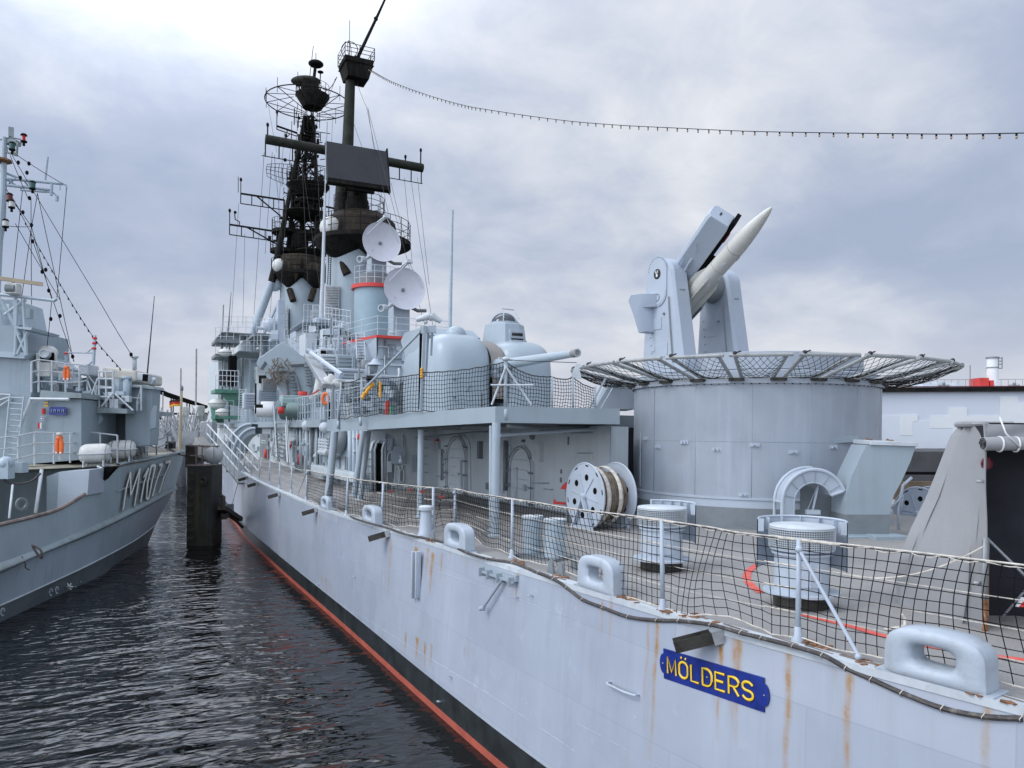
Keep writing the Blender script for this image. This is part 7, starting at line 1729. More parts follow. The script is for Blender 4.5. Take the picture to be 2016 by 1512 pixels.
# nameplate and pennants
f_([(97, 803), (99, 801), (128, 801), (130, 804), (130, 815), (128, 817), (98, 817), (96, 814)], 24.45, .04, 'name_board', 'blue_sign')
mb = MB()
for k in range(7): mb.bar(P(101 + k * 4, 812, d=24.42), P(101 + k * 4 + (1.5 if k % 2 else 0), 806, d=24.42), .018)
mb.build('name_letters', 'm_hull_light', ms)
for (x0, y0, x1, y1), cs in (((88, 791, 95, 801), ('flag_gold', 'dark_grey')), ((83, 804, 90, 816), ('flag_red', 'maroon')), ((79, 820, 86, 828), ('letter_black', 'white')), ((75, 832, 82, 844), ('flag_red', 'white'))):
    a, b = P(x0, y0, d=24.45), P(x1, y1, d=24.45); h = a.z - b.z; w_ = (b - a).dot(CR); c = (a + b) / 2; MB().box(c, (w_, .02, h), CR, CF, UP).build('signal_pennant', cs[1], ms, sm=False)
    if cs[0] == 'flag_gold':
        for k in (-.3, .3): MB().box(c - CF * .012 + UP * h * k, (w_, .01, h * .28), CR, CF, UP).build('pennant_stripe', cs[0], ms, sm=False)
    elif cs[0] == 'letter_black': MB().box(c - CF * .012, (w_ * .8, .01, h * .8), CR, CF, UP).build('pennant_stripe', 'blue_sign', ms, sm=False); MB().box(c - CF * .018, (w_ * .5, .01, h * .5), CR, CF, UP).build('pennant_stripe', 'white', ms, sm=False)
    else: MB().box(c - CF * .012 - CR * w_ * .25, (w_ * .5, .01, h), CR, CF, UP).build('pennant_stripe', cs[0], ms, sm=False)
# ladder, ventilation fan, recess gear
mb = MB(); mb.tube([P(19, 780, d=24.3), P(8, 900, d=23.9)], .03, 6); mb.tube([P(47, 780, d=24.3), P(34, 905, d=23.9)], .03, 6)
for k in range(11): mb.tube([P(19 - k * 1.05, 782 + k * 11.2, d=24.3 - k * .03), P(47 - k * 1.2, 784 + k * 11.2, d=24.3 - k * .03)], .025, 6)
mb.build('ladder', 'm_hull_light', ms)
c = P(190, 824, d=26); mb = MB(); mb.lathe(c, [(1e-3, .0), (.15, .02), (.17, .10), (.19, .12), (.19, -.5)], 20, (CR * .6 - CF)); mb.tube([c, P(166, 830, d=26.5), P(164, 860, d=26.8)], .14, 10); mb.build('cowl_fan', 'm_hull_light', ms)
mb = MB(); c = P(212, 847, d=27.4)
for k in range(6): mb.tube([c + (CR * math.cos(a) * .10 + UP * math.sin(a) * .22) * (1 + .1 * k) for a in [2 * PI * j / 14 for j in range(15)]], .02, 5, False)
mb.build('hose_coil', 'rope', ms)
# upper gear: searchlight, open mount, frames
mb = MB(); c = P(88, 696, d=25.5); mb.lathe(c, [(1e-3, .04), (.10, .05), (.12, .10), (.15, .10), (.16, -.25)], 20, (CR * .3 - CF)); mb.build('searchlight', 'pale_fitting', ms)
mb = MB(); mb.sph(P(92, 694, d=26.2), .38, 14, 10, 1, .6, .65, (CR, CF, UP)); mb.box(P(92, 712, d=26), (.6, .4, .55)); mb.box(P(84, 728, d=26), (.8, .5, .5), CR); mb.build('gun_mount', 'canister', ms, bevel=.03)
MB().box(P(93, 703, d=25.75), (.45, .05, .3), CR).build('mount_opening', 'interior_black', ms)
mb = MB(); mb.tube([P(131, 692, d=26), P(129, 715, d=26)], .05, 6); mb.tube([P(131, 694, d=26), P(186, 695, d=26)], .025, 5); mb.tube([P(187, 660, d=26), P(184, 718, d=26)], .055, 6); mb.tube([P(172, 694, d=26), P(185, 682, d=26)], .025, 5); mb.tube([P(175, 718, d=26), P(186, 708, d=26)], .03, 5); mb.tube([P(131, 700, d=26), P(140, 693, d=26)], .03, 5); mb.build('frame', 'm_hull_light', ms)
mb = MB()
for k in range(3): mb.tube([P(187 - k * .8, 664 + k * 10, d=26), P(186.6 - k * .8, 668 + k * 10, d=26)], .07, 8)
mb.tube([P(131, 694, d=26), P(130.6, 698, d=26)], .06, 8); mb.build('red_band', 'flag_red', ms)
# mast of the minesweeper
mm = thing('sweeper_mast', 'grey boat mast with yards and small coloured lanterns at the far left edge', 'mast', P(5, 640, d=26))
mb = MB(); mb.tube([P(-6, 480, d=26), P(2, 440, d=26), P(6, 380, d=26), P(9, 270, d=26)], [.16, .14, .11, .07], 10); mb.tube([P(-14, 640, d=26), P(-6, 470, d=26)], .18, 8); mb.build('mast_pole', 'm_hull_light', mm)
mb = MB()
for a, b, r_ in (((0, 338), (8, 342), .03), ((8, 351), (124, 362), .05), ((0, 363), (100, 374), .05), ((0, 336), (40, 352), .04), ((40, 374), (92, 378), .035), ((10, 352), (44, 372), .03), ((30, 352), (12, 366), .03), ((46, 354), (60, 372), .03)): mb.tube([P(*a, d=26), P(*b, d=26.3)], r_, 7)
mb.tube([P(124, 362, d=26.3), P(130, 364, d=26.3), P(131, 372, d=26.3)], .03, 6); mb.tube([P(92, 378, d=26.3), P(104, 379, d=26.3), P(113, 386, d=26.3)], .03, 6); mb.cyl(P(113, 386, d=26.3), P(112, 396, d=26.3), .05); mb.cyl(P(89, 354, d=26.2), P(94, 309, d=26.2), .035, n=8); mb.tube([P(102, 362, d=26.2), P(101, 385, d=26.2)], .05, 6); mb.tube([P(118, 364, d=26.2), P(118, 374, d=26.2)], .02, 5)
mb.build('yard', 'm_hull_light', mm)
mb = MB(); mb.tube([P(0, 275, d=26), P(20, 270, d=26), P(40, 274, d=26)], .03, 6); mb.box(P(22, 260, d=26), (.15, .1, .32)); mb.prism([P(4, 280, d=26), P(20, 268, d=26), P(32, 275, d=26), P(30, 283, d=26)], CF * .3); mb.tube([P(35, 280, d=26), P(33, 305, d=26)], .035, 6); mb.tube([P(8, 285, d=26), P(34, 305, d=26)], .03, 6); mb.tube([P(12, 290, d=26), P(14, 300, d=26), P(34, 306, d=26)], .04, 6); mb.build('mast_head', 'm_rub', mm)
for (x, y, m_) in ((24, 288, 'lamp_green'), (47, 272, 'flag_red'), (64, 365, 'lamp_green'), (19, 389, 'lamp_red'), (11, 440, 'canister'), (23, 402, 'canister')):
    if m_ not in MATS: mat(m_, (.02, .10, .09) if m_ == 'lamp_green' else (.14, .02, .015), .3, var=.05)
    c = P(x, y, d=25.8); l_ = MB().cyl(c - UP * .09, c + UP * .09, .09 if m_ != 'flag_red' else .05, n=14).build('lantern', m_, mm); mb = MB(); mb.cyl(c + UP * .09, c + UP * .15, .11, .07, 14); mb.cyl(c - UP * .14, c - UP * .09, .10, n=14); mb.cyl(c - UP * .26, c - UP * .14, .04, n=8); mb.build('lantern_cap', 'mast_dark', l_)
MB().lathe(P(4, 316, d=26), [(1e-3, .1), (.28, .04), (.30, -.03), (.2, -.08), (1e-3, -.08)], 20).build('horn_dome', 'rust_spot', mm)
f_([(-10, 640), (-10, 590), (30, 590), (40, 640)], 26.4, 2, 'mast_house', 'm_hull_light', 0, ms)
mb = MB()
for a, b in (((2, 590), (40, 660)), ((30, 585), (30, 640)), ((46, 590), (52, 700)), ((10, 620), (50, 590)), ((32, 650), (52, 698)), ((55, 652), (34, 698)), ((34, 590), (30, 700)), ((0, 580), (108, 592))): mb.tube([P(*a, d=25.2), P(*b, d=25.2)], .06, 6)
mb.tube([P(108, 592, d=25.2), P(112, 588, d=25.2)], .05, 5); mb.build('lattice', 'm_hull_light', mm)
MB().bar(P(-14, 546, d=24.6), P(85, 560, d=25.4), .10, .12).build('scanner_bar', 'tan', mm)
mb = MB(); mb.box(P(25, 569, d=25), (.42, .3, .34), CR); mb.cyl(P(25, 562, d=25), P(25, 556, d=25), .07); mb.build('scanner_motor', 'canister', mm, bevel=.02); MB().lathe(P(13, 568, d=24.9), [(.13, 0), (.13, .3), (1e-3, .3)], 14, CR).build('motor_end', 'dark_grey', mm)
mb = MB()
for a, b in (((34, 306), (122, 361)), ((20, 306), (55, 390)), ((24, 306), (200, 600)), ((200, 600), (262, 704)), ((12, 372), (62, 446)), ((62, 446), (102, 590)), ((131, 372), (112, 586)), ((44, 376), (25, 555)), ((74, 380), (62, 446)), ((62, 446), (42, 590)), ((62, 300), (62, 600)), ((17, 445), (64, 446)), ((102, 590), (92, 690)), ((66, 478), (146, 712)), ((74, 382), (145, 712)), ((30, 440), (118, 590))):
    if a == (62, 300): a = (61, 390)
    mb.tube(catenary(P(*a, d=25.9), P(*b, d=26.1), .02, 4), .010, 4, False)
mb.build('rigging_wire', 'net_black', mm, fix=False)
mb = MB()
for x, y in ((36, 320), (53, 340), (40, 350), (58, 390), (45, 418), (62, 443), (64, 475), (83, 535), (90, 531), (96, 572), (57, 322), (118, 622), (100, 628), (143, 702), (258, 698)): mb.sph(P(x, y, d=25.9), .055, 6, 5, sz=1.4)
tag(mb.build('insulators', 'net_black', mm), kind='stuff')
gl = thing('garland', 'string of tiny bulbs sloping down from the boat mast across the left sky', 'string lights', P(30, 400, d=26))
gp_ = spline([P(x, y, d=26) for x, y in ((25, 390), (70, 476), (110, 545), (150, 612), (190, 672), (236, 725))], 10)
MB().tube(gp_, .010, 4, False).build('cable', 'net_black', gl, fix=False); mb = MB()
for k in range(2, len(gp_), 2): mb = MB(); mb.tube([gp_[k], gp_[k] - UP * .08 + CR * .02], .022, 5); mb.build('bulb', 'net_black', gl)
fw = MB().tube([P(290, 735, d=26.5), P(304, 583, d=26.8)], [.03, .012], 6).build('whip_aerial', 'net_grey', None); tag(fw, 'very thin whip aerial leaning right above the front house of the left boat', 'aerial')
# railings
def rail_px(px, name='railing', par=None, h=None, m='pale_fitting', rr=.025, mids=2):
    mb = MB(); B = [P(x, yb, d=d) for x, yt, yb, d in px]; T = [P(x, yt, d=d) for x, yt, yb, d in px]
    for b, t in zip(B, T): mb.tube([b, t], rr * 1.3, 6)
    for k in range(mids + 1): mb.tube([t.lerp(b, k / (mids + 1)) for b, t in zip(B, T)], rr, 5)
    return mb.build(name, m, par or ms)
rail_px([(-60, 868, 938, 22.0), (36, 858, 925, 23.0), (68, 851, 916, 23.4), (106, 852, 913, 23.9), (138, 853, 911, 24.3), (168, 849, 906, 25.5)]); rail_px([(168, 850, 900, 25.4), (197, 853, 905, 25.4), (231, 857, 912, 25.4)], mids=1)
rail_px([(-10, 776, 820, 24.8), (20, 777, 790, 24.8)]); rail_px([(62, 712, 775, 25.0), (76, 708, 772, 25.2), (102, 711, 772, 25.4), (129, 716, 772, 25.6), (156, 718, 770, 25.8), (172, 722, 762, 26)])
rail_px([(265, 855, 905, 27.6), (290, 852, 900, 29.2), (308, 868, 896, 29.8), (330, 858, 888, 31)], mids=1, m='zinc'); rail_px([(172, 738, 802, 26), (190, 760, 800, 26.2), (222, 762, 800, 26.4), (278, 760, 808, 26.3), (270, 790, 808, 26.3)], mids=1)
mb = MB()
for x in (195, 209, 223): mb.tube([P(x, 730, d=25.9), P(x, 802, d=25.9)], .035, 6)
for y in (731, 745, 763, 781): mb.tube([P(193, y, d=25.9), P(225, y + 1, d=25.9)], .035, 6)
mb.tube([P(172, 800, d=25.8), P(192, 745, d=25.8)], .03, 6); mb.tube([P(226, 775, d=25.8), P(262, 808, d=25.8)], .03, 6); mb.tube([P(200, 800, d=25.8), P(222, 775, d=25.8)], .03, 6); mb.build('tower_frame', 'pale_fitting', ms)
mb = MB()
for x, w_ in ((235, .4), (247, .3)): mb.box(P(x, 770, d=26.2), (w_, .3, .8), CR)
mb.box(P(249, 744, d=26.2), (.35, .3, .1)); mb.build('vent_post', 'm_hull_light', ms)
for _ in range(60):
    x, y = rng.choice(((rng.uniform(160, 250), rng.uniform(770, 800)), (rng.uniform(60, 160), rng.uniform(740, 770)), (rng.uniform(0, 60), rng.uniform(600, 770)))); q = P(x, y, d=26.0); mb = MB(); k = rng.random()
    if k < .5: mb.box(q, (rng.uniform(.08, .3), .2, rng.uniform(.08, .35)), CR)
    else: mb.tube([q, q + UP * rng.uniform(.2, .6) + CR * rng.uniform(-.2, .2)], rng.uniform(.015, .04), 5)
    mb.build('deck_fitting', rng.choice(('m_hull', 'm_hull_light', 'dark_grey', 'pale_fitting')), ms)
# mooring rope fitting and black hoses over the side
mb = MB(); mb.tube(spline([P(x, y, d=21.5) for x, y in ((0, 930), (12, 948), (30, 952), (60, 948), (80, 932))], 5), .03, 6); mb.tube(spline([P(x, y, d=17.5) for x, y in ((62, 1072), (80, 1083), (82, 1099), (72, 1088), (64, 1075))], 5), .025, 6); mb.tube(spline([P(x, y, d=18.6) for x, y in ((43, 1096), (50, 1110), (50, 1117), (58, 1122))], 5), .015, 5); mb.build('hose', 'cable_rubber', ms)
mb = MB(); mb.box(P(12, 925, d=21.5), (.3, .3, .5), CR); mb.sph(P(12, 912, d=21.5), .2, 10, 8); mb.box(P(36, 920, d=22), (.4, .3, .3), CR); mb.build('roller', 'm_hull_light', ms)
# life rafts
for i, (x, y, hl, r_, d_, lb) in enumerate(((187, 893, 29, 19.5, 24.3, 'nearest white life raft canister on the left boat, hanging over its edge'), (239, 885, 27, 18.5, 26.2, 'middle life raft canister of the three on the left boat'), (271, 880, 20, 15.5, 27.8, 'farthest life raft canister of the three, toward the bow'))):
    c = P(x, y, d=d_); t = thing('life_raft', lb, 'life raft', c, 'life raft canisters on the left boat'); axd = (CR * .93 + CF * .30 + UP * .04).normalized(); up_ = UP; sd_ = axd.cross(up_)
    s1 = hl / F * d_; s2 = r_ / F * d_
    rows = []
    for k in range(21):
        u = -1 + 2 * k / 20; rr = s2 * (1 - abs(u) ** 5) ** .5 if abs(u) < 1 else .001; rows.append([c + axd * u * s1 + (sd_ * math.cos(a) + up_ * math.sin(a)) * max(rr, .001) * (1) for a in [2 * PI * j / 24 for j in range(24)]])
    sh_ = MB().grid(rows, True, True).build('shell', 'canister', t)
    mb = MB(); pts_ = [c + axd * math.copysign(abs(math.cos(a)) ** .45, math.cos(a)) * s1 * 1.02 + sd_ * math.copysign(abs(math.sin(a)) ** .7, math.sin(a)) * s2 * 1.05 for a in [2 * PI * j / 32 for j in range(33)]]; mb.tube(pts_, .022, 6, False); mb.build('seam', 'pale_fitting', t)
    mb = MB()
    for u in ((-.55, -.1, .35, .7) if i else (.72,)): mb.tube([c + axd * u * s1 + (sd_ * math.cos(a) + up_ * math.sin(a)) * s2 * (1 - abs(u) ** 5) ** .5 * 1.02 for a in [2 * PI * j / 24 for j in range(25)]], .014, 5, False)
    mb.build('strap', 'dark_grey' if i else 'zinc', t)
    mb = MB()
    for u in (-.6, .6):
        for q in (-1, 1): mb.tube([c + axd * u * s1 + sd_ * q * s2 * .7 - up_ * s2 * .7, c + axd * u * s1 + sd_ * q * s2 * .8 - up_ * s2 * 1.35], .03, 5)
    mb.tube([c - axd * s1 - up_ * s2 * 1.3 - sd_ * s2 * .8, c + axd * s1 - up_ * s2 * 1.3 - sd_ * s2 * .8], .03, 5); mb.build('cradle', 'pale_fitting', t)
for i, (x, y, s_, d_, lb) in enumerate(((117, 879, 1.0, 23.6, 'orange life jacket hanging on the lower rail of the left boat'), (131, 737, .85, 25.4, 'orange life jacket on the upper bridge rail of the left boat'))):
    c = P(x, y, d=d_); t = thing('life_jacket', lb, 'life jacket', c)
    mb = MB()
    for q in (-1, 1): mb.tube([c + CR * q * .045 * s_ + UP * .24 * s_, c + CR * q * .075 * s_ + UP * .05 * s_, c + CR * q * .06 * s_ - UP * .22 * s_], [.05 * s_, .07 * s_, .06 * s_], 10)
    mb.sph(c + UP * .26 * s_, .08 * s_, 10, 8, sx=1.3); mb.build('jacket', 'orange', t)
    mb = MB(); mb.box(c - UP * .2 * s_ - CF * .05 - CR * .06, (.05, .04, .07), CR); mb.box(c - UP * .2 * s_ - CF * .05 + CR * .07, (.05, .04, .07), CR); mb.build('reflective_patch', 'white', t)
    if i == 0: mb = MB(); mb.sph(c + UP * .38, .10, 10, 8, sz=.6); mb.tube([c - UP * .25, c - UP * .42 + CR * .03], .03, 5); mb.build('line_bundle', 'rope', t)
# jackstaff with flag
js = thing('jackstaff', 'slim pale flagstaff at the bow of the left boat', 'flagstaff', P(355, 886, d=33.4))
MB().tube([P(354, 886, d=33.4), P(356, 820, d=33.4), P(358, 768, d=33.4)], [.07, .06, .04], 8).build('staff', 'tan', js); MB().sph(P(358, 765, d=33.4), .07, 8, 6, sz=2).build('finial', 'dark_grey', js)
fg = thing('flag', 'black, red and gold flag flying left from the bow flagstaff', 'flag', P(356, 792, d=33.4))
def fl_(u, v):
    x = 355.5 - 22 * u; y = 784 + 14 * v + u * (6 - 1.5 * v) * 1.0 + 1.2 * math.sin(u * 6 + v) ; return P(x, y, d=33.4 + .10 * math.sin(u * 7 + v * 2))
for k, m_ in enumerate(('flag_black', 'flag_red', 'flag_gold')): MB().grid([[fl_(i / 14, (k + j / 4) / 3) for j in range(5)] for i in range(15)]).build('stripe', m_, fg, fix=False, solid=.006)

# ---------------- steel pile with ball buoy between the ships
dp_ = thing('mooring_pile', 'dark mossy square steel pile standing in the water between the two ships', 'mooring pile', P(400, 1075, d=30.5))
a, b = P(368, 915, d=30.5), P(419, 915, d=30.5); w_ = (b - a).dot(CR); c = (a + b) / 2 + CF * w_ / 2
MB().box(V((c.x, c.y, (a.z - 1) / 2)), (w_, w_, a.z + 1), CR, CF, UP).build('pile', 'pile_steel', dp_, bevel=.03)
mb = MB()
for k in range(9): mb.box(V((a.x, a.y, 0)) + CR * .16 - CF * .03 + UP * (.3 + .33 * k), (.25, .05, .12), CR)
mb.build('ladder_rung', 'pile_brown', dp_)
MB().bar(a - CF * .02 - UP * .02, b - CF * .02 - UP * .02, .06).build('top_edge', 'rust_edge', dp_)
mb = MB(); q = P(402, 945, d=30.4); mb.lathe(q, [(.14, 0), (.14, .05), (.05, .06), (.05, .16), (.10, .18)], 12, -CF); mb.box(q - UP * .15 - CF * .05, (.22, .1, .08), CR); mb.build('bollard_eye', 'bronze', dp_)
mb = MB(); mb.box(P(377, 898, d=31), (.35, .35, .9), CR); mb.build('guide_post', 'pile_brown', dp_)
mb = MB()
for x in (386, 398, 428): mb.tube([P(x, 916, d=30.7), P(x, 877, d=30.7)], .025, 5)
for y in (878, 897): mb.tube([P(374, y, d=30.7), P(432, y + 1, d=30.7)], .025, 5)
mb.bar(P(372, 877, d=30.5), P(432, 879, d=30.5), .06, .05); mb.build('top_frame', 'rust_edge', dp_)
MB().box(P(391, 890, d=31.2), (.28, .05, .42), CR).build('notice_panel', 'white', dp_, sm=False)
bl_ = thing('ball_buoy', 'pale grey ball buoy resting on top of the dark square pile', 'buoy', P(420, 913, d=30.6)); MB().sph(P(421, 896, d=30.6), .37, 28, 18).build('ball', 'ball', bl_)
mb = MB(); mb.tube([P(421, 877, d=30.2), P(421.3, 914, d=30.2)], .015, 5); mb.build('wire', 'dark_grey', bl_)
mb = MB(); mb.tube([P(434, 975, d=31), P(440, 978, d=31), P(440, 1002, d=31)], .08, 6); mb.bar(P(436, 1000, d=31), P(470, 1022, d=33), .35, .18); mb.bar(P(440, 1018, d=31), P(452, 1008, d=32), .2); mb.tube([P(450, 1012, d=32), P(478, 1038, d=33)], .06, 6); mb.build('fender_arm', 'pile_brown', dp_)
mb = MB(); mb.tube([P(471, 942, d=35.5), P(455, 1000, d=33.2)], .015, 5); mb.box(P(454, 1000, d=33), (.22, .2, .35), CR); mb.build('fender_chain', 'dark_grey', dp_)
mr = MB().tube(spline([P(x, y, d=d) for x, y, d in ((325, 880, 33), (350, 892, 33), (366, 897, 32), (400, 905, 31), (415, 910, 30.8))], 6), .06, 6).build('mooring_rope', 'cable_rubber', None); tag(mr, 'dark mooring rope running from the left boat bow to the pile top', 'rope')
wn = thing('bow_winch', 'small black winch at the very bow of the left boat', 'winch', P(337, 884, d=32)); mb = MB(); mb.box(P(336, 876, d=32), (.3, .3, .3), CR); mb.cyl(P(331, 874, d=31.8), P(343, 876, d=31.8), .13); mb.build('drum', 'black', wn)
# gangway by the pile
gw = thing('gangway', 'pale gangway with slanting handrails from the pile walkway to the warship', 'gangway', P(440, 900, d=36))
mb = MB(); g0, g1 = P(408, 835, d=40), P(470, 905, d=34)
for o_ in (V((0, 0, 0)), CR * .9):
    for h in (0, .5, 1.0): mb.tube([g0 + o_ - UP * (1.0 - h), g1 + o_ - UP * (1.0 - h)], .035, 6)
    for k in range(9): q = g0.lerp(g1, k / 8) + o_; mb.tube([q, q - UP * 1.0], .03, 5)
mb.build('handrail', 'pale_fitting', gw); mb = MB(); mb.bar(g0 + CR * .45 - UP * 1.05, g1 + CR * .45 - UP * 1.05, .9, .08); mb.build('walkway', 'dark_grey', gw)
mb = MB(); mb.prism([P(382, 862, d=36), P(400, 858, d=40), P(418, 878, d=36), P(396, 878, d=33)], UP * -.08); mb.build('sloping_roof', 'concrete', gw, sm=False); mb = MB(); mb.prism([P(380, 880, d=34), P(384, 862, d=34), P(398, 880, d=34)], CF * .1); mb.build('gable', 'canister', gw, sm=False)
mb = MB(); mb.box(P(411, 852, d=44), (.7, .8, 1.3), CR); mb.build('kiosk', 'zinc', gw, bevel=.05)

# ---------------- far basin: bridge, boats, low shore
fb2 = thing('suspension_footbridge', 'dark footbridge with twin sloping cables beyond the gap between the ships', 'bridge', P(360, 830, d=120))
mb = MB(); mb.tube([P(296, 760, d=110), P(330, 775, d=115), P(405, 800, d=125), P(470, 812, d=130)], .22, 6); mb.tube([P(296, 765, d=110), P(330, 780, d=115), P(405, 803, d=125)], .18, 6); mb.build('cable', 'mast_dark', fb2)
mb = MB(); mb.bar(P(300, 816, d=118), P(440, 816, d=118), .8, .5); mb.bar(P(300, 823, d=118), P(440, 823, d=118), .8, .35)
for x, y in ((307, 766), (311, 768), (337, 778), (341, 780), (368, 789), (373, 791), (398, 798)): mb.tube([P(x, y, d=117.5), P(x, 816, d=117.5)], .09, 5)
for x in (310, 340, 370): mb.tube([P(x, 816, d=117), P(x + 22, 838, d=117)], .2, 5)
mb.bar(P(336, 816, d=118), P(336, 845, d=118), .7); mb.bar(P(390, 816, d=118), P(392, 845, d=118), .7); mb.build('girder', 'mast_dark', fb2)
for i, (x0, x1, yt, d_, m_, lb) in enumerate(((308, 332, 838, 75, 'hull_light', 'small pale motor boat moored beyond the left boat bow'), (338, 372, 832, 62, 'zinc', 'grey work boat with cluttered deck behind the flagstaff'), (372, 398, 836, 55, 'pale_fitting', 'far pale boat partly behind the pile and gangway'))):
    t = thing('moored_boat', lb, 'boat', P(x0, 860, d=d_), 'boats in the far basin'); a, b = P(x0, yt + 14, d=d_), P(x1, yt + 14, d=d_)
    wd = (b - a).length; c = (a + b) / 2; c.z = 0
    rows = []
    for u in (-.5, -.42, -.2, .1, .35, .5):
        k = (1 - abs(u * 2) ** 3) ; hw = max(.05, 1.4 * k); rows.append([c + CR * wd * u - CF * hw + UP * a.z, c + CR * wd * u * .93 - CF * hw * .7 - UP * .2, c + CR * wd * u * .93 + CF * hw * .7 - UP * .2, c + CR * wd * u + CF * hw + UP * a.z, c + CR * wd * u - CF * hw + UP * a.z])
    MB().grid(rows, False).build('hull', m_, t, sm=False)
    mb = MB(); mb.box(c + UP * (a.z + .6), (wd * .5, 1.6, 1.2), CR); mb.box(c + UP * (a.z + 1.5) + CR * .3, (wd * .3, 1.2, .8), CR); mb.build('cabin', 'canister', t, bevel=.08)
    mb = MB(); mb.tube([c + UP * a.z, c + UP * (a.z + 4 + i)], .06, 5)
    for _ in range(14): q = c + CR * rng.uniform(-.5, .5) * wd + UP * a.z; mb.tube([q, q + UP * rng.uniform(.4, 1.6) + CR * rng.uniform(-.5, .5)], .05, 5)
    mb.build('deck_gear', 'zinc', t)
for _ in range(1):
    mb = MB()
    for k in range(90): q = P(rng.uniform(300, 400), rng.uniform(838, 872), d=rng.uniform(38, 60)); mb.tube([q, q + UP * rng.uniform(.3, 1.4) + CR * rng.uniform(-.6, .6)], rng.uniform(.02, .05), 4)
    for k in range(40): mb.box(P(rng.uniform(300, 400), rng.uniform(848, 880), d=rng.uniform(38, 60)), (rng.uniform(.2, .9), .3, rng.uniform(.2, .9)), CR)
    pt = thing('pontoon', 'cluttered grey pontoon with rails and gear behind the left boat bow', 'pontoon', P(350, 880, d=50)); tag(mb.build('pontoon_gear', 'zinc', pt), kind='stuff'); MB().box(P(352, 886, d=52), (9, 8, .6), CR).build('pontoon_deck', 'concrete', pt)
sh2 = MB()
for k in range(50): q = P(200 + k * 9, 846, d=420); sh2.box(V((q.x, q.y, 2.5)), (9 + rng.uniform(-3, 6), 6, rng.uniform(3, 8)), CR)
tag(sh2.build('far_shore', 'far_grey' if 'far_grey' in MATS else mat('far_grey', (.22, .27, .33), .9), None), kind='structure')

# ---------------- grey hall on the right quay
hl_ = thing('harbour_hall', 'long pale blue-grey hall with blocky lighter camouflage patches at the right', 'building', cw(35, 62, 0))
HD = 62
h0, h1 = P(1640, 768, d=HD), P(2500, 764, d=HD - 4); hb = P(1640, 884, d=HD).z
uH = (h1 - h0).normalized(); uH.z = 0
MB().box(V(((h0.x + h1.x) / 2, (h0.y + h1.y) / 2, (h0.z + 2) / 2)) + CF * 8, ((h1 - h0).length, 16, h0.z - 2), uH, None, UP).build('wall', 'hall_wall', hl_, sm=False)
def hp(px, py, o=.03):
    n_ = uH.cross(UP); D_ = P(px, py, d=1) - V((0, 0, CZ)); A_ = h0 + CF * .0; wn_ = uH.cross(UP).normalized()
    k = (A_ - V((0, 0, CZ))).dot(wn_) / D_.dot(wn_); return V((0, 0, CZ)) + D_ * (k - o * 2)
for pts_, m_ in (([(1773, 817), (1807, 817), (1807, 829), (1797, 829), (1797, 857), (1773, 857)], 'hall_patch'), ([(1832, 819), (1868, 819), (1868, 803), (1904, 803), (1904, 819), (2120, 818), (2120, 858), (1876, 858), (1876, 843), (1832, 843)], 'hall_patch'), ([(1969, 780), (2005, 780), (2005, 792), (2120, 791), (2120, 818), (1969, 819)], 'hall_patch'), ([(1700, 818), (1773, 818), (1773, 857), (1797, 857), (1797, 829), (1807, 829), (1832, 826), (1832, 843), (1876, 843), (1876, 858), (2120, 858), (2120, 884), (1700, 884)], 'hall_pale')):
    MB().prism([hp(x, y, .05 if m_ == 'hall_pale' else .06) for x, y in pts_], CF * .05).build('camouflage_patch', m_, hl_, sm=False)
mb = MB(); mb.bar(h0 - CF * .2, h1 - CF * .2, .5, .35); mb.build('roof_edge', 'mast_dark', hl_); MB().bar(h0 - CF * .3 + UP * .24, h1 - CF * .3 + UP * .20, .4, .05).build('parapet', 'maroon', hl_)
def on_roof(px, py0, py1, w_, m_, name): a, b = P(px, py0, d=HD + 1), P(px, py1, d=HD + 1); return MB().box((a + b) / 2, (w_ / F * HD, 1.5, a.z - b.z), CR, CF, UP).build(name, m_, hl_, sm=False)
on_roof(1927, 745, 766, 18, 'red', 'red_cabin'); on_roof(1942, 750, 766, 7, 'red', 'red_tank'); on_roof(1841, 753, 766, 14, 'pale_fitting', 'roof_unit'); on_roof(1877, 753, 766, 10, 'pale_fitting', 'roof_unit'); on_roof(1817, 757, 766, 22, 'hall_wall', 'roof_unit')
cb_, ct_ = P(1954, 768, d=HD + 1), P(1954, 706, d=HD + 1); MB().cyl(cb_, ct_, .42, .42, 20).build('chimney', 'hall_patch', hl_); mb = MB(); mb.cyl(ct_, ct_ + UP * .12, .5, n=20); mb.lathe(P(1954, 725, d=HD + 1), [(.46, 0), (.46, .08)], 20); mb.build('chimney_ring', 'dark_grey', hl_)
mb = MB()
for y in (705, 711, 717, 725): mb.tube([P(1965, y, d=HD + .7), P(1973, y, d=HD + .7)], .04, 5)
mb.tube([P(1966, 703, d=HD + .7), P(1966, 726, d=HD + .7)], .04, 5); mb.tube([P(1973, 703, d=HD + .7), P(1973, 726, d=HD + .7)], .04, 5); mb.build('ladder_cage', 'dark_grey', hl_)
mb = MB(); mb.tube([P(1910, 719, d=HD), P(1910, 766, d=HD)], .04, 5)
for k in range(26): mb.tube([P(1775 + k * 14, 748, d=HD + 1), P(1775 + k * 14, 764, d=HD + 1)], .02, 4)
mb.tube([P(1775, 748, d=HD + 1), P(2125, 746, d=HD + 1)], .02, 4)
for x in (1858, 1997): mb.tube([P(x - 8, 760, d=HD - .5), P(x + 8, 760, d=HD - .5)], .09, 6); mb.sph(P(x - 8, 760, d=HD - .5), .14, 6, 5); mb.sph(P(x + 8, 760, d=HD - .5), .14, 6, 5); mb.sph(P(x, 756, d=HD - .5), .14, 6, 5)
mb.build('roof_rail', 'dark_grey', hl_)
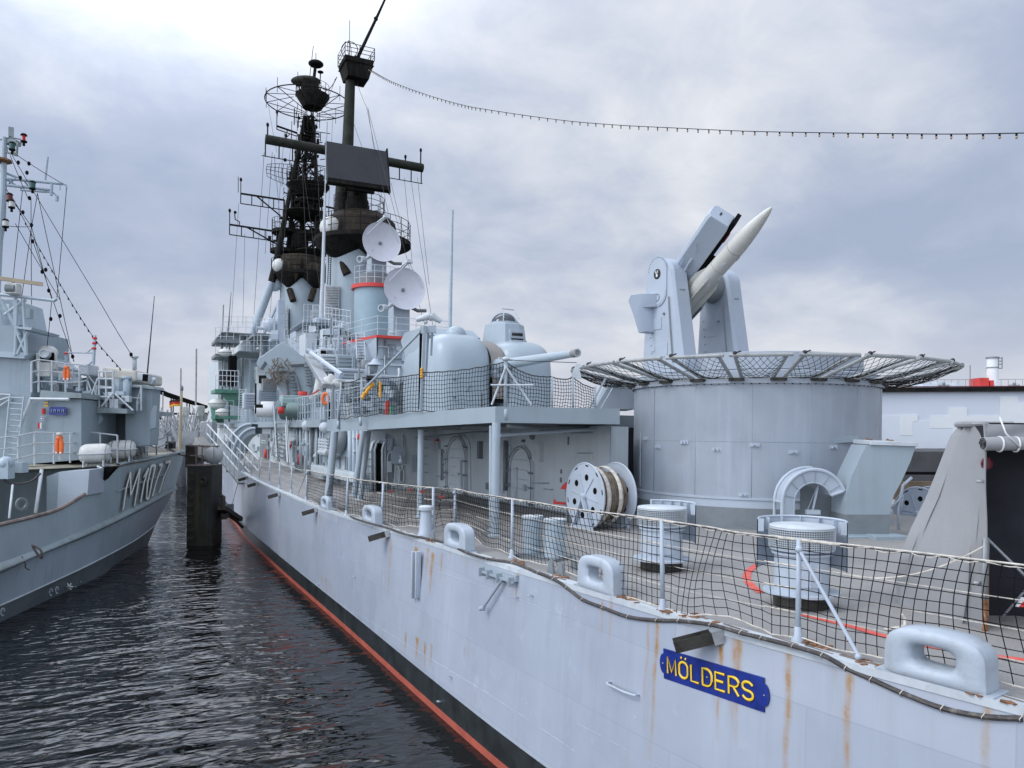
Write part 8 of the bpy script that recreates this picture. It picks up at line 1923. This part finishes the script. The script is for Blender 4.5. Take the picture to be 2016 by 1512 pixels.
q0, q1 = P(1640, 884, d=HD - 14), P(2500, 884, d=HD - 18)
for (y0, y1, m_, off) in ((884, 923, 'quay_dark', 0), (923, 928, 'interior_black', -.2), (928, 941, 'quay_dark', -.3), (941, 975, 'quay_brown', -.8), (975, 1100, 'quay_dark', -.9)):
    a, b = P(1640, y0, d=HD - 14 + off), P(2500, y0, d=HD - 18 + off); c = P(1640, y1, d=HD - 14 + off)
    o = MB().box(V(((a.x + b.x) / 2, (a.y + b.y) / 2, (a.z + c.z) / 2)) + CF * 5, ((b - a).length, 10, a.z - c.z), (b - a).normalized(), None, UP).build('quay_wall', m_, None, sm=False); tag(o, kind='structure')
for c in list(bpy.data.objects):
    if c.type == 'EMPTY' and not c.children: bpy.data.objects.remove(c)
# every separate small piece becomes a part of its own
SPLIT = {'pad_eye', 'screw', 'cable_tie', 'wall_clip', 'access_panel', 'toggle', 'lid_stay', 'mast_cabin', 'red_latch', 'red_fitting', 'fire_fitting', 'boat_chock', 'rung', 'lamp_globe', 'tie_strap', 'reflective_patch', 'sign_mark', 'sight_slot', 'sight_box', 'step', 'lightening_hole', 'rim_slot', 'lacing_rope', 'louvre_slat', 'deck_beam', 'fender_channel', 'wing_post', 'door_rib', 'door_dog', 'float_line', 'lashing', 'red_band', 'vent_post', 'ladder_pipe', 'machinery', 'doorway_frame', 'hull_mark', 'camouflage_patch', 'name_letters', 'cross_brace', 'lamp_hood', 'winch', 'lantern_cap', 'drum_seam', 'missile_band', 'panel_joint', 'arm_fitting', 'wall_rungs', 'pipe', 'post', 'recess', 'hose', 'red_cabin'}
def split_loose(ob):
    bm = bmesh.new(); bm.from_mesh(ob.data); bm.verts.ensure_lookup_table(); seen = set(); comps = []
    for v in bm.verts:
        if v.index in seen: continue
        st_ = [v]; comp = set()
        while st_:
            a = st_.pop()
            if a.index in comp: continue
            comp.add(a.index); st_ += [e.other_vert(a) for e in a.link_edges if e.other_vert(a).index not in comp]
        seen |= comp; comps.append(comp)
    if 1 < len(comps) <= 60:
        fs = [([v.index for v in f.verts], f.smooth) for f in bm.faces]; co = [v.co.copy() for v in bm.verts]; mt = ob.data.materials[0]
        owner = {i: k for k, c_ in enumerate(comps) for i in c_}; by = [[] for _ in comps]
        for f, s_ in fs: by[owner[f[0]]].append((f, s_))
        for k, fl in enumerate(by):
            if not fl: continue
            ids = sorted({i for f, _ in fl for i in f}); mp = {i: n for n, i in enumerate(ids)}; me = bpy.data.meshes.new(ob.name); me.from_pydata([tuple(co[i]) for i in ids], [], [[mp[i] for i in f] for f, _ in fl]); me.polygons.foreach_set('use_smooth', [s_ for _, s_ in fl]); me.materials.append(mt)
            if k == 0: ob.data = me
            else:
                o = ob.copy(); o.data = me; COL.objects.link(o)
    bm.free()
for o in [o for o in bpy.data.objects if o.type == 'MESH' and o.parent and o.name.split('.')[0] in SPLIT and not o.children and not o.get('kind')]: split_loose(o)
